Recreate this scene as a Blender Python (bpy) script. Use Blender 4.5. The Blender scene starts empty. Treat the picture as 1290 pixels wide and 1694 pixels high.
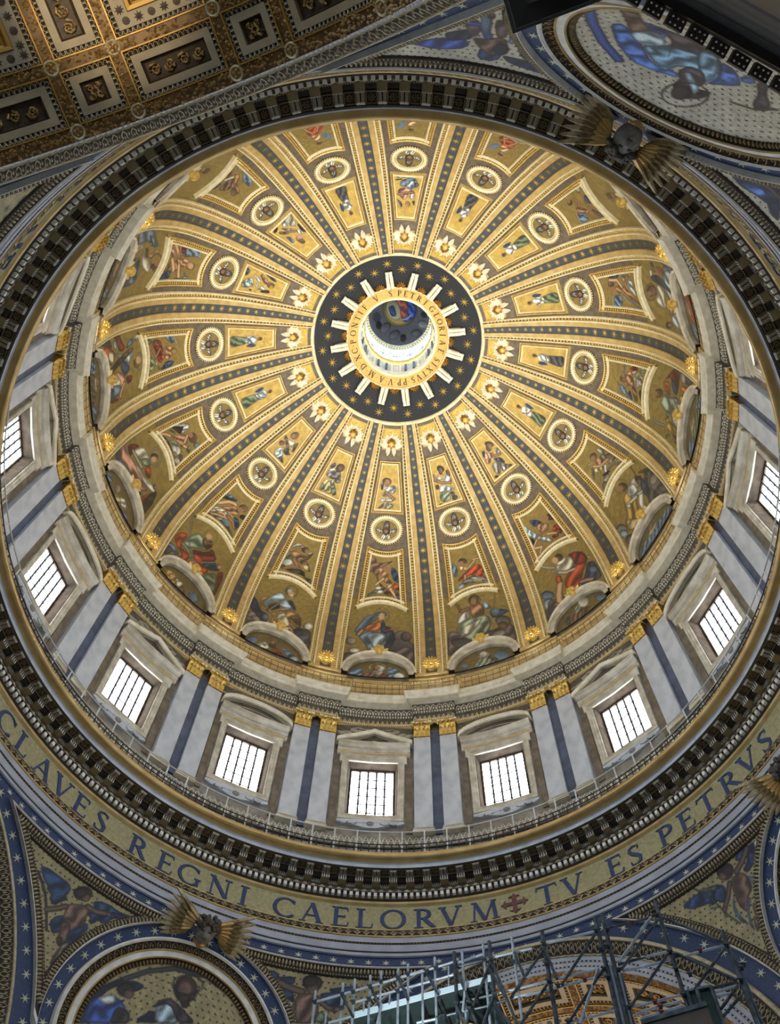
import bpy, bmesh, math, random
import numpy as np
from mathutils import Vector, Matrix

# ------------------------------------------------------------------ camera, world, light, exposure
S = bpy.context.scene
COL = S.collection
PI = math.pi
def rad(a): return a * PI / 180
CAM_POS = Vector((7.490, -18.873, 1.712))
YAW, PITCH, ROLL = -0.377178, 1.213112, 0.046119
fw = Vector((math.sin(YAW)*math.cos(PITCH), math.cos(YAW)*math.cos(PITCH), math.sin(PITCH)))
rt0 = Vector((math.cos(YAW), -math.sin(YAW), 0)); up0 = rt0.cross(fw)
rt = math.cos(ROLL)*rt0 + math.sin(ROLL)*up0; up = -math.sin(ROLL)*rt0 + math.cos(ROLL)*up0
cd = bpy.data.cameras.new('camera'); cam = bpy.data.objects.new('camera', cd); COL.objects.link(cam)
cam.matrix_world = Matrix(((rt.x, up.x, -fw.x, CAM_POS.x), (rt.y, up.y, -fw.y, CAM_POS.y), (rt.z, up.z, -fw.z, CAM_POS.z), (0, 0, 0, 1)))
cd.sensor_fit = 'VERTICAL'; cd.sensor_height = 36; cd.lens = 1756.84/1694*36; cd.clip_end = 500
S.camera = cam
W = bpy.data.worlds.new('world'); S.world = W; W.use_nodes = True
WB = W.node_tree.nodes['Background']; WB.inputs[0].default_value = (0.70, 0.84, 1.0, 1); WB.inputs[1].default_value = 1.5
S.view_settings.view_transform = 'Standard'; S.view_settings.look = 'None'
S.view_settings.gamma = 1; S.view_settings.use_curve_mapping = False
S.view_settings.exposure = 0.5
try:
    S.cycles.use_denoising = True; S.cycles.max_bounces = 6; S.cycles.diffuse_bounces = 4; S.cycles.glossy_bounces = 3
    S.cycles.sample_clamp_indirect = 6
except Exception: pass
WINDOW_GLOW = 15.0
FLOOD = 270
def lamp(name, kind, loc, aim, energy, col, size=1.0, size_y=None, angle=None):
    d = bpy.data.lights.new(name, kind); d.energy = energy; d.color = col
    if kind == 'AREA':
        d.size = size
        if size_y: d.shape = 'RECTANGLE'; d.size_y = size_y
    if kind == 'SPOT': d.spot_size = angle or 1.2; d.spot_blend = 0.8; d.shadow_soft_size = size
    if kind == 'POINT': d.shadow_soft_size = size
    o = bpy.data.objects.new(name, d); COL.objects.link(o); o.location = loc
    v = Vector(aim) - Vector(loc); o.rotation_euler = v.to_track_quat('-Z', 'Y').to_euler()
    return o
# floodlights that stand on top of the drum's cornice, behind its edge, and light the vault across the opening
for k in range(16):
    a = rad(k*22.5 + 11.25); r = 21.75
    lamp('floodlight', 'AREA', (r*math.sin(a), r*math.cos(a), 74.15), (1*math.sin(a), 1*math.cos(a), 101.5), FLOOD, (1.0, 0.97, 0.88), 1.2, 0.4).data.spread = rad(96)
# lamps of the nave that light its vault
lamp('nave_lamp', 'SPOT', (-1.6, -26.9, 37.0), (-1.6, -26.6, 44), 1300, (1.0, 0.85, 0.6), 0.4, None, 1.1)
lamp('apse_lamp', 'AREA', (0.5, 29, 30), (0.5, 27, 44), 900, (1.0, 0.78, 0.5), 3.0)

# a work lamp that stands on a lower scaffold deck and lights the toe boards
lamp('site_lamp', 'SPOT', (1.2, -1.6, 18.6), (1.2, 1.2, 22.6), 700, (0.86, 0.97, 1.0), 0.2, None, 1.5)

# ------------------------------------------------------------------ materials
def lin(c):
    c = np.asarray(c, float)/255.0
    return np.where(c <= .04045, c/12.92, ((c+.055)/1.055)**2.4)
def mat(name, rgb, rough=.6, metal=0., rgb2=None, scale=3., detail=4., bump=0., lo=.35, hi=.65, bscale=None, emit=0., kind='noise', stretch=None, spec=None):
    m = bpy.data.materials.new(name); m.use_nodes = True
    nt = m.node_tree; b = nt.nodes['Principled BSDF']
    c1 = (*lin(rgb), 1); b.inputs['Base Color'].default_value = c1
    b.inputs['Roughness'].default_value = rough; b.inputs['Metallic'].default_value = metal
    if spec is not None: b.inputs['Specular IOR Level'].default_value = spec
    tc = nt.nodes.new('ShaderNodeTexCoord'); src = tc.outputs['Object']
    if stretch:
        mp = nt.nodes.new('ShaderNodeMapping'); mp.inputs['Scale'].default_value = stretch
        nt.links.new(src, mp.inputs['Vector']); src = mp.outputs['Vector']
    if rgb2 is not None:
        if kind == 'voronoi':
            n = nt.nodes.new('ShaderNodeTexVoronoi'); n.inputs['Scale'].default_value = scale; out = n.outputs['Distance']
        else:
            n = nt.nodes.new('ShaderNodeTexNoise'); n.inputs['Scale'].default_value = scale; n.inputs['Detail'].default_value = detail; out = n.outputs[0]
        nt.links.new(src, n.inputs['Vector'])
        r = nt.nodes.new('ShaderNodeValToRGB'); r.color_ramp.elements[0].position = lo; r.color_ramp.elements[1].position = hi
        r.color_ramp.elements[0].color = c1; r.color_ramp.elements[1].color = (*lin(rgb2), 1)
        nt.links.new(out, r.inputs[0]); nt.links.new(r.outputs[0], b.inputs['Base Color'])
    if bump:
        n2 = nt.nodes.new('ShaderNodeTexNoise'); n2.inputs['Scale'].default_value = bscale or scale*3; n2.inputs['Detail'].default_value = 3
        nt.links.new(src, n2.inputs['Vector'])
        bp = nt.nodes.new('ShaderNodeBump'); bp.inputs['Strength'].default_value = bump; bp.inputs['Distance'].default_value = .05
        nt.links.new(n2.outputs[0], bp.inputs['Height']); nt.links.new(bp.outputs[0], b.inputs['Normal'])
    if emit:
        b.inputs['Emission Color'].default_value = c1; b.inputs['Emission Strength'].default_value = emit
    return m
MT = {}
def mk(k, *a, **kw): MT[k] = mat(k, *a, **kw)
mk('gold_leaf', (212, 176, 98), .38, .3, (236, 208, 130), 2.2, bump=.15)
mk('gold_bright', (226, 186, 88), .3, .4, (246, 214, 126), 5)
mk('gold_ring', (208, 168, 92), .75, 0, (222, 186, 108), 4)
mk('gold_red', (112, 72, 26), .4, .4, (184, 134, 56), 6)
mk('gold_band', (192, 160, 98), .5, .12, (216, 188, 126), 1.4)
mk('cream_gold', (252, 244, 210), .45, 0, (238, 220, 164), 2)
mk('cream', (244, 237, 214), .55, 0, (222, 212, 182), 2)
mk('brown_ground', (102, 91, 78), .75, 0, (124, 111, 94), 2.5, bump=.2)
mk('brown_channel', (84, 66, 40), .6, 0, (116, 92, 54), 4)
mk('blue_mosaic', (64, 72, 80), .6, 0, (96, 106, 110), 14, lo=.45, hi=.75)
mk('night_mosaic', (16, 20, 26), .6, 0, (40, 47, 54), 16, lo=.5, hi=.8)
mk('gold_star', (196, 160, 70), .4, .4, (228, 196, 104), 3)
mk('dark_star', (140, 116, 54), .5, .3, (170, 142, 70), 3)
mk('gold_mosaic', (176, 142, 48), .4, .35, (232, 200, 96), 9, lo=.4, hi=.62, bump=.2, bscale=20)
mk('marble_pale', (204, 209, 214), .4, 0, (170, 178, 187), 1.1, 9, lo=.42, hi=.72, stretch=(1, 1, .6))
mk('marble_blue', (52, 68, 96), .4, 0, (76, 96, 126), 1.2)
mk('marble_grey', (150, 146, 136), .4, 0, (112, 106, 98), 1.2, 5)
mk('marble_brown', (92, 82, 72), .4, 0, (128, 118, 104), 1.5, 6)
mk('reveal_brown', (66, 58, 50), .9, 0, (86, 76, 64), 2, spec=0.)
mk('travertine', (220, 213, 194), .6, 0, (176, 166, 142), 1.1, 5, bump=.1)
mk('stucco_grey', (150, 144, 126), .7, 0, (186, 180, 158), 3)
mk('stucco_dark', (84, 78, 66), .75, 0, (112, 104, 88), 3)
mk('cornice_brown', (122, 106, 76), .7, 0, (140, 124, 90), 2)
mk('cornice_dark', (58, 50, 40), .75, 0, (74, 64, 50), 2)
mk('cornice_bar', (150, 140, 118), .7, 0, (128, 118, 98), 2)
mk('white_stucco', (238, 235, 226), .6, 0, (216, 212, 200), 2)
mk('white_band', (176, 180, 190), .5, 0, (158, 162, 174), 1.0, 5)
mk('frieze_gold', (182, 174, 132), .5, .05, (154, 146, 106), 5, 6, lo=.3, hi=.7, bump=.15, bscale=12)
mk('letter_blue', (38, 58, 98), .6, 0, (52, 72, 110), 5)
mk('letter_black', (30, 24, 16), .6)
mk('cross_red', (96, 62, 58), .6, 0, (116, 76, 66), 4)
mk('star_blue', (32, 52, 90), .55, 0, (48, 68, 106), 8, lo=.4, hi=.7)
mk('star_white', (206, 206, 178), .5, .1)
mk('ornament_gold', (150, 128, 84), .5, .25, (112, 92, 56), 5)
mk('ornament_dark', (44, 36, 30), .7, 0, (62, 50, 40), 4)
mk('vault_gold', (112, 80, 34), .5, .3, (76, 52, 22), 4)
mk('vault_dark', (72, 52, 28), .6, .15, (50, 36, 20), 5)
mk('vault_line', (168, 126, 52), .45, .4)
mk('vault_frame', (156, 138, 106), .6, 0, (142, 124, 94), 1.5)
mk('vault_flower', (172, 138, 80), .45, .25, (120, 90, 46), 6)
mk('egg_cream', (200, 186, 150), .5, .05, (166, 150, 112), 4)
mk('iron', (44, 48, 52), .45, .5)
mk('rail_white', (206, 208, 204), .5)
mk('bronze_gold', (204, 174, 114), .32, .45, (182, 150, 92), 1)
mk('cherub_grey', (150, 146, 140), .5, 0, (116, 112, 108), 5)
mk('hair_dark', (78, 70, 60), .6, .1)
mk('floor_marble', (150, 142, 130), .3, 0, (110, 104, 98), .4)
mk('pier_marble', (60, 54, 46), .5, 0, (48, 43, 37), .5)
mk('pier_dark', (38, 33, 28), .6, 0, (30, 26, 22), 1)
mk('window_glass', (238, 244, 255), .3, emit=WINDOW_GLOW)
mk('lantern_glass', (196, 218, 246), .3, emit=4.0)
mk('window_bar', (70, 72, 76), .6)
mk('steel', (186, 196, 204), .4, .4, (150, 158, 166), 4)
mk('steel_dark', (84, 94, 100), .45, .5, (48, 54, 60), 5)
mk('clamp', (58, 66, 70), .5, .4)
mk('clamp_red', (120, 40, 36), .5)
mk('deck_board', (226, 242, 246), .5, 0, (206, 226, 232), 1)
mk('net_green', (34, 50, 48), .8, 0, (46, 62, 58), 3)
mk('board_brown', (96, 86, 76), .8, 0, (84, 74, 66), 2)
mk('gilt_statue', (238, 214, 130), .4, .3, (214, 180, 90), 6)
mk('lantern_white', (222, 218, 206), .5, 0, (200, 194, 178), 2)
def art_mat():
    m = bpy.data.materials.new('glass_mosaic'); m.use_nodes = True; nt = m.node_tree; b = nt.nodes['Principled BSDF']
    a = nt.nodes.new('ShaderNodeAttribute'); a.attribute_name = 'Col'
    n = nt.nodes.new('ShaderNodeTexNoise'); n.inputs['Scale'].default_value = 16; n.inputs['Detail'].default_value = 2
    tc = nt.nodes.new('ShaderNodeTexCoord'); nt.links.new(tc.outputs['Object'], n.inputs['Vector'])
    r = nt.nodes.new('ShaderNodeMapRange'); r.inputs[1].default_value = .3; r.inputs[2].default_value = .7; r.inputs[3].default_value = .78; r.inputs[4].default_value = 1.22
    nt.links.new(n.outputs[0], r.inputs[0])
    v = nt.nodes.new('ShaderNodeVectorMath'); v.operation = 'SCALE'; nt.links.new(a.outputs['Color'], v.inputs[0]); nt.links.new(r.outputs[0], v.inputs['Scale'])
    nt.links.new(v.outputs[0], b.inputs['Base Color']); b.inputs['Roughness'].default_value = .5
    return m
MT['mosaic'] = art_mat()

# ------------------------------------------------------------------ mesh helpers
class MB:
    def __init__(s): s.v = []; s.f = []
    def add(s, pts): i = len(s.v); s.v.extend([tuple(p) for p in pts]); return i
    def face(s, pts): i = s.add(pts); s.f.append(tuple(range(i, i+len(pts)))); return s
    def grid(s, rows, cu=False, cv=False):
        rows = [list(r) for r in rows]; nr, nc = len(rows), len(rows[0]); i = len(s.v)
        for r in rows: s.v.extend([tuple(p) for p in r])
        for a in range(nr if cv else nr-1):
            b = (a+1) % nr
            for c in range(nc if cu else nc-1):
                d = (c+1) % nc
                s.f.append((i+a*nc+c, i+a*nc+d, i+b*nc+d, i+b*nc+c))
        return s
    def prism(s, top, bot, cap=True):
        n = len(top); i = s.add(top); j = s.add(bot)
        s.f.append(tuple(range(i, i+n)))
        if cap: s.f.append(tuple(range(j+n-1, j-1, -1)))
        for k in range(n): s.f.append((i+k, j+k, j+(k+1) % n, i+(k+1) % n))
        return s
    def tube(s, p0, p1, r, n=6, r1=None):
        p0 = Vector(p0); p1 = Vector(p1); t = (p1-p0)
        if t.length < 1e-6: return s
        t.normalize(); a = t.orthogonal().normalized(); b = t.cross(a); r1 = r if r1 is None else r1
        A = [p0 + r*(math.cos(2*PI*k/n)*a + math.sin(2*PI*k/n)*b) for k in range(n)]
        B = [p1 + r1*(math.cos(2*PI*k/n)*a + math.sin(2*PI*k/n)*b) for k in range(n)]
        return s.prism(A, B)
    def ball(s, c, X, Y, Z, n=8, m=5, half=False):
        # ellipsoid with half axes X, Y, Z (vectors); half: only the Z>0 side
        c = Vector(c); rows = []
        lo = 0 if half else -PI/2
        for i in range(m+1):
            t = lo + (PI/2-lo)*i/m
            rows.append([c + math.cos(t)*(math.cos(2*PI*k/n)*X + math.sin(2*PI*k/n)*Y) + math.sin(t)*Z for k in range(n)])
        return s.grid(rows, cu=True)
    def box(s, c, X, Y, Z):
        c = Vector(c)
        return s.prism([c+X+Y+Z, c-X+Y+Z, c-X-Y+Z, c+X-Y+Z], [c+X+Y-Z, c-X+Y-Z, c-X-Y-Z, c+X-Y-Z])
    def spline(s, pts, r, n=5, flat=None):
        pts = [Vector(p) for p in pts]; rows = []
        for i, p in enumerate(pts):
            t = (pts[min(i+1, len(pts)-1)] - pts[max(i-1, 0)]).normalized(); a = t.orthogonal().normalized()
            if flat is not None: a = t.cross(flat).normalized()
            b = t.cross(a); q = r[i] if hasattr(r, '__len__') else r
            rows.append([p + q*(math.cos(2*PI*k/n)*a + math.sin(2*PI*k/n)*b) for k in range(n)])
        return s.grid(rows, cu=True)
    def mesh(s, name, m, smooth=False):
        me = bpy.data.meshes.new(name); me.from_pydata(s.v, [], s.f)
        if smooth: me.polygons.foreach_set('use_smooth', [True]*len(me.polygons))
        if m: me.materials.append(MT[m])
        return me
    def build(s, name, m, parent=None, smooth=False, **kw): return link(name, s.mesh(name, m, smooth), parent, **kw)
def link(name, data, parent=None, rz=None, label=None, cat=None, group=None, kind=None, loc=None):
    o = bpy.data.objects.new(name, data); COL.objects.link(o)
    if parent: o.parent = parent; KIDS.setdefault(parent.name, []).append(o)
    if rz is not None: o.rotation_euler = (0, 0, -rad(rz))
    if loc is not None: o.location = loc
    tag(o, label, cat, group, kind); return o
def tag(o, label=None, cat=None, group=None, kind=None):
    if label: o['label'] = label
    if cat: o['category'] = cat
    if group: o['group'] = group
    if kind: o['kind'] = kind
def thing(name, label, cat, group=None, rz=None, loc=None, kind=None): return link(name, None, None, rz, label, cat, group, kind, loc)
def copy_tree(o, rz=None, parent=None, label=None):
    c = o.copy(); COL.objects.link(c)
    if parent: c.parent = parent; KIDS.setdefault(parent.name, []).append(c)
    if rz is not None: c.rotation_euler = (0, 0, -rad(rz))
    if label: c['label'] = label
    for ch in list(KIDS.get(o.name, [])): copy_tree(ch, None, c)
    return c
KIDS = {}
def P(az, R, z): a = rad(az); return Vector((R*math.sin(a), R*math.cos(a), z))
def ring(prof, n=192, a0=0, a1=360):
    m = MB(); full = abs(a1-a0-360) < 1e-6
    m.grid([[P(a0+(a1-a0)*i/n, R, z) for (R, z) in prof] for i in range(n if full else n+1)], cv=full); return m
def arcprof(cR, cz, r, t0, t1, n): return [(cR+r*math.cos(rad(t0+(t1-t0)*i/n)), cz+r*math.sin(rad(t0+(t1-t0)*i/n))) for i in range(n+1)]
def sweep(path, nrm, prof, closed=False, mb=None):
    m = mb or MB(); n = len(path); path = [Vector(p) for p in path]; rows = []
    for i in range(n):
        a = path[(i-1) % n] if (closed or i > 0) else None; b = path[(i+1) % n] if (closed or i < n-1) else None
        t0 = (path[i]-a).normalized() if a is not None else None; t1 = (b-path[i]).normalized() if b is not None else None
        if t0 is None: t0 = t1
        if t1 is None: t1 = t0
        N = Vector(nrm[i]); l0 = N.cross(t0).normalized(); l1 = N.cross(t1).normalized(); l = (l0+l1)
        if l.length < .2: l = l0
        l.normalize(); l = l / max(.35, l.dot(l0))
        rows.append([path[i] + w*l + h*N for (w, h) in prof])
    return m.grid(rows, cv=closed)
def starpoly(n, r0, r1, rot=0): return [((r0 if i % 2 == 0 else r1)*math.sin(rot+PI*i/n), (r0 if i % 2 == 0 else r1)*math.cos(rot+PI*i/n)) for i in range(2*n)]
def star(m, c, X, Y, N, n, r0, r1, th, rot=0):
    # a faceted star: raised centre, points lying on the ground
    c = Vector(c); i = m.add([c + N*th] + [c + x*X + y*Y + N*.01 for x, y in starpoly(n, r0, r1, rot)])
    for k in range(2*n): m.f.append((i, i+1+k, i+1+(k+1) % (2*n)))
    return m

# ------------------------------------------------------------------ how the places are named in the labels
NB = 16
def norm(k): return ((k+8) % 16)-8
# what one sees at the foot of each of the sixteen fields of the vault (0 = field on the axis, counted to the right)
WHO = {-1: 'the blue-veiled woman', 0: 'the man in white drapery', 1: 'the half-naked kneeling man',
       2: 'the two ochre-robed figures', 3: 'the green-and-orange robed man', 4: 'the pale-blue robed man',
       -2: 'the white-haired reader', -3: 'the red-robed swordsman', -4: 'the pink-cloaked man',
       -5: 'the man with the slanted cross', -6: 'the blue-grey draped man', -7: 'the faded green-robed man',
       5: 'the dim brown figures', 6: 'the field right of topmost', 7: 'the topmost field', -8: 'the field left of topmost'}
def pair(k): return WHO[norm(k)], WHO[norm(k+1)]

# ------------------------------------------------------------------ the setting
def struct(name, mb, m, parent=None, label=None, smooth=False): return mb.build(name, m, parent, smooth, label=label, kind='structure')
fl = MB(); fl.prism([(-60, -60, 0), (60, -60, 0), (60, 60, 0), (-60, 60, 0)], [(-60, -60, -.3), (60, -60, -.3), (60, 60, -.3), (-60, 60, -.3)])
struct('floor', fl, 'floor_marble', label='grey marble floor far below the dome')

# ---- profile of the dome vault: arc length s from the springing line at z = 77
PRO = [(22.5, 77), (22.5, 79.5), (22.42, 83), (22.0, 86), (21.25, 88.8), (20.4, 91.0), (19.3, 93.0), (18.0, 95.0), (16.5, 96.8), (15.0, 98.25), (13.5, 99.45), (11.8, 100.7), (10.0, 101.85), (8.1, 102.85)]
def catmull(Pn, n=24):
    Pn = np.array(Pn, float); out = []
    for i in range(len(Pn)-1):
        p0, p1, p2, p3 = Pn[max(i-1, 0)], Pn[i], Pn[i+1], Pn[min(i+2, len(Pn)-1)]
        for t in np.arange(n)/n: out.append(.5*((2*p1)+(-p0+p2)*t+(2*p0-5*p1+4*p2-p3)*t*t+(-p0+3*p1-3*p2+p3)*t**3))
    out.append(Pn[-1]); return np.array(out)
PD = catmull(PRO); PS = np.concatenate([[0], np.cumsum(np.hypot(*np.diff(PD, axis=0).T))]); STOP = PS[-1]
TG = np.gradient(PD, axis=0); TG /= np.hypot(TG[:, 0], TG[:, 1])[:, None]
def dm(u, s, h=0.):
    R = np.interp(s, PS, PD[:, 0]); z = np.interp(s, PS, PD[:, 1]); tr = np.interp(s, PS, TG[:, 0]); tz = np.interp(s, PS, TG[:, 1])
    return P(u, R - h*tz, z + h*tr)
def dn(u, s):
    tr = np.interp(s, PS, TG[:, 0]); tz = np.interp(s, PS, TG[:, 1]); a = rad(u)
    return Vector((-tz*math.sin(a), -tz*math.cos(a), tr)).normalized()
def RS(s): return float(np.interp(s, PS, PD[:, 0]))
def frame_at(u, s):
    N = dn(u, s); X = Vector((math.cos(rad(u)), -math.sin(rad(u)), 0)); return X, N.cross(X)*-1 if N.cross(X).z < 0 else N.cross(X), N
m = MB(); sh = [(float(PD[i, 0]), float(PD[i, 1])) for i in range(0, len(PD), 6)]
if sh[-1][1] < 102.85: sh.append((8.1, 102.85))
m = ring(sh, 192)
ceiling = struct('ceiling', m, 'brown_ground', label='inner shell of the dome, brown mosaic ground between the ribs', smooth=True)

# ---- drum wall with sixteen window openings
RW = 23.05
OPU, OPZ0, OPZ1 = 4.25, 60.25, 66.45
m = MB()
for k in range(NB):
    c = k*22.5
    us = [c-11.25, c-OPU, c+OPU, c+11.25]; zs = [52.9, OPZ0, OPZ1, 77.05]
    for i in range(3):
        for j in range(3):
            if i == 1 and j == 1: continue
            n = 4
            m.grid([[P(us[i]+(us[i+1]-us[i])*t/n, RW, zs[j]), P(us[i]+(us[i+1]-us[i])*t/n, RW, zs[j+1])] for t in range(n+1)])
wall = struct('wall_drum', m, 'marble_grey', label='grey marble wall of the drum between pilasters and windows')
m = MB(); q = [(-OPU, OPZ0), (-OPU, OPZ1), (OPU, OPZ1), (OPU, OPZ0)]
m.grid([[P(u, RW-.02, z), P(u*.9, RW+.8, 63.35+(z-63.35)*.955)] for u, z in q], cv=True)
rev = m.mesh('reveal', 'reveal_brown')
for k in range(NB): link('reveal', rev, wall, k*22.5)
# outer masonry that closes the drum to the sky
m = MB()
for k in range(NB):
    c = k*22.5; us = [c-11.25, c-4.0, c+4.0, c+11.25]; zs = [45.5, 60.0, 66.7, 77.5]
    for i in range(3):
        for j in range(3):
            if i == 1 and j == 1: continue
            m.grid([[P(us[i]+(us[i+1]-us[i])*t/3, 24.6, zs[j]), P(us[i]+(us[i+1]-us[i])*t/3, 24.6, zs[j+1])] for t in range(4)])
    for i in range(4):
        pass
m.grid([[P(i*7.5, 23.0, 77.5), P(i*7.5, 24.6, 77.5)] for i in range(49)])
struct('wall_outer', m, 'travertine', label='outer masonry of the drum behind the marble wall')

# ---- main cornice (trim_1) with its parts
T1 = thing('trim_1', 'heavy bracketed cornice ring with gilded lip under the gallery', None, kind='structure')
def part(name, mb, m, parent, smooth=False, rz=None, label=None, kind=None): return link(name, mb.mesh(name, m, smooth), parent, rz, label, None, None, kind)
part('gallery_floor', ring([(RW, 53.25), (20.65, 53.25), (20.65, 53.0)]), 'travertine', T1)
part('gilded_lip', ring([(20.66, 53.22), (20.5, 53.22), (20.48, 53.1)]+arcprof(20.34, 52.82, .25, 90, 270, 10)+[(20.5, 52.56), (20.56, 52.56)]), 'bronze_gold', T1, True, label='gilded rounded lip')
part('lip_fillet', ring([(20.62, 53.3), (20.44, 53.3), (20.44, 53.2), (20.6, 53.2)]), 'white_stucco', T1)
part('corona', ring([(20.56, 52.56), (20.62, 52.5), (20.62, 52.2)]), 'marble_pale', T1)
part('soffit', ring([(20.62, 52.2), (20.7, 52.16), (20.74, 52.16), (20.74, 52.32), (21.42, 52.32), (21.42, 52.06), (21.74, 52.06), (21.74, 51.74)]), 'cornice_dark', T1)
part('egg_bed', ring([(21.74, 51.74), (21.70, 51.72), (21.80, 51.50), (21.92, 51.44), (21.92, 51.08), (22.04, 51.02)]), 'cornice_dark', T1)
part('gilded_fillet', ring([(22.04, 51.02), (22.0, 50.98), (22.06, 50.88), (22.14, 50.84), (22.2, 50.80)]), 'gold_band', T1)
NM = 136; da = 360/NM
def rb(u0, u1, R0, R1, z0, z1, m=None):
    m = m or MB(); q = lambda u, R, z: P(u, R, z)
    return m.prism([q(u0, R0, z0), q(u1, R0, z0), q(u1, R1, z0), q(u0, R1, z0)], [q(u0, R0, z1), q(u1, R0, z1), q(u1, R1, z1), q(u0, R1, z1)])
bm = MB(); rb(-.62, .62, 21.30, 21.74, 51.80, 52.3, bm)
blk = bm.mesh('block', 'cornice_brown')
bm = MB(); rb(-.6, .6, 21.27, 21.30, 51.84, 52.27, bm)
face_ = bm.mesh('block_face', 'white_stucco')
bm = MB()
for q in (-.36, 0, .36): rb(q-.09, q+.09, 21.262, 21.28, 51.84, 52.12, bm)
slots = bm.mesh('slot', 'cornice_dark')
bm = MB()
rb(-.72, .72, 21.70, 21.74, 51.76, 51.86, bm)
for q in (-.6, -.3, 0, .3, .6): rb(q-.07, q+.07, 21.64, 21.70, 51.76, 52.0, bm)
dentbar = bm.mesh('slotted_panel', 'stucco_grey')
bm = MB(); rb(-.5, -.08, 20.84, 21.32, 52.14, 52.32, bm); rb(.08, .5, 20.84, 21.32, 52.14, 52.32, bm)
modi = bm.mesh('modillion', 'cornice_bar')
bm = MB()
for q in (-.27, .27):
    bm.tube(P(q-.24, 20.82, 52.18), P(q+.24, 20.82, 52.18), .07, 6)
rb(-.58, .58, 20.76, 20.84, 52.22, 52.3, bm)
scroll = bm.mesh('scroll', 'white_stucco')
bm = MB()
for i in range(4):
    a = PI/2*i; X = Vector((math.cos(a), math.sin(a), 0)); Y = Vector((-math.sin(a), math.cos(a), 0)); bm.box(Vector((0, 21.06, 52.28))+X*.25, Y*.28, X*.03, Vector((0, 0, .05)))
for i in range(8):
    a = PI/4*i; bm.ball((.13*math.cos(a), 21.06+.13*math.sin(a), 52.3), Vector((.065*math.cos(a), .065*math.sin(a), 0)), Vector((-.04*math.sin(a), .04*math.cos(a), 0)), Vector((0, 0, -.06)), 6, 3, True)
bm.ball((0, 21.06, 52.3), Vector((.05, 0, 0)), Vector((0, .05, 0)), Vector((0, 0, -.08)), 6, 3, True)
ros = bm.mesh('rosette', 'cornice_brown')
for i in range(NM):
    a = i*da + .1
    o = link('block', blk, T1, a); link('block_face', face_, o); link('slot', slots, o)
    o2 = link('modillion', modi, T1, a); link('scroll', scroll, o2)
    link('rosette', ros, T1, a+da/2); link('slotted_panel', dentbar, T1, a+da/2)
ND = 392; dd = 360/ND
dm_ = rb(-.24, .24, 21.74, 21.93, 51.12, 51.42).mesh('dentil', 'white_stucco')
order = sorted(range(ND), key=lambda i: abs(((i*dd+20+180) % 360)-180))
for i in order[:300]: link('dentil', dm_, T1, i*dd)
bm = MB()
for i in order[300:]: rb(i*dd-.24, i*dd+.24, 21.74, 21.93, 51.12, 51.42, bm)
part('dentil_row', bm, 'white_stucco', T1, kind='stuff')
def egg_row(R, z, n, w, hgt, dep, tilt=0., a0=0, a1=360, shells=True):
    # eggs and the shells round them along a ring
    A = MB(); B = MB()
    for i in range(n):
        a = a0+(a1-a0)*(i+.5)/n; N = -P(a, 1, 0); X = Vector((math.cos(rad(a)), -math.sin(rad(a)), 0)); Z = Vector((0, 0, 1))
        Zt = (Z*math.cos(tilt)+N*math.sin(tilt)); Nt = (N*math.cos(tilt)-Z*math.sin(tilt))
        A.ball(P(a, R, z), X*w*.3, Zt*hgt*.42, Nt*dep, 6, 3, True)
        if shells:
            pts = [P(a, R, z)+X*w*.42*math.cos(t)+Zt*hgt*.5*math.sin(t) + Nt*.02 for t in np.linspace(-PI*1.05, .05*PI, 6)]
            B.spline(pts, w*.06, 3)
    return A, B
A, B = egg_row(21.78, 51.58, 276, .49, .26, .09, -.4)
part('egg_moulding', A, 'egg_cream', T1, kind='stuff'); part('egg_shell_moulding', B, 'egg_cream', T1, kind='stuff')

# ---- frieze with the inscription (trim_2)
T2 = link('trim_2', ring([(22.2, 50.82), (22.22, 50.8), (22.22, 48.92), (22.2, 48.9)]).mesh('trim_2', 'frieze_gold'), None, label='gold mosaic frieze ring with tall blue inscription', kind='structure')
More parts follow.
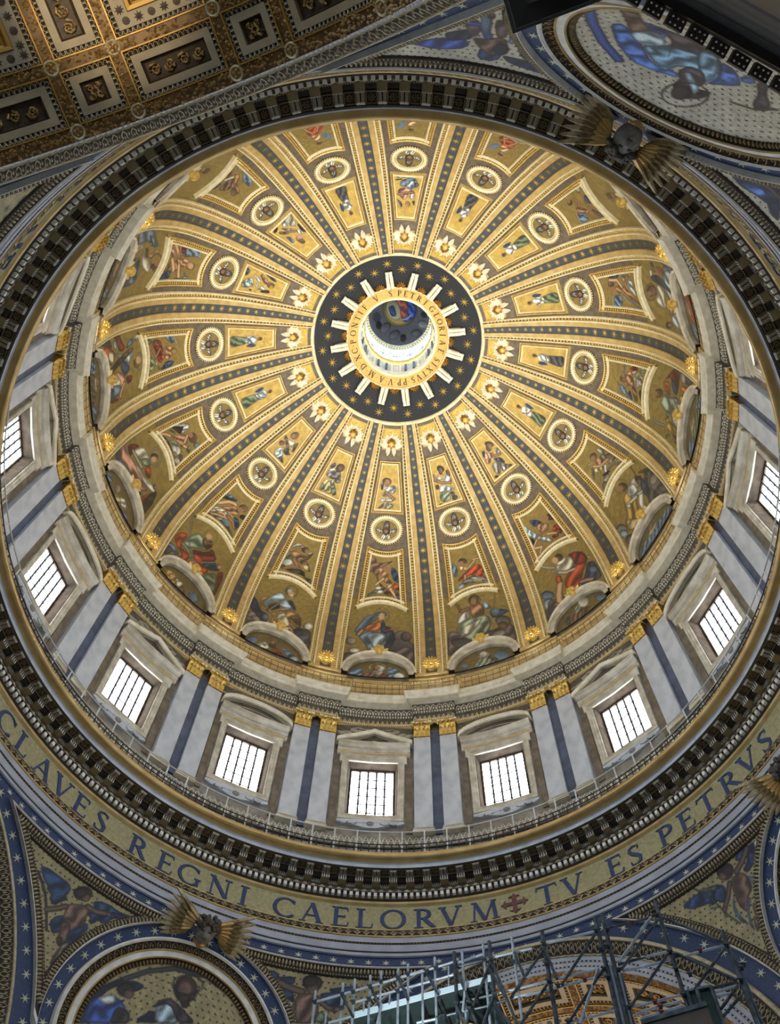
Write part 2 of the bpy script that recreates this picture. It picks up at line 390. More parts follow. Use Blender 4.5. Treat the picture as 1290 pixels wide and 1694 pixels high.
# strokes of the roman capitals: (points, width or widths); unit height 1
def arc(cx, cy, rx, ry, a0, a1, n=14): return [(cx+rx*math.cos(rad(a0+(a1-a0)*i/n)), cy+ry*math.sin(rad(a0+(a1-a0)*i/n))) for i in range(n+1)]
TK, TN = .15, .065
def wv(a0, a1, n=14): return [TN+(TK-TN)*abs(math.cos(rad(a0+(a1-a0)*i/n)))**1.5 for i in range(n+1)]
def ser(x, y, w=.34): return ([(x-w/2, y), (x+w/2, y)], .05)
def stem(x): return [([(x, 0), (x, 1)], TK), ser(x, .025), ser(x, .975)]
GL = {
 'I': (.34, stem(.17)), 'T': (.84, [([(.42, 0), (.42, .97)], TK), ser(.42, .025), ([(.03, .965), (.81, .965)], .06), ([(.05, .97), (.03, .80)], .05), ([(.79, .97), (.81, .80)], .05)]),
 'V': (.86, [([(.12, .98), (.44, .0)], TK), ([(.74, .98), (.44, .0)], .07), ser(.12, .975, .3), ser(.74, .975, .26)]),
 'A': (.88, [([(.12, .02), (.44, 1.0)], .07), ([(.44, 1.0), (.76, .02)], TK), ([(.22, .36), (.66, .36)], .06), ser(.12, .025, .26), ser(.76, .025, .3)]),
 'E': (.62, stem(.15)+[([(.15, .965), (.56, .965)], .06), ([(.15, .52), (.48, .52)], .06), ([(.15, .035), (.58, .035)], .06), ([(.56, .98), (.58, .80)], .05), ([(.58, .02), (.61, .22)], .05), ([(.48, .44), (.48, .6)], .05)]),
 'F': (.58, stem(.15)+[([(.15, .965), (.56, .965)], .06), ([(.15, .52), (.48, .52)], .06), ([(.55, .98), (.57, .80)], .05), ([(.48, .44), (.48, .6)], .05)]),
 'L': (.62, stem(.15)+[([(.15, .035), (.56, .035)], .06), ([(.56, .02), (.6, .24)], .05)]),
 'H': (.9, stem(.17)+stem(.73)+[([(.17, .52), (.73, .52)], .06)]),
 'P': (.66, stem(.17)+[(arc(.28, .73, .3, .235, 90, -90), wv(90, -90)), ([(.17, .965), (.3, .965)], .06), ([(.17, .495), (.3, .495)], .06)]),
 'R': (.78, stem(.17)+[(arc(.28, .73, .28, .235, 90, -90), wv(90, -90)), ([(.17, .965), (.3, .965)], .06), ([(.17, .495), (.32, .495)], .06), ([(.36, .5), (.72, .02)], TK), ([(.66, .03), (.8, .03)], .06)]),
 'B': (.68, stem(.17)+[(arc(.27, .76, .24, .205, 90, -90), wv(90, -90)), (arc(.28, .28, .3, .245, 90, -90), wv(90, -90)), ([(.17, .965), (.28, .965)], .06), ([(.17, .53), (.3, .53)], .06), ([(.17, .035), (.3, .035)], .06)]),
 'D': (.86, stem(.17)+[(arc(.32, .5, .44, .465, 90, -90), wv(90, -90)), ([(.17, .965), (.34, .965)], .06), ([(.17, .035), (.34, .035)], .06)]),
 'O': (.98, [(arc(.49, .5, .41, .47, 0, 360, 24), wv(0, 360, 24))]),
 'C': (.84, [(arc(.48, .5, .41, .47, 42, 318, 20), wv(42, 318, 20)), ([(.79, .92), (.79, .72)], .05), ([(.79, .08), (.79, .2)], .04)]),
 'G': (.94, [(arc(.48, .5, .41, .47, 42, 318, 20), wv(42, 318, 20)), ([(.79, .92), (.79, .72)], .05), ([(.8, .06), (.8, .42)], TK*.9), ser(.8, .42, .26)]),
 'S': (.58, [([(.47, .80), (.44, .93), (.29, .97), (.14, .90), (.11, .76), (.2, .61), (.36, .47), (.48, .33), (.47, .14), (.31, .03), (.15, .06), (.09, .2)], [.05, .06, .07, .1, .13, .15, .16, .15, .12, .08, .06, .05]), ([(.475, .78), (.485, .96)], .04), ([(.09, .04), (.085, .24)], .04)]),
 'N': (.92, [([(.16, 0), (.16, 1)], .065), ([(.14, .98), (.76, .02)], TK), ([(.76, 0), (.76, 1)], .065), ser(.16, .025, .28), ser(.14, .975, .24), ser(.76, .975, .28)]),
 'M': (1.1, [([(.14, 0), (.2, 1)], .065), ([(.2, .98), (.55, .04)], TK), ([(.55, .04), (.88, .98)], .065), ([(.88, 1), (.96, 0)], TK), ser(.13, .025, .26), ser(.96, .025, .3), ser(.17, .975, .2), ser(.91, .975, .2)]),
 'X': (.86, [([(.12, .98), (.74, .02)], TK), ([(.72, .98), (.12, .02)], .07), ser(.12, .975, .28), ser(.72, .975, .26), ser(.12, .025, .26), ser(.74, .025, .28)]),
 '.': (.22, [([(.04, .5), (.11, .57), (.18, .5)], [.02, .14, .02])]),
}
def letter_mesh(ch, fn, th, m, scale_w=1.):
    # fn(x, y, h): the place of the letter's point, x from the letter's middle; shared by repeats of the letter
    mb = MB(); w, st = GL[ch]
    for pts, wd in st:
        pts = [Vector((a, b, 0)) for a, b in pts]; n = len(pts)
        if n == 2:
            k = 5; pts = [pts[0].lerp(pts[1], i/k) for i in range(k+1)]; n = k+1
        wd = wd if hasattr(wd, '__len__') else [wd]*n
        L = []; Rr = []
        for i, p in enumerate(pts):
            t = (pts[min(i+1, n-1)]-pts[max(i-1, 0)]).normalized(); q = Vector((-t.y, t.x, 0))*wd[i]/2
            L.append(p+q); Rr.append(p-q)
        f = lambda v, h: fn((v.x-w/2)*scale_w, v.y, h)
        mb.grid([[f(L[i], .0), f(L[i], th), f(Rr[i], th), f(Rr[i], .0)] for i in range(n)])
    return mb.mesh('letter', m)
FT = [('T', 4.38), ('V', 8.37), ('E', 15.07), ('S', 18.34), ('P', 23.67), ('E', 27.27), ('T', 31.14), ('R', 35.52), ('V', 39.4), ('S', 43.2),
      ('C', -83.6), ('L', -79.6), ('A', -75.2), ('V', -71.3), ('E', -67.6), ('S', -63.9), ('R', -57.35), ('E', -52.8), ('G', -48.9), ('N', -44.2), ('I', -40.5),
      ('C', -34.4), ('A', -30.3), ('E', -26.1), ('L', -22.5), ('O', -18.4), ('R', -13.8), ('V', -10.0), ('M', -5.0)]
rest = 'ET SVPER HANC PETRAM AEDIFICABO ECCLESIAM MEAM ET TIBI DABO'
a = 50.0; step = (360-88.5-50.0)/len(rest)
for ch in rest:
    if ch != ' ': FT.append((ch, a))
    a += step
FH = 1.52; FZ = 49.02
LM = {}
for ch, a in FT:
    if ch not in LM: LM[ch] = letter_mesh(ch, lambda x, y, h: P(math.degrees(x*FH/22.2), 22.215-h, FZ+y*FH), .05, 'letter_blue', 1.0)
    link('letter', LM[ch], T2, a)
cm = MB()
def crossarm(ang):
    c, s_ = math.cos(ang), math.sin(ang)
    pl = [(-.13, .0), (-.13, .5), (-.33, .5), (-.2, .62), (-.12, .62), (0, .8), (.12, .62), (.2, .62), (.33, .5), (.13, .5), (.13, .0)]
    pl = [(x*c-y*s_, x*s_+y*c) for x, y in pl]
    cm.prism([P(math.degrees(x/22.2), 22.16, 49.86+y) for x, y in pl], [P(math.degrees(x/22.2), 22.22, 49.86+y) for x, y in pl])
for i in range(4): crossarm(PI/2*i)
part('cross', cm, 'cross_red', T2, rz=-.5, label='dull red cross that parts the inscription')

# ---- architrave (trim_3) and star band (trim_4)
T3 = thing('trim_3', 'pale banded architrave ring below the inscription', None, kind='structure')
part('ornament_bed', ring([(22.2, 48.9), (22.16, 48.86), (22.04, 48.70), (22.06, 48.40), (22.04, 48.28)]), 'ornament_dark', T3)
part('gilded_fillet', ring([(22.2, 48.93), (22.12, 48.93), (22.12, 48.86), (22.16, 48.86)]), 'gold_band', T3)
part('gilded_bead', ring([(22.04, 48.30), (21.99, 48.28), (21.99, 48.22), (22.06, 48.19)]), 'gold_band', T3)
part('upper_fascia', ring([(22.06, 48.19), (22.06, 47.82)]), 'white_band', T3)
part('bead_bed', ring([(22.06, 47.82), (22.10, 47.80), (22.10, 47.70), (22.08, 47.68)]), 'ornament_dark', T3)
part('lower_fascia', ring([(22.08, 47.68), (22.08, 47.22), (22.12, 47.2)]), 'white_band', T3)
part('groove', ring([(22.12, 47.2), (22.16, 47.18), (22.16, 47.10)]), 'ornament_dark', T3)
part('narrow_fascia', ring([(22.16, 47.10), (22.10, 47.09), (22.10, 46.88), (22.2, 46.86)]), 'white_band', T3)
A = MB(); B = MB()
for i in range(276):
    a = i*360/276; X = Vector((math.cos(rad(a)), -math.sin(rad(a)), 0)); N = -P(a, 1, 0); Z = Vector((0, 0, 1)); c = P(a, 22.05, 48.55)
    A.ball(c+Z*.04, X*.15, Z*.16, N*.1, 6, 3, True)
    B.prism([c+X*-.25+Z*.2+N*.06, c+X*.25+Z*.2+N*.06, c+X*.25+Z*.12+N*.09, c-X*.25+Z*.12+N*.09], [c+X*-.25+Z*.2, c+X*.25+Z*.2, c+X*.25+Z*.12, c-X*.25+Z*.12])
    B.spline([c+X*-.02-Z*.22+N*.03, c+X*.1-Z*.12+N*.07, c+X*.2-Z*.02+N*.06], .035, 4)
    B.spline([c+X*.02-Z*.22+N*.03, c-X*.1-Z*.12+N*.07, c-X*.2-Z*.02+N*.06], .035, 4)
part('leaf_moulding', A, 'ornament_gold', T3, kind='stuff'); part('leaf_edge_moulding', B, 'egg_cream', T3, kind='stuff')
A = MB()
for i in range(700):
    a = i*360/700; A.ball(P(a, 22.08, 47.75), Vector((math.cos(rad(a)), -math.sin(rad(a)), 0))*.06, Vector((0, 0, .04)), -P(a, 1, 0)*.05, 5, 2, True)
part('bead_moulding', A, 'ornament_gold', T3, kind='stuff')
T4 = link('trim_4', ring([(22.2, 46.86), (22.24, 46.84), (22.26, 46.22), (22.2, 46.2)]).mesh('trim_4', 'star_blue'), None, label='dark blue mosaic ring with pale six-pointed stars', kind='structure')
ns = 148
sm = MB(); star(sm, P(0, 22.25, 46.53), Vector((1, 0, 0)), Vector((0, 0, 1)), Vector((0, -1, 0)), 6, .24, .075, .03); sm = sm.mesh('star', 'star_white')
for i in range(ns): link('star', sm, T4, i*360/ns + .2)

# ------------------------------------------------------------------ ribs of the vault
def hb(s): return float(np.interp(s, [0, 14, 23, 31.7], [1.15, 1.12, 1.4, 1.75]))      # half width of the blue band, degrees
def hr(s): return float(np.interp(s, [0, 4, 14, 23.5, 31.7], [3.55, 3.6, 3.95, 4.9, 5.6]))  # half width of the rib
SL = list(np.linspace(.6, 31.45, 64))
def rstrip(f0, f1, prof, sgn, mb=None):
    # strip along the rib between the fractions f0, f1 of the way from the blue band to the rib's edge; prof: (fraction, height)
    m = mb or MB(); rows = []
    for s in SL:
        a, b = hb(s), hr(s); row = []
        for (t, h) in prof:
            row.append(dm(sgn*(a+(b-a)*(f0+(f1-f0)*t)), s, h))
        rows.append(row)
    return m.grid(rows)
RIB = thing('dome_rib', 'x', 'dome rib', 'ribs of the dome', 0)
m = MB(); m.grid([[dm(-hb(s)*1.05, s, .2), dm(-hb(s)*.9, s, .17), dm(0, s, .17), dm(hb(s)*.9, s, .17), dm(hb(s)*1.05, s, .2)] for s in SL])
part('star_band', m, 'blue_mosaic', RIB, True)
for g in (-1, 1):
    part('gilded_band', rstrip(0, .44, [(0, .17), (.0, .3), (.08, .34), (.8, .36), (1, .33), (1, .2)], g), 'gold_band', RIB)
    part('cream_roll', rstrip(.44, .6, [(0, .2), (.0, .34), (.3, .42), (.7, .42), (1, .34), (1, .16)], g), 'cream_gold', RIB)
    part('channel', rstrip(.6, .84, [(0, .16), (.05, .19), (.95, .19), (1, .14)], g), 'brown_channel', RIB)
    part('outer_fillet', rstrip(.84, 1., [(0, .14), (0, .27), (.4, .31), (.9, .22), (1, 0)], g), 'cream_gold', RIB)
m = MB()
for g in (-1, 1):
    s = 1.0
    while s < 31.2:
        a, b = hb(s), hr(s); u = g*(a+(b-a)*.72); X, Y, N = frame_at(u, s); w = .09*RS(s)/20+.03
        m.ball(dm(u, s, .19), X*w, Y*w*1.3, N*.06, 5, 2, True); s += .36
part('bead_row', m, 'gold_leaf', RIB, kind='stuff')
SS = [31.0, 30.25, 29.5, 28.7, 27.9, 27.05, 26.2, 25.3, 24.4, 23.45, 22.5, 21.5, 20.45, 19.35, 18.2, 17.0, 15.8, 14.6, 13.4, 12.15, 10.9, 9.6, 8.15, 6.65, 5.0, 3.35]
for i, s in enumerate(SS):
    m = MB(); X, Y, N = frame_at(0, s); r = .16 + .17*min(1, (31-s)/14)
    star(m, dm(0, s, .18), X, Y, N, 8 if s < 25 else 6, r*1.3, r*.3, .03)
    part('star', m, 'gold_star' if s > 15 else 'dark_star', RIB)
m = MB(); m.box(dm(0, .45, .2), Vector((1.35, 0, 0)), Vector((0, .22, 0)), Vector((0, 0, .14))); part('foot', m, 'gold_band', RIB)
for k in range(NB):
    a, b = pair(k)
    o = RIB if k == 0 else copy_tree(RIB, k*22.5+11.25)
    o.rotation_euler = (0, 0, -rad(k*22.5+11.25))
    o['label'] = 'star-studded dome rib between %s and %s' % (a, b)

# ------------------------------------------------------------------ paintings in glass mosaic: figures laid on the ground, one colour a vertex
PAL = {'g': (142, 121, 66), 'G': (196, 164, 84), 'y': (112, 96, 52), 'b': (96, 118, 140), 'B': (44, 62, 92), 's': (158, 176, 186), 'w': (226, 224, 208), 'W': (190, 194, 188),
       'f': (200, 160, 122), 'F': (150, 112, 84), 'k': (40, 34, 30), 'n': (84, 66, 50), 'N': (58, 44, 34), 'r': (158, 70, 44), 'R': (110, 44, 38), 'o': (186, 108, 58),
       'p': (176, 132, 116), 'c': (142, 138, 128), 'C': (104, 100, 98), 'd': (70, 70, 74), 'v': (96, 108, 84), 'V': (132, 146, 126), 'e': (196, 190, 168), 't': (158, 128, 70),
       'u': (56, 84, 158), 'U': (84, 120, 190), 'x': (30, 40, 66), 'm': (122, 160, 184), 'z': (92, 80, 84), 'q': (66, 58, 64), 'i': (226, 200, 110), 'j': (52, 44, 38), 'h': (108, 84, 70), 'l': (176, 200, 214), 'a': (166, 152, 108)}
def vnoise(x, y, seed=0):
    n = np.zeros_like(x)
    rs = np.random.RandomState(seed)
    for i in range(5):
        a, b, c, f = rs.uniform(-1, 1), rs.uniform(-1, 1), rs.uniform(0, 6.3), rs.uniform(.6, 2.2)
        n += np.sin(f*(a*x*3+b*y*3)+c + 1.3*np.sin(f*(b*x*2-a*y*2)+c*2))
    return n/5
def sd_poly(X, Y, pts):
    d = np.full(X.shape, 1e9); ins = np.zeros(X.shape, bool); n = len(pts)
    for i in range(n):
        x0, y0 = pts[i]; x1, y1 = pts[(i+1) % n]; ex, ey = x1-x0, y1-y0; L = ex*ex+ey*ey+1e-12
        t = np.clip(((X-x0)*ex+(Y-y0)*ey)/L, 0, 1); d = np.minimum(d, (X-x0-ex*t)**2+(Y-y0-ey*t)**2)
        c = (y0 > Y) != (y1 > Y)
        with np.errstate(divide='ignore', invalid='ignore'): ins ^= c & (X < ex*(Y-y0)/(ey if abs(ey) > 1e-9 else 1e-9)+x0)
    d = np.sqrt(d); return np.where(ins, -d, d)
def sd_line(X, Y, pts):
    d = np.full(X.shape, 1e9)
    for (x0, y0), (x1, y1) in zip(pts[:-1], pts[1:]):
        ex, ey = x1-x0, y1-y0; L = ex*ex+ey*ey+1e-12; t = np.clip(((X-x0)*ex+(Y-y0)*ey)/L, 0, 1)
        d = np.minimum(d, (X-x0-ex*t)**2+(Y-y0-ey*t)**2)
    return np.sqrt(d)
def roundpoly(pts, it=1):
    for _ in range(it):
        q = []
        for i in range(len(pts)):
            a = pts[i]; b = pts[(i+1) % len(pts)]
            q += [(a[0]*.8+b[0]*.2, a[1]*.8+b[1]*.2), (a[0]*.2+b[0]*.8, a[1]*.2+b[1]*.8)]
        pts = q
    return pts
def paint(X, Y, w, h, text, ground='g', seed=0, dots=0., tess=.10):
    # X, Y: 0..1 over the panel (Y upwards); w, h: its size in metres; text: strokes in thousandths, top left origin
    x = X*w; y = (1-Y)*h; px = max(w, h)/95
    rs = np.random.RandomState(seed+11)
    bg = np.array(PAL[ground], float)
    col = np.ones(X.shape+(3,))*bg
    col *= (1+.13*vnoise(x*2.2, y*2.2, seed)[..., None])
    if dots:
        gx = np.round(x/dots); gy = np.round(y/dots); ox = np.where(gy % 2 == 0, 0, .5)
        gx = np.round(x/dots-ox)+ox; r = np.hypot(x-gx*dots, y-gy*dots)
        col = np.where((r < dots*.17)[..., None], np.array(PAL['N'], float), col)
    for st in text.split(';'):
        tk = st.split()
        if not tk: continue
        op, cc = tk[0], tk[1]; v = [float(q) for q in tk[2:]]; base = np.array(PAL[cc[0]], float); amp = .42
        if op == 'E':
            cx, cy, rx, ry = v[0]*w/1000, v[1]*h/1000, v[2]*w/1000, v[3]*h/1000; ro = rad(v[4]) if len(v) > 4 else 0
            dx = (x-cx)*math.cos(ro)+(y-cy)*math.sin(ro); dy = -(x-cx)*math.sin(ro)+(y-cy)*math.cos(ro)
            q = np.hypot(dx/rx, dy/ry); sd = (q-1)*min(rx, ry); lit = np.clip(-(dx/rx)*.45-(dy/ry)*.6, -1, 1)*amp
            if cc[-1] == '-': lit = lit*0
        elif op == 'O':
            cx, cy, rx, ry, t = v[0]*w/1000, v[1]*h/1000, v[2]*w/1000, v[3]*h/1000, v[4]*w/1000
            q = np.hypot((x-cx)/rx, (y-cy)/ry); sd = np.abs(q-1)*min(rx, ry)-t/2; lit = 0*x
        elif op == 'L':
            t = v[0]*w/1000; pts = [(v[i]*w/1000, v[i+1]*h/1000) for i in range(1, len(v), 2)]; dl = sd_line(x, y, pts); sd = dl-t/2; lit = (.5-dl/(t/2+1e-6))*amp*.7
        else:
            pts = roundpoly([(v[i]*w/1000, v[i+1]*h/1000) for i in range(0, len(v), 2)]); sd = sd_poly(x, y, pts)
            A = np.array(pts); cx, cy = A.mean(0); ex = max(np.ptp(A[:, 0]), 1e-3); ey = max(np.ptp(A[:, 1]), 1e-3)
            ph = rs.uniform(0, 6.3); an = rs.uniform(.5, 1.2)
            fold = np.sin((x*math.cos(an)+y*math.sin(an)*.55)/(px*1.25)+ph+2.2*vnoise(x/px*.11, y/px*.11, seed+3))
            lit = .42*fold*np.clip(-sd/(px*2.5), 0, 1) + .22*np.clip(-(x-cx)/ex-(y-cy)/ey, -1, 1)
            if cc[-1] == '-': lit = lit*.25
        k = np.clip(.5-sd/(px*.9), 0, 1)[..., None]
        edge = np.where(cc[-1] == '-', 0, .55*np.clip(1+sd/(px*1.6), 0, 1))
        c = base*(1+lit-edge)[..., None]
        col = col*(1-k)+np.clip(c, 0, 255)*k
    col *= 1+tess*(rs.rand(*X.shape)-.5)[..., None]
    return np.clip(col, 0, 255)
def picture(name, mapf, nx, ny, text, parent, w, h, seed=0, ground='g', keep=None, dots=0., rz=None):
    # a sheet of mosaic: mapf(X, Y) -> point
    xs = np.linspace(0, 1, nx); ys = np.linspace(0, 1, ny); X, Y = np.meshgrid(xs, ys)
    col = lin(paint(X, Y, w, h, text, ground, seed, dots)); m = MB()
    m.grid([[mapf(X[j, i], Y[j, i]) for i in range(nx)] for j in range(ny)])
    if keep is not None:
        m.f = [f for f in m.f if all(keep[i // nx, i % nx] for i in f)]
    me = m.mesh(name, 'mosaic', True)
    at = me.color_attributes.new('Col', 'FLOAT_COLOR', 'POINT')
    buf = np.ones((ny*nx, 4), np.float32); buf[:, :3] = col.reshape(-1, 3); at.data.foreach_set('color', buf.ravel())
    return link(name, me, parent, rz)

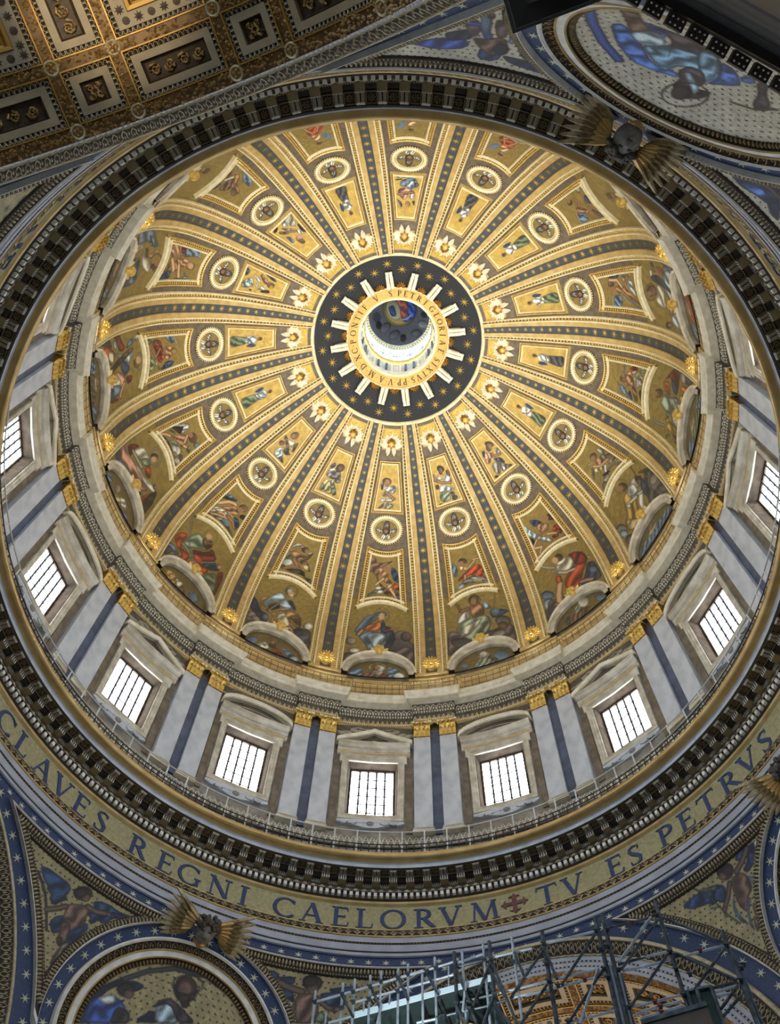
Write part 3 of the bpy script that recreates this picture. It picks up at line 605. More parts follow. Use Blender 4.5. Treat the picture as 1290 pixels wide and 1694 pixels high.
SAINT = {}; ANGEL = {}; UPPER = {}; LUNE = {}
SAINT.update({-1: 'E c 86 524 102 41 106;E C 811 429 171 71 83;E c 866 506 112 38 -110;E d 786 570 239 111 73;E z 163 754 206 80 151;E d 682 696 184 85 -175;P z 15 723 25 931 1006 939 998 591 839 545 681 639 351 645;E w 140 651 88 35 147;E z 879 418 120 43 86;P B 586 276 671 310 730 429 679 544 575 615 490 525 536 373;P b 171 440 328 362 535 361 620 418 597 520 534 603 418 653 351 645 274 518;P s 290 403 481 370 592 407 544 523 416 611 368 509;P o 279 296 388 263 498 222 530 278 479 346 369 360 259 369;P b 461 112 578 118 581 163 508 165 440 204 360 265 255 333 182 415 109 387 154 309 265 182 377 151;P B 511 199 556 242 588 311 644 322 658 345 564 384 493 351;L p 74 182 421 231 361;L r 52 562 348 658 327;L f 41 658 321 727 315;E f- 502 171 81 23 95;L i 14 620 151 613 182 590 211 555 230 514 239 471 234 434 218 407 192 395 161 401 129 423 100 458 81 501 72 546 77 584 93 610 119 620 151;E f 508 597 53 24 162',
 0: 'P z 21 424 148 423 376 594 769 531 978 536 1001 848 737 698 362 707 -11 804;E C 849 474 159 50 -115;E z 698 632 238 60 -131;E d 249 612 227 66 -140;E c 750 625 111 51 -154;E h 835 530 107 33 -115;P B 833 295 971 376 940 389 803 399 675 381;E b 762 328 120 39 79;L i 11 845 83 753 292;P s 590 151 680 174 734 264 627 255;L F 70 376 185 266 195;L F 42 255 182 218 104;P W 384 207 388 305 266 334 174 339 214 258 303 212;P F 396 158 510 142 587 161 621 232 599 314 491 319 403 298;P V 388 305 586 311 658 342 688 432 613 539 506 568 462 605 350 600 212 505 150 412 197 354;P e 477 511 592 582 618 656 496 629;P e 256 388 415 368 581 332 466 437 324 519 205 469;E n 495 97 106 38 85;E F- 482 120 79 25 90;L y 10 587 130 573 150 549 166 517 172 482 169 450 157 425 137 410 113 410 89 423 68 448 53 481 46 517 49 549 61 575 81 588 105 587 130',
 1: 'E b 117 441 148 41 -113;E s 101 556 164 41 -98;E b 175 704 169 39 -109;E d 29 689 162 35 86;E b 338 630 114 27 -99;P B 841 397 950 450 969 666 942 721 817 694 655 644 621 572 726 530;E b 882 531 126 29 -108;E d 732 657 189 25 -119;P d 98 485 325 621 424 613 662 665 508 642 186 666 21 715;P R 638 157 777 189 879 270 878 396 755 366 664 318 679 220;P r 664 318 860 396 760 439 644 559 560 634 458 607 399 453 455 377 564 336;P e 555 147 668 188 696 271 657 327 540 321 421 291 377 227 420 162;L e 67 403 268 503 325 638 356;L w 38 219 50 208 92 280 139 369 185;L w 27 319 210 358 230;P r 341 285 410 311 401 386 342 404 302 355;L f 125 342 404 273 516 245 629;L p 82 644 559 729 592 808 640;E w 914 359 42 11 -115;E n 504 119 94 31 -108;E f- 433 119 76 26 -98;L i 24 598 185 569 205 526 211 475 204 423 182 378 152 347 115 334 80 343 48 372 27 417 19 470 27 523 48 568 80 597 117 608 154 598 185;E f 203 617 84 14 -123',
 2: 'P d 935 266 973 388 1022 608 1023 843 887 726 738 711 636 654 673 518 681 386;E C 900 516 156 59 -101;E c 916 462 120 46 -102;E C 936 680 206 26 -107;E c 78 455 164 40 -102;E s 70 512 136 28 -107;E C 116 676 194 39 -102;P d 101 730 228 697 355 704 477 725 590 595 707 745 561 739 188 756;P c 636 164 746 201 785 281 727 335 609 304 556 212;E n 755 263 101 23 -107;E F 745 287 67 18 -103;L i 15 848 447 818 459 784 457 750 442 721 416 703 384 697 351 705 321 726 299 756 288 792 289 826 304 855 329 872 361 877 394 868 425 848 447;P B 795 275 799 421 729 516 648 452 679 348;P w 603 364 682 405 579 510 575 611 490 546 497 449;P t 388 204 556 212 571 329 492 411 430 511 375 621 270 640 138 532 182 414 281 385 318 293;P W 546 185 666 230 640 338 513 316 441 255;P a 210 409 405 586 258 627 150 545;L W 69 503 322 653 388;L e 89 368 311 535 356;P e 347 289 428 341 376 384 322 329;E n 495 132 113 33 -104;E F- 449 112 76 24 -105;L i 14 561 184 527 196 487 194 446 179 410 153 386 121 377 86 384 55 407 31 443 20 485 21 527 36 562 61 584 94 592 129 584 161 561 184;L h 12 815 69 756 212;L c 11 710 385 625 639;P n 786 194 954 289 992 376 874 299',
 3: 'P c 973 469 985 588 867 624 827 551 866 488;P d 964 589 991 816 876 708 855 598;P R 937 346 984 405 976 459 881 487 625 463 707 407 799 336 813 296 720 212;P o 720 212 756 291 701 326 650 354 616 299 620 224;P o 799 506 862 710 752 711 723 539;P t 679 511 752 711 625 710 568 596 603 513;P p 601 218 621 358 563 337 552 234;P B 810 325 810 396 740 446 620 454 659 373;L w 17 666 321 611 466;P V 545 235 553 349 625 463 534 529 445 564 384 625 246 680 183 650 246 541 258 465 322 423 371 367 342 314 372 249 399 207;P s 572 386 611 466 507 535 460 475;P V 352 302 362 380 301 385 277 341;E f 251 368 52 19 -92;P t 250 379 251 467 246 541 183 650 132 617 122 491 147 369;P R 122 491 158 633 150 727 84 640;L W 32 136 159 122 218 162 354;E c 62 445 74 16 -104;P d 57 543 66 742 82 796 223 721 122 680;E n 527 167 114 34 -104;E F- 498 118 64 21 -102;L i 16 525 163 481 165 440 159 408 145 388 125 385 103 399 81 428 63 468 53 512 50 555 57 588 71 606 92 608 114 593 135 564 153 525 163',
 4: 'P d 977 439 1002 701 949 743 865 793 682 740 617 661 768 696 949 659 940 482;P h 944 268 948 316 805 315 806 261;P o 897 339 887 475 758 410 810 354;P w 852 210 837 265 734 224 723 195;P w 811 308 805 371 771 347;P b 971 571 944 669 829 738 668 689 369 527 356 480 416 438 545 364 711 389 895 479;P s 859 481 892 632 742 601 519 561 371 485 484 420 623 392;P B 748 212 768 318 699 404 610 468 509 524 592 381 645 253 692 184;P e 630 248 629 338 531 368 404 319 321 343 279 288 349 194 408 183 476 226;L f 97 328 373 282 418;L p 54 257 432 244 511;P s 233 396 369 623 383 708 288 711 164 670 86 586 77 453 140 396;P b 330 516 443 680 383 708 275 589;E z 77 329 114 22 -103;E p 84 330 95 18 -103;E h 518 147 158 41 -107;E F- 473 96 74 19 -105;L t 11 512 219 463 199 419 168 386 132 371 96 377 64 401 41 441 32 490 39 540 58 584 89 614 125 628 163 622 196 598 218 560 226 512 219',
 -2: 'P x 6 397 91 419 180 518 313 521 303 639 362 682 232 675 112 597 17 568;E b 271 575 105 28 97;E c 68 645 117 31 103;E c 149 672 90 38 97;E w 262 696 88 24 110;P z -6 675 242 707 362 682 37 844;E x 795 592 140 45 111;E w 901 471 103 35 104;E b 879 676 122 39 113;P d 712 623 948 478 992 754 912 850 797 706;E c 809 713 91 27 101;P t 112 356 244 289 164 417 272 474 313 488 231 493 138 472;P s 313 222 399 189 497 241 564 287 639 261 688 335 564 357 442 351 373 327 261 383 282 469 206 429 160 408 231 314;P B 511 246 586 222 677 338 567 296;P N 258 405 383 324 449 368 296 475;L e 26 300 451 397 328;L w 35 456 387 558 339;E f 293 465 43 13 108;P t 303 493 501 379 705 349 788 393 806 501 762 548 655 489 381 512;P e 416 475 532 399 655 532 699 616 482 614;P p 368 507 420 561 390 656 343 655;P h 586 420 758 372 794 495 728 506;L p 98 655 576 691 631 744 668;E N 637 640 86 22 95;E W 490 139 71 26 103;E f- 530 159 64 22 93;E w- 551 181 37 13 98;L a 14 616 100 619 125 607 152 582 175 549 190 512 197 476 194 447 181 429 160 425 134 436 108 460 85 494 68 533 61 569 65 599 79 616 100',
 -3: 'P b -23 646 52 569 236 604 190 675 90 667 84 781 27 814;E d 51 706 147 32 101;E s 147 731 128 18 113;P r 22 494 66 377 191 318 169 435 189 517 279 512 379 501 374 582 269 705 200 691 284 584 143 561;P R 346 418 564 310 605 215 767 306 575 441 417 470;P r 394 439 523 410 745 481 614 644 511 565;P V 177 390 246 272 306 202 418 200 462 281 569 261 533 310 405 359 312 434 193 463;L V 85 193 463 290 465 379 501;P p 332 659 439 501 588 504 623 561 527 641;P B 566 472 753 326 781 364 875 380 715 478;L e 26 561 464 744 332;E f 825 346 73 21 106;P v 656 673 716 525 818 441 882 478 938 668 882 722 788 719;P R 842 413 920 362 960 449 954 706 925 728 919 570;E W 873 761 60 14 108;L W 21 50 100 392 541;P n 396 227 443 161 555 161 589 214 549 275 456 275;E f- 462 146 70 24 101;L i 20 568 76 584 104 585 138 570 170 542 196 505 215 464 220 425 213 395 194 378 165 376 132 389 101 417 73 455 55 497 50 536 57 568 76',
 -4: 'P b -28 685 21 573 164 636 349 553 453 608 380 702 245 739 104 761;E d 75 663 113 34 81;E b 332 633 93 22 98;P R 73 461 105 354 195 277 179 385 226 456 171 482;P p -22 525 23 453 171 482 274 455 431 438 606 439 721 423 766 454 681 548 538 624 401 587 246 624 151 644 56 575;P e 179 385 227 246 338 216 453 224 440 319 317 353 320 404 423 382 470 358 437 389 307 422;L W 67 188 401 354 383 450 372;P V 344 342 405 234 495 222 533 251 469 334;P r 482 329 540 243 675 329 594 379;P w 349 443 431 411 580 396 708 350 844 349 917 375 748 414 606 439 472 461;P R 568 649 708 539 730 588 654 689;P j 638 711 712 639 764 725 700 732;L p 73 708 618 788 693 864 736;P r 742 598 806 442 884 596 810 627;P j 842 675 806 442 879 311 959 506 931 716;E c 804 324 55 18 93;E n 458 152 96 25 108;E f- 483 173 73 22 103;L e 27 531 75 569 99 592 128 597 160 584 189 556 211 516 221 470 219 426 206 389 183 365 154 358 124 369 96 397 73 438 61 486 62 531 75',
 -5: 'P d -5 803 12 648 44 562 170 505 141 583 55 754;P s 59 518 92 443 173 418 236 441 196 474;P R 8 524 29 394 142 338 235 280 283 312 264 384 110 432;P r 87 724 131 573 244 461 309 439 401 497 384 606 255 682;P e 185 579 236 481 356 467 401 497 342 572;P b 225 264 132 205 201 154 247 197 271 262;P e 140 204 108 129 133 68 170 102 215 107 160 187;P s 251 440 349 293 324 196 371 147 455 211 544 214 657 269 621 319 505 347 368 400;P B 388 346 430 276 566 198 636 285 519 348;P R 650 286 668 173 751 196 766 263;P p 516 461 548 350 715 275 778 334 790 373 681 416;P e 529 532 547 424 663 358 734 365 716 499 673 591 618 620;P b 660 650 694 436 747 367 837 398 860 501 799 625;P B 677 627 706 488 772 487 753 604;P R 824 618 873 443 914 421 895 562;L f 73 729 311 831 378 875 395;P N 598 692 788 647 902 648 906 779 710 721;P N 462 573 399 467 344 346 268 181 317 148 423 293 519 522;P h 344 346 268 181 317 148 400 276;E h 531 112 88 35 115;E f- 494 89 76 28 110;L e 13 535 21 581 27 617 40 638 58 638 78 621 98 588 113 544 123 495 125 449 121 414 109 392 92 390 72 406 52 440 35 485 25 535 21',
 -6: 'P b 23 637 10 496 34 339 159 234 275 139 294 218 191 370 245 484 207 662 110 638;P B 82 399 177 281 294 227 218 315;P w 126 350 177 261 260 225;P w 218 315 236 266 277 263;P e 226 646 227 431 305 373 358 479 441 541 345 631;P e 304 384 425 282 444 237 546 143 663 134 669 174 589 264 454 334;P f 426 263 361 186 308 133 393 104 462 176;P n 290 352 310 283 444 237 442 265;P b 450 490 427 358 569 310 732 282 821 324 838 541 884 695 750 698 673 598 756 386 621 486 528 387;P B 460 421 477 343 712 307 757 327;P d 456 543 429 417 553 435;E n 581 89 98 21 99;E F- 521 70 94 26 -65;L t 16 519 -13 571 -25 618 -23 647 -6 658 22 647 58 617 96 572 131 521 157 469 171 425 170 396 154 385 125 394 87 423 47 466 11 519 -13'})
ANGEL.update({-1: 'P h 8 40 248 66 281 168 830 77 466 240 361 383 343 560 530 757 764 915 662 963 526 943 406 682 237 385 12 365 13 220 139 194;P B 715 238 839 283 934 461 910 587 766 549 695 377;P F 347 290 503 288 639 423 618 511 740 592 690 674 513 618 527 491 402 450;L f 95 503 535 319 685;L f 120 634 675 700 790 817 931;L f 106 639 734 690 674;P r 769 591 911 628 942 744 753 769;P z 780 768 971 817 1000 975 817 931;E F- 597 298 113 68 49;E w 377 772 85 38 180;E c 379 876 165 62 178;E w 434 870 72 43 -155;E C 247 918 111 54 -178;E f 396 301 75 37 -174',
 0: 'P b 51 326 197 323 247 497 192 628 142 616 64 431;P r 467 589 777 478 876 505 918 702 835 716 919 850 660 773 509 704 237 770 200 713 345 647;P f 267 404 499 484 552 574 752 472 741 428 638 559 472 572 321 534;L f 72 477 555 613 475 797 358;L f 73 711 356 882 360;E n 431 322 136 63 -135;E F- 378 361 88 42 69;L p 92 413 681 382 787;L p 83 695 748 766 814;E c 681 841 252 71 -168;E c 438 845 143 55 -155;E W 620 811 119 29 -158;E c 884 917 111 41 -159;E s 256 892 99 50 -136;E C 464 910 138 32 -159',
 1: 'P s -96 67 78 142 364 625 598 935 465 911 242 628 -147 155;P W 311 641 485 745 619 945 500 942;P B 280 149 504 238 617 421 346 384;P F 418 349 617 421 730 516 622 634 456 609 383 503;L F 79 637 577 456 609 254 613;P R 809 588 950 653 922 799 816 870 712 724;P r 745 617 862 706 860 857 699 737;L f 95 546 717 739 796;L f 95 230 643 60 705 272 865 183 928;P R 626 812 797 860 726 928 600 904;P b 769 915 980 951 892 957;P k 22 382 212 614 82 676;E N 870 406 155 61 -118;E F- 731 336 138 58 -111;L p 38 777 850 910 916',
 -2: 'P c 93 340 274 192 564 238 596 308 489 304 266 279 142 383;P n 583 448 791 264 665 514 592 519;P c 581 333 787 255 650 426;P F 47 435 182 408 450 435 598 424 541 517 350 577 186 502;P v 52 565 156 494 308 590 135 662;P h 321 568 525 485 715 569 831 719 698 741 517 664;P a 517 664 729 600 795 746 657 753;E W 188 729 140 79 124;E n 125 829 68 39 87;L F 120 325 620 514 794;L F 94 177 876 479 773;P k 201 914 670 781 735 914 533 954 307 943;E d 459 901 150 53 154;P d 656 935 928 832 954 998 806 967;E n 512 297 126 64 113;E F- 573 316 77 37 94',
 -3: 'P k 5 543 27 401 255 293 503 254 284 377 60 480;P b 9 387 220 264 487 239 250 349;L f 131 125 582 298 418 470 352 567 435;P F 227 608 416 485 487 366 725 450 689 539 479 646;P e 48 767 171 666 411 646 502 716 292 803;P c 29 843 149 746 294 781 189 866;L f 97 279 770 399 738 505 795;L f 82 74 916 302 857 523 784;L F 124 535 717 735 719 804 776;P B 624 600 793 541 906 640 850 787;L f 67 449 622 634 636;P d 167 938 398 858 672 850 779 934 601 962 321 959;E b 554 880 130 76 72;E c 375 909 119 41 136;E z 823 944 102 45 54;E h 723 286 156 72 118;E F- 690 356 95 48 111;E k 853 439 121 41 131;P R 57 946 107 896 200 918',
 -4: 'P k 52 665 192 367 368 357 356 568 153 633;P c 31 657 108 411 226 226 305 282 161 500;P W 192 367 249 235 359 328 370 550;P v 27 781 62 689 263 626 280 675;L f 116 61 982 181 848 313 770;P F 225 822 356 568 456 389 649 461 692 640 465 736;L f 100 660 583 788 488;L f 90 478 398 592 536;P V 317 928 419 763 751 661 762 708 570 792;E e 648 786 119 67 113;E W 557 868 114 53 117;P c 601 902 848 781 951 774 906 979;P d 112 978 258 910 564 947 763 934 439 984;P q 712 797 843 671 937 790;E n 609 294 174 92 93;E F- 513 309 99 54 76;E b 835 290 90 46 101;P v 729 562 765 380 908 533',
 -5: 'P b 34 517 36 366 239 247 306 327 181 462;L W 47 62 327 309 206;P v 19 993 4 856 158 808 239 948;P R 218 871 114 743 197 589 506 589 706 693 616 743 455 792;P h 161 792 138 710 306 624 315 759;L F 93 260 933 561 808 375 659;P r 631 693 506 589 602 517 735 659;P F 394 571 323 347 530 327 677 386 602 517;L F 77 506 589 371 499;E f 612 480 92 36 106;P B 847 607 710 480 771 267 904 366 930 589;P b 769 480 774 327 880 443;P V 395 963 576 887 695 792 839 856 802 963;P W 639 792 696 726 792 776;E t 499 287 133 50 103;E F- 588 257 81 33 106;P k 827 993 937 933 950 993;P t 784 743 775 589 898 624',
 -6: 'P b 65 530 -39 241 248 136 247 269 318 489 315 603;L W 49 12 222 248 136;P R 56 690 40 538 191 509 267 619;P p 228 974 144 926 242 836 351 780 419 876;L f 139 93 824 308 692 480 677;L F 117 56 690 355 676;P F 444 750 371 628 351 383 532 344 667 573 722 618 618 774;L f 121 542 593 761 498 936 417;L f 137 438 851 679 674;P h 714 967 470 898 575 807 749 866;P B 897 980 703 880 686 732 900 663 915 905;P B 924 656 861 464 929 280 970 579;P b 857 398 790 230 929 280;E F 522 273 206 66 -85;E f- 533 257 128 48 -77;P c 700 405 792 254 850 307',
 2: 'P c 775 236 920 407 796 544 743 420;P F 480 371 665 435 736 574 618 633 445 576 342 477;P C 706 413 817 534 727 626 649 545;L f 83 362 438 497 598 742 641;P a 342 477 530 630 537 718 369 665 249 528;P C 307 385 304 498 142 613 123 546;L c 70 388 631 179 762;L W 104 574 700 459 820;P c 680 694 882 729 871 775 664 787;P C 962 693 964 814 791 831 739 752;L C 82 542 823 768 861 862 952;P k 381 750 598 898 437 892 329 776;E c 388 895 126 51 -126;E W 325 884 67 33 -126;E C 228 910 101 49 -128;E h 564 310 145 71 -96;E h 836 619 127 55 -113;E F- 524 318 87 42 -99;L e 44 290 306 422 376',
 3: 'P R 811 516 935 605 864 746 782 642;P b 375 314 338 460 190 565 97 575 183 408;L V 47 380 263 159 411;P F 524 416 686 509 624 659 399 778 434 661 359 503;P p 726 483 864 746 735 704 638 515;P V 631 678 798 753 913 894 831 903 711 762 513 729;P V 956 753 975 887 893 896 826 768;P c 668 767 757 878 706 963 498 970 492 873 430 793;P W 581 776 576 864 450 878 438 810;P h 434 661 408 795 191 855 107 792 219 704;P B 237 560 325 633 119 696 97 618;P k 367 887 457 974 116 980 251 916;P k 964 920 988 994 706 963;L b 55 945 380 671 399;E h 544 402 143 68 -110;E F- 613 383 73 38 -109;P a 152 712 118 809 96 737',
 4: 'P B 953 281 1004 477 945 552 829 484 798 272;P F 612 350 651 535 455 517 407 398;L f 110 798 272 782 453 601 546;P F 649 577 522 694 425 811 287 895 131 955 240 813 356 682 479 543;P s 753 778 743 889 446 924 356 908 471 819 614 751;P b 382 278 406 485 206 467 49 347 40 206;L W 46 356 225 39 194;P b 455 517 283 628 93 671 73 744 162 604;L W 48 356 539 163 645;L b 67 284 708 79 839;L F 83 851 739 688 707;L p 74 691 667 546 699;P F 920 752 926 887 774 801;P h 986 784 987 935 881 878;P c 913 609 925 713 692 647 794 585;E h 694 273 136 48 84;E F- 538 264 104 48 51',
 5: 'P b 421 328 350 532 151 522 69 300 254 294;L W 47 421 328 86 260;P F 534 405 528 528 391 675 280 672 310 554 415 402;L F 94 528 528 625 618 742 521;P B 709 856 690 972 488 949 474 879 599 808;L F 84 569 811 327 745 123 766;L F 95 510 817 339 878 180 977;P d 389 784 210 918 119 941 115 782;L F 73 332 568 110 675;E e 903 778 104 54 138;E W 927 908 85 40 162;E n 732 381 125 46 81;E F- 776 384 85 31 74',
 -7: 'P b 77 658 -33 434 209 169 308 231 253 486;L W 41 -20 393 233 201;L F 87 124 927 355 868 376 745;P e 24 870 -36 726 143 680 179 768;L e 97 495 886 333 745;P h 545 847 358 723 444 485 701 584 779 764;P F 284 788 192 634 453 432 568 459;E F 561 377 170 57 -79;P B 833 957 582 941 628 846 821 883;E h 629 405 181 56 110;P n 275 998 142 945 379 848 470 905'})
UPPER.update({-2: 'P d 72 379 239 258 362 331 185 433;P C 99 467 334 369 679 401 809 541 634 592 396 630 101 612;P W 123 462 323 356 415 429 160 499;P c 76 561 303 498 422 598 261 632;P a 136 698 373 635 679 935 368 939 126 968 136 845;P v 361 650 571 644 845 880 761 947 652 931;P c 416 651 510 605 642 726 551 769;E C 701 610 149 55 152;E c 701 610 84 32 152;P v 105 930 125 739 370 917;E n 596 328 222 88 146;E h 556 352 133 58 86',
 0: 'P n 755 291 941 309 888 465 743 407;P W 564 392 763 378 911 514 852 590 497 503;P W 219 379 411 381 485 471 223 442;L F 132 129 441 420 533 800 581;L F 110 112 328 187 451;P n 90 535 262 549 239 650 75 638;P s 310 570 601 617 810 713 879 760 623 745 426 715;P w 304 583 391 583 557 723 179 714;P v 242 700 468 733 348 955 259 944 161 853;P V 312 722 623 745 607 933 354 947 291 891;P d 615 755 806 784 775 937 688 954;E d 761 925 120 51 151;L W 42 755 641 882 724;E N 540 233 197 72 -149;E h 513 281 166 52 100;P n 81 957 271 964 113 988',
 1: 'P d 157 316 333 326 241 449 85 463;P c 782 416 947 469 863 624 689 589;P p 276 364 643 497 481 543 513 573 91 519;L F 115 818 606 574 561;P F 97 486 402 565 214 629 64 593;P d 470 574 770 673 770 839 569 739 450 634;P c 217 677 586 668 403 937 260 941 161 800;P C 586 668 657 771 757 862 916 941 904 975 655 943 500 954 456 892;P W 580 829 652 879 635 937 494 941;E n 711 294 216 65 -132;E h 601 334 197 69 122;E F- 688 351 112 41 122;E N 153 944 79 28 -165',
 -3: 'E h 236 649 126 55 149;P s 280 947 267 782 401 704 607 812 849 949 610 951;P W 314 933 325 790 512 852 490 932;P W 341 713 421 658 521 686;P h 69 517 150 450 568 591 726 649 639 703 400 610;P e 221 485 422 474 693 430 806 540 612 571;P d 479 739 523 649 723 667 874 703 667 788;P n 666 464 815 372 900 591 828 639;L W 47 610 591 810 630;P d 525 932 623 836 868 942;E h 422 332 204 82 119;E F- 387 363 108 48 94',
 -6: 'P d 62 993 147 898 297 880 442 938;P W 147 898 153 870 312 864;P V 835 938 617 937 474 869 375 755 676 664 829 769;P s 716 893 530 831 528 737 755 718 805 825;L W 83 276 732 426 610 724 595;P W 218 729 376 572 479 551 485 613;P F 151 634 84 582 215 504 275 402 477 380 483 450 358 543;P e 619 490 575 396 743 380 848 569 762 557;P k 850 507 688 320 839 252 904 432;P d 52 537 23 357 219 196 224 317;E h 442 313 179 71 -85;E t 490 284 128 52 128;P k 852 764 844 685 943 679',
 7: 'P c 929 974 514 982 170 989 195 948 509 950 740 912 913 943;P d 935 909 681 914 739 878 938 874;P b 759 869 432 952 187 922 150 814 284 666 444 675 517 717 779 724;P s 575 845 382 902 249 859 383 709 562 727;P d 282 831 121 852 72 775 199 689;P p 892 636 670 705 446 686 180 622 133 458 274 415 443 521 602 399 803 479;P e 423 547 173 598 154 444 302 429;L F 123 850 542 546 582 264 585;P d 928 424 728 355 672 248 779 231;L W 37 916 424 752 215;P d 268 387 121 417 132 266;E t 437 312 151 59 80;E F- 442 342 108 38 82',
 -7: 'P c 530 948 222 990 50 964 73 871 232 668 348 752 552 900;P e 516 941 366 887 347 767 509 795 600 880;P W 170 852 113 777 217 660 260 734;P c 685 897 499 755 281 609 525 682 640 750;P e 234 617 157 461 224 402 369 491 363 566;P h 830 865 614 717 630 632 875 764;L F 98 346 575 617 701;P b 819 670 691 569 718 433 882 423;P k 83 730 42 392 190 481 172 634;E p 496 402 178 70 -88;E h 506 318 148 54 -104;E k 840 938 133 39 142',
 -1: 'P d 104 425 251 422 239 559 147 561;P b 595 439 835 457 829 587 653 631;P W 227 516 454 465 740 505 740 629 428 596;P c 205 601 435 636 527 672 280 714;L F 147 384 597 657 705 741 738;P s 103 803 285 732 741 755 702 805 386 813;P W 248 750 659 740 741 788 343 798;P a 343 798 623 807 635 965 345 959;P d 95 972 347 814 306 947;P v 585 824 741 866 670 958;E s 591 884 75 28 177;E h 390 369 230 83 -179;E F 394 395 168 67 81;E F- 349 420 108 47 72'})
LUNE.update({-1: 'P b -7 1218 62 698 208 455 283 1156;P b 631 331 844 495 965 1182 668 1120;E w 831 916 106 162 85;P h 152 1218 204 967 394 669 514 636 668 1120;P R 514 636 651 840 668 1065 565 1076;E e 498 582 188 137 89;E W 512 465 96 161 116;L e 22 602 396 593 502 568 600 530 669 485 698 438 691 398 640 371 556 359 451 367 342 392 244 429 167 476 131 523 145 563 200 591 287 602 396;E F 465 447 76 94 92',
 0: 'E b 788 731 197 198 -111;E b 159 789 96 112 66;P V 293 1015 454 440 503 280 646 655 724 858 529 1218;P n 517 295 618 625 722 909 661 989 522 513;E e 499 382 127 137 71;L e 20 556 393 547 462 526 509 498 524 465 502 435 455 409 385 394 298 390 218 399 145 420 95 448 80 482 98 512 149 538 225 553 309 556 393;P w 468 1185 629 1058 649 1218 478 1218',
 1: 'E b 892 764 179 119 -111;P d 173 589 298 393 262 1153;P n 411 356 698 785 559 1033 448 876;P V 425 207 563 305 454 644 385 600;E e 588 247 205 158 -100;P h 342 495 551 767 419 1167 289 855',
 -2: 'E b 118 884 159 140 113;P e 192 982 358 553 451 920 375 1135;P R 497 658 576 676 701 1011 763 1200 584 1178 492 949;E N 465 567 126 100 94;E F 455 440 84 80 106;L t 17 547 247 545 345 530 440 502 535 468 607 430 651 396 655 371 622 358 553 358 462 374 356 402 262 436 185 474 142 508 142 534 178 547 247;P b 615 476 802 593 870 876 750 985;E B 782 898 69 63 99;E s 848 949 110 118 110',
 -3: 'P t 85 698 248 418 332 724 376 1211 211 1124;P e 310 585 366 618 467 513 432 931 365 931;P n 422 862 478 585 574 1015 497 1145;P b 575 807 678 404 839 665 736 1055;E b 697 760 111 163 120',
 -4: 'P b -31 1113 95 651 227 564 182 1135;E c 363 578 136 114 94;P a 389 1218 394 804 524 691 605 1091 515 1218;P e 479 698 587 389 711 644 648 942;P b 674 1025 746 691 915 1218;P r 565 1218 655 1109 740 1218 668 1218'})

def generic_saint(k):
    r = random.Random(k); a, b = r.choice(['bs', 'rW', 'ov', 'vs', 'pb']); f = r.choice([-1, 1]); X = lambda x: 500+f*(x-500)
    return ('E C 200 880 260 90;E c 800 900 240 90;E d 480 930 300 90;P %s %d 760 %d 600 %d 520 %d 560 %d 700 %d 880 %d 900 %d 860;P %s %d 560 %d 420 %d 360 %d 380 %d 500 %d 610;L f 40 %d 440 %d 520 %d 560;O i %d 260 90 80 12;E f %d 270 52 62;E n %d 235 56 40'
            % (b, X(330), X(380), X(520), X(660), X(740), X(680), X(480), X(350), a, X(360), X(400), X(480), X(580), X(640), X(560), X(420), X(330), X(300), X(500), X(500), X(500)))
def generic_angel(k):
    r = random.Random(k*7+1); a = r.choice('rbsvw'); f = r.choice([-1, 1]); X = lambda x: 500+f*(x-500)
    return ('E c 420 900 260 70;P b- %d 420 %d 250 %d 240 %d 420 %d 520;P f %d 330 %d 330 %d 520 %d 620 %d 560;P %s %d 520 %d 520 %d 700 %d 860 %d 840 %d 660;L f 60 %d 600 %d 740 %d 880;L f 55 %d 600 %d 760 %d 830;L f 48 %d 380 %d 480 %d 400;E f %d 260 66 74;E n %d 225 70 44'
            % (X(620), X(720), X(860), X(800), X(680), X(420), X(580), X(620), X(500), X(380), a, X(380), X(620), X(760), X(640), X(420), X(330), X(460), X(380), X(340), X(560), X(640), X(560), X(430), X(280), X(220), X(500), X(500)))
def generic_upper(k):
    r = random.Random(k*13+5); a, b = r.choice(['wv', 'Vd', 'sv', 'Wd', 'cC']); f = r.choice([-1, 1]); X = lambda x: 500+f*(x-500)
    return ('P B- %d 480 %d 360 %d 420 %d 620;P %s %d 560 %d 560 %d 800 %d 950 %d 950 %d 760;P %s %d 370 %d 350 %d 480 %d 620 %d 620 %d 480;L F 55 %d 430 %d 520 %d 560;E F %d 290 80 50;E n %d 265 84 36'
            % (X(640), X(760), X(860), X(760), b, X(360), X(640), X(720), X(700), X(280), X(320), a, X(360), X(620), X(700), X(620), X(380), X(300), X(340), X(420), X(620), X(480), X(480)))
def generic_lune(k):
    r = random.Random(k*3+2); a = r.choice('rbnvR'); return 'P b 20 980 120 560 300 500 320 980;P b 700 980 720 560 900 600 980 980;P %s 260 980 330 520 520 420 720 560 800 980;E e 480 500 120 120;O i 470 330 120 190 14;E F 470 340 70 120' % a

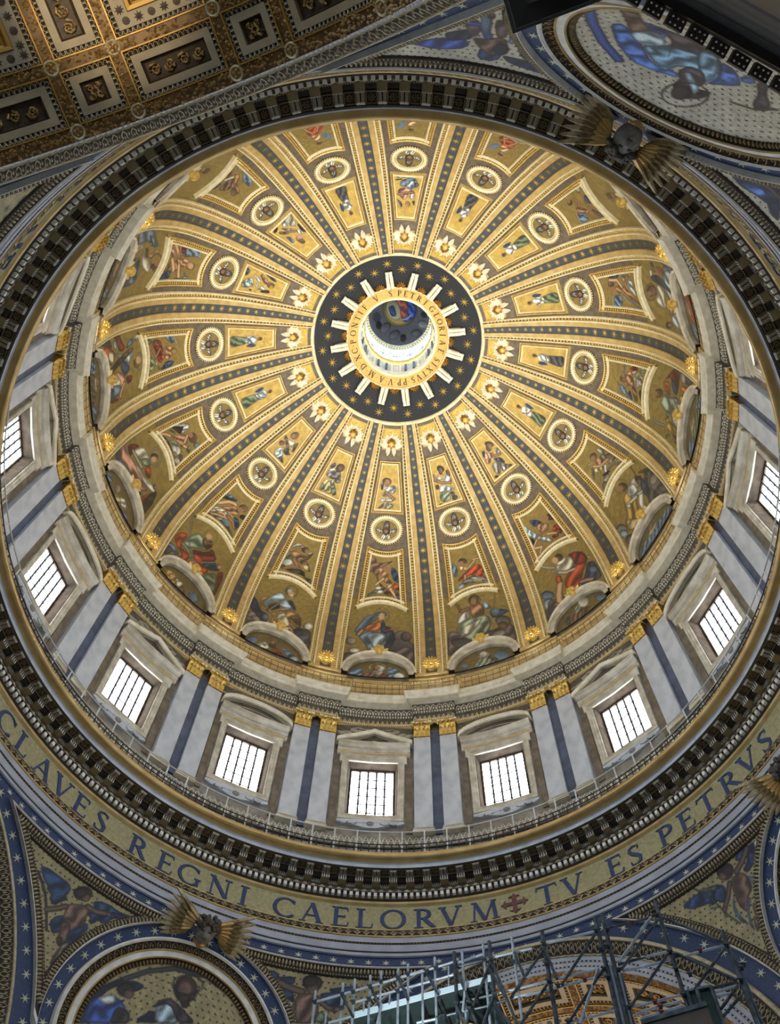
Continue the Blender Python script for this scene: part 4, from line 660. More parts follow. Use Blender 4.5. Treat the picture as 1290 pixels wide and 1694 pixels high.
# ------------------------------------------------------------------ one field of the vault: saint, lunette, angel panel, roundel, upper panel, cherub
def panel_path(pts, n=10):
    # subdivide a closed outline given in (u, s) and return places and normals
    out = []
    for i in range(len(pts)):
        a, b = pts[i], pts[(i+1) % len(pts)]
        L = math.hypot((a[0]-b[0])*.35, a[1]-b[1]); k = max(1, int(L/.55))
        for t in range(k): out.append((a[0]+(b[0]-a[0])*t/k, a[1]+(b[1]-a[1])*t/k))
    return out
def frame_on(pts, prof, off=0.):
    q = panel_path(pts); return sweep([dm(u, s, off) for u, s in q], [dn(u, s) for u, s in q], prof, True)
def curve_row(u0, u1, s0, s1, bow, n=9): return [(u0+(u1-u0)*i/n, s0+(s1-s0)*i/n+bow*(1-(2*i/n-1)**2)) for i in range(n+1)]
def lerp(a, b, t): return a+(b-a)*t
def teeth_on(pts, off, step, w, h, m=None):
    # row of little teeth along an outline in (u, s)
    m = m or MB(); q = panel_path(pts); n = len(q)
    Q = [dm(u, s, off) for u, s in q]; Nn = [dn(u, s) for u, s in q]
    for i in range(n):
        a, b = Q[i], Q[(i+1) % n]; L = (b-a).length; k = max(1, int(round(L/step)))
        for t in range(k):
            c = a.lerp(b, (t+.5)/k); T = (b-a).normalized(); N = Nn[i]; l = N.cross(T)
            i0 = m.add([c-T*step*.36-l*w, c+T*step*.36-l*w, c+l*w, c+N*h])
            m.f += [(i0, i0+1, i0+3), (i0+1, i0+2, i0+3), (i0+2, i0, i0+3)]
    return m
# shared pieces of a field
P1 = [(-5.0, 27.75), (5.0, 27.75)]+[(u, s) for u, s in curve_row(5.85, -5.85, 22.3, 22.3, .12)]
P1i = dict(t=27.5, b=22.75, ut=4.1, ub=4.75)
P2 = curve_row(-5.45, 5.45, 18.68, 18.68, -.45)+curve_row(6.2, -6.2, 11.15, 11.15, 1.1)
FR_A = [(-.30, 0), (-.30, .16), (-.24, .2), (-.18, .16), (-.16, .08), (-.04, .08)]
def inset(pts, d):
    c = (0, sum(p[1] for p in pts)/len(pts)); out = []
    for (u, s) in pts:
        out.append((u*(1-d/(abs(u)*.35+.01)) if abs(u) > .5 else u, s - d*np.sign(s-c[1])))
    return out
def side(pts): return pts
p1_outer = frame_on(P1, [(0, 0), (0, .2), (.10, .26), (.14, .2), (.22, .14), (.24, .06)]).mesh('frame', 'gold_leaf')
def sgn_area(pts): return sum(pts[i][0]*pts[(i+1) % len(pts)][1]-pts[(i+1) % len(pts)][0]*pts[i][1] for i in range(len(pts)))
# profile sides: positive w lies to the left of the travel direction seen along the normal
LEFT = None
def insetpath(pts, w):
    # true inward offset in metres, using the local scale
    q = panel_path(pts); R = [RS(s) for u, s in q]; xy = [(rad(u)*r, s) for (u, s), r in zip(q, R)]; n = len(xy); out = []
    sg = 1 if sgn_area(xy) > 0 else -1
    for i in range(n):
        a, b, c = Vector((*xy[i-1], 0)), Vector((*xy[i], 0)), Vector((*xy[(i+1) % n], 0))
        t0 = (b-a).normalized(); t1 = (c-b).normalized(); n0 = Vector((-t0.y, t0.x, 0))*sg; n1 = Vector((-t1.y, t1.x, 0))*sg
        l = (n0+n1).normalized(); l = l/max(.35, l.dot(n0)); p = b+l*w; out.append((math.degrees(p.x/R[i]), p.y))
    return out
def ringframe(pts, w0, w1, h0, h1, ht, mname, name, parent):
    # raised moulding between the inward offsets w0 and w1
    mid = [dm(u, s, ht) for u, s in insetpath(pts, (w0*.65+w1*.35))]; mid2 = [dm(u, s, ht) for u, s in insetpath(pts, (w0*.3+w1*.7))]
    o0 = [dm(u, s, h0) for u, s in insetpath(pts, w0)]; o1 = [dm(u, s, h1) for u, s in insetpath(pts, w1)]
    m = MB(); m.grid(list(map(list, zip(o0, mid, mid2, o1))), cv=True); return m.mesh(name, mname)
def make_frames(P_, a, b, c, d):
    return (ringframe(P_, 0, a, .0, .12, .2, 'gold_leaf', 'gilded_frame', None), ringframe(P_, a, b, .1, .1, .11, 'brown_channel', 'channel', None), ringframe(P_, b, c, .1, .05, .24, 'cream_gold', 'cream_frame', None))
f1 = make_frames(P1, .12, .22, .36, 0); f2 = make_frames(P2, .16, .42, .62, 0)
teeth1 = teeth_on(insetpath(P1, .17), .11, .16, .05, .05).mesh('bead_row', 'gold_leaf'); teeth2 = teeth_on(insetpath(P2, .27), .11, .24, .1, .1).mesh('bead_row', 'gold_bright')
arcm = MB(); q = curve_row(-6.3, 6.3, 11.05, 11.05, 1.12, 16)
sweep([dm(u, s, 0) for u, s in q], [dn(u, s) for u, s in q], [(-.16, .0), (-.16, .3), (0, .38), (.14, .3), (.16, .0)], mb=arcm); arcm = arcm.mesh('arched_moulding', 'cream_gold')
def circ(r, s0=20.6, n=40): return [(math.degrees(r*math.sin(2*PI*i/n)/RS(s0+r*math.cos(2*PI*i/n))), s0+r*math.cos(2*PI*i/n)) for i in range(n)]
def circring(r0, r1, h, ms, name, s0=20.6):
    A, B, C = circ(r0, s0), circ((r0+r1)/2, s0), circ(r1, s0); m = MB()
    m.grid([[dm(*a, .0), dm(*a, h*.7), dm(*b, h), dm(*c, h*.7), dm(*c, .03)] for a, b, c in zip(A, B, C)], cv=True); return m.mesh(name, ms)
rA = circring(1.64, 1.5, .12, 'brown_channel', 'outer_ring'); rB = circring(1.5, 1.24, .26, 'cream_gold', 'cream_ring')
m = MB()
for i in range(44):
    a = 2*PI*i/44
    for r, w in ((1.57, .07), (1.14, .075)):
        s = 20.6+r*math.cos(a); u = math.degrees(r*math.sin(a)/RS(s)); X, Y, N = frame_at(u, s); m.ball(dm(u, s, .08), X*w, Y*w, N*w*1.2, 5, 2, True)
rC = m.mesh('bead_row', 'cream_gold')
def head(m, c, X, Y, N, r, n=20, k=16):
    # a face: skull with brow, eye hollows, nose, lips and chin; X right, Y up, N out
    c = Vector(c); rows = []
    for i in range(k+1):
        t = -PI/2+PI*i/k; row = []
        for j in range(n):
            p = 2*PI*j/n; d = Vector((math.cos(t)*math.sin(p), math.sin(t), math.cos(t)*math.cos(p)))
            q = 1.0
            if d.z > 0:
                g = lambda x, y, sx, sy: math.exp(-((d.x-x)/sx)**2-((d.y-y)/sy)**2)
                q += .2*g(0, -.1, .10, .2)+.13*g(0, -.2, .14, .08) - .1*g(.33, .1, .16, .1)-.1*g(-.33, .1, .16, .1)+.07*g(.34, .28, .22, .08)+.07*g(-.34, .28, .22, .08)
                q += .07*g(0, -.44, .2, .06)-.06*g(0, -.50, .25, .03)+.05*g(0, -.57, .16, .06)+.07*g(0, -.82, .2, .14)+.05*g(.45, -.3, .2, .2)+.05*g(-.45, -.3, .2, .2)
            row.append(c+(X*d.x*.82+Y*d.y*1.05+N*d.z*.9)*r*q)
        rows.append(row)
    return m.grid(rows, cu=True)
def curls(m, c, X, Y, N, r, n=26, seed=1, lo=.25, size=.2, back=False):
    rr = random.Random(seed)
    for i in range(n):
        a = rr.uniform(-.25, PI+.25); e = rr.uniform(lo, 1.0)
        d = X*math.cos(a)*e*.95+Y*(math.sin(a)*e*.75+.38)+N*math.sqrt(max(0, 1-e*e))*.8; s = r*size*rr.uniform(.8, 1.2)
        m.ball(c+d*r, X*s, Y*s, N*s, 6, 4)
    return m
def feather(m, a, d, side_, N, L, w, th):
    # a pointed feather from a along d
    a = Vector(a); pts = [(0, .45), (.3, 1), (.7, .95), (.92, .55), (1, .05)]; rows = []
    for t, q in pts: rows.append([a+d*L*t+side_*w*q, a+d*L*t+N*th*(1-.3*t)+side_*w*q*.2, a+d*L*t-side_*w*q])
    return m.grid(rows)
# the winged head near the eye of the dome
def cherub_parts():
    s0 = 29.55; X, Y, N = frame_at(0, s0); c = dm(0, s0, .12); out = []
    m = MB()
    for i in range(15):
        t = PI*(-.12+1.24*i/14); d = (X*math.cos(t)+Y*math.sin(t)); sd = N.cross(d)
        feather(m, c+d*.42, d, sd, N, .52+.16*(i % 2), .12, .12)
    out.append(('wing_fan', m, 'cream', False))
    for g in (-1, 1):
        m = MB()
        for i in range(4):
            d = (X*g*(.95-.12*i)+Y*(-.25-.18*i)).normalized(); feather(m, c+X*g*.3-Y*.05, d, N.cross(d), N, .78-.07*i, .12, .13)
        for i in range(3):
            d = (X*g*(.3-.1*i)-Y).normalized(); feather(m, c+X*g*(.1+.12*i)-Y*.35, d, N.cross(d), N, .95-.14*i, .13, .14)
        out.append(('wing', m, 'cream', False))
    m = MB(); m.ball(c, X*.46, Y*.58, N*.16, 14, 4, True); out.append(('halo', m, 'gold_red', True))
    m = MB(); head(m, c+N*.16-Y*.06, X, Y, N, .31); out.append(('face', m, 'gold_bright', True))
    m = MB(); curls(m, c+N*.2-Y*.04, X, Y, N, .33, 22, 3, .5, .24); m.ball(c+Y*.42+N*.2, X*.1, Y*.16, N*.12, 6, 4); out.append(('hair', m, 'gold_red', True))
    return [(n, mb.mesh(n, mm, sm_)) for n, mb, mm, sm_ in out]
CHP = cherub_parts()
def tilted(u, s):
    # masks look down into the church
    X, Y, N = frame_at(u, s); N2 = (N+Vector((0, 0, -.75))).normalized(); return X, (Y-N2*Y.dot(N2)).normalized(), N2
def lion_parts():
    X, Y, N = tilted(0, 1.95); c = dm(0, 1.95, .42); out = []
    m = MB()
    for i in range(18):
        t = 2*PI*i/18; d = X*math.cos(t)+Y*math.sin(t); m.ball(c+d*.52-N*.02, (d*.28), (N.cross(d)*.1), N*.12, 7, 4)
    for i in range(12):
        t = 2*PI*i/12+.2; d = X*math.cos(t)+Y*math.sin(t); m.ball(c+d*.40+N*.08, (d*.16), (N.cross(d)*.085), N*.1, 6, 4)
    out.append(('mane', m, 'gold_bright', True))
    m = MB(); head(m, c+N*.12, X, Y, N, .38); m.ball(c+N*.48-Y*.1, X*.16, Y*.12, N*.12, 8, 5); m.ball(c+N*.42-Y*.22+X*.09, X*.11, Y*.09, N*.11, 7, 4); m.ball(c+N*.42-Y*.22-X*.09, X*.11, Y*.09, N*.11, 7, 4)
    m.ball(c+Y*.32+X*.25+N*.2, X*.1, Y*.1, N*.08, 6, 4); m.ball(c+Y*.32-X*.25+N*.2, X*.1, Y*.1, N*.08, 6, 4)
    out.append(('face', m, 'gold_bright', True))
    m = MB()
    for g in (-1, 0, 1): m.ball(c-Y*.62+X*g*.13+N*.1, X*.09, Y*.3, N*.1, 6, 4)
    out.append(('beard', m, 'gold_leaf', True))
    m = MB()
    for g in (-1, 1): m.ball(c+N*.42+X*g*.15+Y*.09, X*.07, Y*.04, N*.05, 6, 4)
    m.ball(c+N*.52-Y*.27, X*.12, Y*.05, N*.06, 6, 4); out.append(('eyes_and_jaw', m, 'gold_red', True))
    return [(n, mb.mesh(n, mm, sm_)) for n, mb, mm, sm_ in out]
LIP = lion_parts()
def mask_parts():
    X, Y, N = tilted(0, 4.25); c = dm(0, 4.3, .55); out = []
    m = MB(); head(m, c+N*.12, X, Y, N, .36); out.append(('face', m, 'gold_bright', True))
    m = MB(); curls(m, c+N*.12, X, Y, N, .38, 24, 5, .4, .22); out.append(('hair', m, 'gold_bright', True))
    for g in (-1, 1):
        m = MB()
        for i in range(4):
            d = (X*g+Y*(.5-.35*i)).normalized(); feather(m, c+X*g*.25-Y*.02*i, d, N.cross(d), N, .55-.05*i, .11, .1)
        for i in range(2):
            d = (X*g*(.25+.2*i)-Y).normalized(); feather(m, c+X*g*.1-Y*.3, d, N.cross(d), N, .6, .12, .1)
        out.append(('wing', m, 'gold_leaf', False))
    return [(n, mb.mesh(n, mm, sm_)) for n, mb, mm, sm_ in out]
MKP = mask_parts()
def lune(ru, cs, n=24, s0=.55): return [(ru*math.cos(PI-PI*i/n), s0+cs*math.sin(PI*i/n)) for i in range(n+1)]
def lune_ring(u0, c0, u1, c1, prof, name, ms):
    A = lune(u0, c0); B = lune(u1, c1); m = MB()
    m.grid([[dm(lerp(a[0], b[0], t), lerp(a[1], b[1], t), h) for t, h in prof] for a, b in zip(A, B)]); return m.mesh(name, ms)
lA = lune_ring(8.05, 3.95, 7.5, 3.55, [(0, 0), (0, .5), (.5, .62), (1, .5), (1, .4)], 'outer_moulding', 'cream')
lB = lune_ring(7.5, 3.55, 6.4, 2.75, [(0, .42), (.2, .4), (.8, .4), (.85, .46), (1, .4), (1, .1)], 'arch_band', 'travertine')
ROUND = 'P d 360 420 400 160 540 60 640 180 640 420;P c 420 400 470 200 560 180 600 400;P C 400 480 200 400 60 420 160 560 380 620;P W 380 520 220 470 120 450 220 580 360 590;P C 600 480 800 400 940 420 840 560 620 620;P W 620 520 780 470 880 450 780 580 640 590;P W 480 640 380 680 300 860 400 920 500 760;P W 520 640 620 680 700 860 600 920 500 760;P d 440 640 500 780 560 640;E N 500 510 150 170;E h 500 520 100 130;E n 500 410 130 70;E F- 500 540 60 80'
SD = {}
def saint_field(k):
    rz = k*22.5; who = WHO[k]; hid = k in (5, 6, 7, -8)
    # the figure above the lunette
    t = thing('saint_mosaic', SLAB.get(k, 'curved mosaic of a seated haloed figure, low in '+who), 'mosaic', 'seated figures round the foot of the dome', rz)
    picture('painted_field', lambda X, Y: dm(lerp(-7.7, 7.7, X), lerp(.9, 12.3, Y), .03), *((130, 110) if k in SAINT else (60, 50)), SAINT.get(k, generic_saint(k)), t, 6.0, 11.4, k+20, 'g' if k not in () else 'y')
    # the half-round picture under it
    t = thing('lunette', LLAB.get(k, 'stone-framed lunette at the foot of '+who), 'lunette', 'lunettes round the foot of the dome', rz)
    link('outer_moulding', lA, t); link('arch_band', lB, t)
    picture('painted_field', lambda X, Y: dm(lerp(-6.5, 6.5, X), lerp(.6, .6+2.75, Y)*1.0, .12), 48, 22, LUNE.get(k, generic_lune(k)), t, 5.0, 2.75, k+60, 'y', keep=np.array([[abs(lerp(-6.5, 6.5, i/47))/6.5 <= math.sqrt(max(0, 1-(j/21)**2))+.04 for i in range(48)] for j in range(22)]))
    # panel with a seated winged youth
    t = thing('youth_mosaic', ALAB.get(k, 'gilt-framed panel of a winged youth above '+who), 'panel', 'angel panels of the second tier', rz)
    for q in f2: link(q.name.split('.')[0], q, t)
    link('bead_row', teeth2, t, kind='stuff'); link('arched_moulding', arcm, t)
    picture('painted_field', lambda X, Y: dm(lerp(-1, 1, X)*lerp(5.3, 4.6, Y), lerp(lerp(11.9, 13.0, 1-(2*X-1)**2), lerp(18.05, 17.6, 1-(2*X-1)**2), Y), .07), *((80, 90) if k in ANGEL else (50, 56)), ANGEL.get(k, generic_angel(k)), t, 3.5, 5.6, k+100)
    # roundel
    t = thing('roundel', 'round gilt roundel with a six-winged head, above '+who, 'roundel', 'roundels of the third tier', rz)
    link('outer_ring', rA, t); link('cream_ring', rB, t); link('bead_row', rC, t, kind='stuff')
    if 'r' not in SD:
        o = picture('painted_field', lambda X, Y: dm(math.degrees(lerp(-1.26, 1.26, X)/RS(20.6)), lerp(19.34, 21.86, Y), .03), 60, 60, ROUND, t, 2.5, 2.5, 5); SD['r'] = o.data
    else: link('painted_field', SD['r'], t)
    # upper panel with a standing figure
    t = thing('robed_mosaic', ULAB.get(k, 'gilt panel of a robed standing figure in line with '+who), 'panel', 'upright panels of the fourth tier', rz)
    for q in f1: link(q.name.split('.')[0], q, t)
    link('bead_row', teeth1, t, kind='stuff')
    picture('painted_field', lambda X, Y: dm(lerp(-1, 1, X)*lerp(4.7, 4.0, Y), lerp(22.7, 27.45, Y), .07), *((56, 96) if k in UPPER else (40, 60)), UPPER.get(k, generic_upper(k)), t, 2.3, 4.75, k+140, 'G')
    # gold ground and winged head by the eye
    t = thing('cherub_head', 'white-winged gilded head nearest the eye in line with '+who, 'cherub', 'winged heads round the eye of the dome', rz)
    for n, me in CHP: link(n, me, t)
    t = thing('gold_field', 'gold mosaic ground behind the winged head in line with '+who, 'mosaic', 'gold grounds round the eye', rz)
    if 'g' not in SD:
        m = MB(); m.grid([[dm(lerp(-1, 1, i/6)*(11.25-hr(s)-.1), s, .02) for i in range(7)] for s in np.linspace(29.2, 31.1, 6)]); SD['g'] = m.mesh('gold_ground', 'gold_mosaic')
        q = [(-5.2, 28.95), (5.2, 28.95), (5.0, 31.1), (-5.0, 31.1)]; SD['gf'] = ringframe(q, 0, .14, 0, 0, .1, 'gold_band', 'fillet', None)
    link('gold_ground', SD['g'], t); link('fillet', SD['gf'], t)
    # gilded masks
    t = thing('angel_mask', 'gilded winged mask on the lunette crown below '+who, 'mask', 'gilded masks on the lunettes', rz)
    for n, me in MKP: link(n, me, t)
    a, b = pair(k)
    t = thing('lion_mask', 'gilded lion mask between %s and %s' % (a, b), 'mask', 'lion masks at the rib feet', rz+11.25)
    for n, me in LIP: link(n, me, t)
SLAB = {-1: 'mosaic of a blue-veiled woman in a red dress seated on clouds', 0: 'mosaic of a bare-chested man in white drapery holding a blue globe', 1: 'mosaic of a half-naked man in red cloth kneeling by clouds',
        2: 'mosaic of two haloed figures in grey and ochre robes', 3: 'mosaic of a haloed man in green and orange robes with a knife', 4: 'mosaic of a haloed man in pale blue robes with an open book',
        -2: 'mosaic of a white-haired man in ochre robe reading an open book', -3: 'mosaic of a grey-bearded man in red and green holding a long sword', -4: 'mosaic of a haloed man in a pink cloak with a white scroll',
        -5: 'mosaic of a haloed man holding a slanted wooden cross', -6: 'mosaic of a white-clad man in blue-grey drapery, beside the left edge of the vault', -7: 'faded mosaic of a green-robed man, cut by the cornice at upper left',
        5: 'faded mosaic of dim brown figures, cut by the cornice at upper right'}
ALAB = {-1: 'gilt-framed panel of a winged youth carrying a big wooden cross', 0: 'gilt-framed panel of a winged youth in red raising a veil over clouds', 1: 'gilt-framed panel of a youth in red with a tall pale column'}
LLAB = {}; ULAB = {}
for k in range(-8, 8): saint_field(k)

# ------------------------------------------------------------------ the eye of the dome
T5 = link('trim_5', ring([(8.14, 102.80), (8.05, 102.86), (6.5, 103.45), (4.95, 104.1)], 128).mesh('trim_5', 'night_mosaic'), None, label='dark blue starry ring round the eye of the dome', kind='structure')
part('gilded_rim', ring([(8.35, 102.62), (8.25, 102.5), (8.1, 102.6), (8.02, 102.86)], 128), 'cream_gold', T5)
def disc(R): return 102.86+(8.05-R)*.4
for i in range(32):
    a = i*11.25; R = 7.3 if i % 2 else 6.72; m = MB(); X = Vector((1, 0, 0)); Yv = Vector((0, -1, .4)).normalized(); N = Vector((0, -.37, -.93)).normalized()
    star(m, P(0, R, disc(R)-.04), X, Yv, N, 8, .52, .12, .08); part('star', m, 'gold_star', T5, rz=a)
EYE = thing('oculus_ring', 'gold ring with black lettering round the lantern opening', 'ring')
part('gold_band', ring([(4.95, 104.1), (4.95, 103.92), (4.86, 103.9), (4.8, 104.0), (3.84, 104.5)], 128), 'gold_ring', EYE)
part('outer_roll', ring([(5.0, 104.05)]+arcprof(4.93, 103.95, .09, 0, 360, 8), 128), 'cream_gold', EYE)
part('inner_roll', ring(arcprof(3.78, 104.52, .12, 0, 360, 8), 128), 'cream_gold', EYE); part('inner_edge', ring([(3.84, 104.5), (3.62, 104.75), (3.62, 105.6)], 128), 'cream', EYE)
TX = [('S', 170.5), ('.', 164.6), ('P', 159.), ('E', 151.), ('T', 142.3), ('R', 132.9), ('I', 123.5), ('G', 111.8), ('L', 102.), ('O', 92.8), ('R', 83.9), ('I', 75.3), ('A', 65.4), ('E', 54.6), ('S', 42.), ('I', 35.2), ('X', 26.6), ('T', 17.6), ('V', 9.), ('S', 1.4), ('.', -4.9), ('P', -9.6), ('P', -17.2), ('.', -22.8), ('V', -28.4), ('.', -34), ('A', -40.4), ('.', -47.2), ('M', -55), ('.', -62.9), ('D', -69.8), ('.', -75.7), ('X', -83), ('C', -92.6), ('.', -99.2), ('P', -104.6), ('O', -115.6), ('N', -126.2), ('T', -136), ('I', -143.6), ('F', -152.6), ('.', -162.4), ('V', -170.4), ('.', -178.4)]
LM = {}
for ch, a in TX:
    if ch not in LM:
        def fr(x, y, h):
            R = 4.08+y*.56; return P(-math.degrees(x*.56/R), R, 104.0+(4.8-R)*.52-.012-h)
        LM[ch] = letter_mesh(ch, fr, .02, 'letter_black')
    link('letter', LM[ch], EYE, a)
m = MB()
for g in (-.19, .19):
    m.prism([(g-.17, 4.9, 103.5), (g+.17, 4.9, 103.5), (g+.15, 6.1, 103.2), (g-.15, 6.1, 103.2)], [(g-.17, 4.9, 104.1), (g+.17, 4.9, 104.1), (g+.15, 6.1, 103.6), (g-.15, 6.1, 103.6)])
    m.spline([(g, 4.9, 103.5), (g, 5.4, 103.36), (g, 5.8, 103.28), (g, 6.1, 103.22)], [.15, .15, .14, .12], 8)
brk = m.mesh('console', 'cream')
m = MB()
for g in (-.17, .17): m.tube((g-.14, 6.15, 103.28), (g+.14, 6.15, 103.28), .13, 8); m.tube((g-.15, 6.42, 103.22), (g+.15, 6.42, 103.22), .12, 8); m.box((g, 6.28, 103.34), Vector((.12, 0, 0)), Vector((0, .22, 0)), Vector((0, 0, .12)))
bre = m.mesh('scroll_end', 'cream')
m = MB()
for i in range(7):
    a = PI*i/6; d = Vector((math.cos(a), math.sin(a), 0)); m.ball(Vector((0, 5.0, 103.85))+d*.3, d*.26, Vector((-d.y, d.x, 0))*.09, Vector((0, 0, -.12)), 7, 4)
for i in range(5):
    a = PI*(i+.5)/5; d = Vector((math.cos(a), math.sin(a), 0)); m.ball(Vector((0, 5.0, 103.8))+d*.16, d*.14, Vector((-d.y, d.x, 0))*.07, Vector((0, 0, -.12)), 6, 4)
shl = m.mesh('shell', 'gold_red', True)
for i in range(16):
    o = link('console', brk, EYE, i*22.5+11.25); link('scroll_end', bre, o)
    link('shell', shl, EYE, i*22.5)
# lantern above the eye
LAN = thing('lantern', 'bright white lantern with arched windows above the eye', 'lantern')
part('lower_wall', ring([(3.62, 105.5), (3.75, 105.6), (3.75, 108.4), (3.6, 108.6)], 96), 'lantern_white', LAN)
part('gilded_cornice', ring([(3.75, 108.5), (3.45, 109.0), (3.35, 109.6), (3.5, 110.0), (3.75, 110.1)], 96), 'gold_bright', LAN)
part('window_wall', ring([(3.76, 110.0), (3.76, 110.5)], 96), 'lantern_white', LAN)
part('upper_cornice', ring([(3.76, 115.2), (3.55, 115.6), (3.5, 116.2), (3.3, 116.8), (3.35, 117.2), (3.6, 117.4)], 96), 'lantern_white', LAN)
m = MB()
for i in range(72): rb(i*5-1.2, i*5+1.2, 3.28, 3.5, 115.9, 116.4, m)
part('dentil_row', m, 'gold_leaf', LAN, kind='stuff')
for i in range(16):
    m = MB(); rb(-2.6, 2.6, 3.6, 3.9, 110.3, 115.3, m); part('pier', m, 'lantern_white', LAN, rz=i*22.5+11.25)
    m = MB(); rb(-8.6, 8.6, 3.84, 3.9, 110.4, 115.2, m); part('pane', m, 'lantern_glass', LAN, rz=i*22.5)
    m = MB(); rb(-.5, .5, 3.74, 3.8, 110.4, 115.2, m); rb(-7, 7, 3.74, 3.8, 113.2, 113.4, m); part('glazing_bar', m, 'window_bar', LAN, rz=i*22.5)
    m = MB(); m.tube(P(-7, 3.62, 105.6), P(-7, 3.62, 108.4), .14, 6); m.tube(P(7, 3.62, 105.6), P(7, 3.62, 108.4), .14, 6); part('column', m, 'cream' if i % 2 else 'marble_blue', LAN, rz=i*22.5)
# cupola of the lantern with its mosaic
CUP = thing('cupola_mosaic', 'small cupola mosaic of a red and blue robed figure among grey clouds, inside the lantern', 'mosaic')
def cup(X, Y):
    a = 2*PI*X; r = 3.6*Y; return Vector((r*math.sin(a), r*math.cos(a), 117.3+5.2*math.sqrt(max(0, 1-Y*Y))))
nx, ny = 120, 60
xs, ys = np.meshgrid(np.linspace(0, 1, nx), np.linspace(0, 1, ny))
vx = .5+.5*ys*np.sin(2*PI*xs); vy = .5+.5*ys*np.cos(2*PI*xs)
CT = 'E C- 500 500 500 500;E C 200 300 90 60;E C 300 160 90 50;E d- 130 500 60 80;E c 780 180 90 50;E C 880 420 60 90;E C 640 90 90 40;E j 420 80 50 40;E j 120 380 40 50;E j 840 300 50 40;E c 180 700 70 60;E C 420 880 100 50;E c 750 850 80 50;E y 500 480 270 270;E t 500 470 235 235;E a 420 500 130 180;P B 330 560 330 400 420 380 430 560;P u 560 640 720 560 740 380 660 270 540 250 470 280 560 420;P r 470 330 520 300 620 380 640 560 560 680 470 640 500 500;E F 520 660 50 45;L w 26 480 300 560 290 640 330'
col = lin(paint(vx, vy, 7, 7, CT, 'C', 4)); m = MB(); m.grid([[cup(xs[j, i], ys[j, i]) for i in range(nx)] for j in range(ny)])
me = m.mesh('painted_shell', 'mosaic', True); at = me.color_attributes.new('Col', 'FLOAT_COLOR', 'POINT'); buf = np.ones((nx*ny, 4), np.float32); buf[:, :3] = col.reshape(-1, 3); at.data.foreach_set('color', buf.ravel())
link('painted_shell', me, CUP)

# ------------------------------------------------------------------ the drum: entablature that breaks forward over the pilaster pairs
def broken(prof, proj, half, n=6):
    # prof: (R, z); pier zones (half width in degrees at R = 22.6) stand proud by proj
    m = MB(); rows = []
    for k in range(NB):
        c = k*22.5+11.25
        hh = [half + math.degrees((22.6-R)/22.6)*.8 for R, z in prof]
        for i in range(n+1): rows.append([P(c+h*(2*i/n-1), R-proj, z) for (R, z), h in zip(prof, hh)])
        for i in range(n+1): rows.append([P(c+h+(22.5-2*h)*i/n, R, z) for (R, z), h in zip(prof, hh)])
    return m.grid(rows, cv=True)
T6 = thing('trim_6', 'carved entablature of the drum breaking forward over the paired pilasters', None, kind='structure')
PJ = .42
part('architrave', broken([(23.05, 70.86), (22.98, 70.9), (22.98, 71.05), (22.92, 71.08), (22.92, 71.16), (22.86, 71.2), (22.86, 71.3)], PJ, 4.15), 'gold_band', T6)
part('frieze', broken([(22.86, 71.3), (22.95, 71.34), (22.95, 71.98), (22.88, 72.02)], PJ, 4.15), 'stucco_dark', T6)
part('bed_moulding', broken([(22.88, 72.02), (22.82, 72.08), (22.82, 72.2), (22.76, 72.26), (22.74, 72.9), (22.6, 73.0)], PJ, 4.2), 'stucco_dark', T6)
part('corona', broken([(22.6, 73.0), (22.05, 73.04), (22.02, 73.12), (22.02, 73.45), (21.96, 73.5), (21.9, 73.62), (21.84, 73.8), (21.84, 73.92), (22.0, 73.96), (22.9, 74.0)], PJ, 4.2), 'cream', T6)
part('attic', broken([(22.9, 74.0), (22.95, 74.9), (22.9, 75.3), (22.75, 75.36), (22.72, 75.44), (22.8, 75.5)], PJ*.6, 4.2), 'stucco_dark', T6)
part('gilded_ledge', broken([(22.8, 75.5), (22.62, 75.6), (22.6, 75.95), (22.5, 76.05), (22.42, 76.25), (22.42, 76.6), (22.3, 76.7), (22.3, 76.85), (22.5, 77.0), (22.6, 77.06)], PJ*.45, 4.2), 'gold_band', T6)
def lace(R, z, hgt, proj, half, step, m, kind):
    # repeated ornament on one bay: pier zone and main zone
    def unit(a, R):
        X = Vector((math.cos(rad(a)), -math.sin(rad(a)), 0)); Z = Vector((0, 0, 1)); N = -P(a, 1, 0); c = P(a, R, z); w = step/2
        if kind == 'leaf':
            m.spline([c-X*w*.95-Z*hgt*.45+N*.02, c-X*w*.7+Z*hgt*.25+N*.06, c+Z*hgt*.48+N*.07, c+X*w*.7+Z*hgt*.25+N*.06, c+X*w*.95-Z*hgt*.45+N*.02], step*.09, 3)
            m.ball(c-Z*hgt*.08, X*w*.36, Z*hgt*.3, N*.06, 5, 2, True)
        elif kind == 'zig':
            i = m.add([c-X*w-Z*hgt*.5, c+X*w-Z*hgt*.5, c+Z*hgt*.5+N*.02, c-Z*hgt*.15+N*.09]); m.f += [(i, i+1, i+3), (i+1, i+2, i+3), (i+2, i, i+3)]
        else:
            m.box(c+N*.04, X*w*.55, Z*hgt*.5, N*.06)
    dstep = math.degrees(step/R)
    n = int(2*half/dstep)
    for i in range(n): unit(11.25-half+(i+.5)*2*half/n, R-proj)
    n = int((22.5-2*half)/dstep)
    for i in range(n): unit(-11.25+half+(i+.5)*(22.5-2*half)/n, R)
lm = {}
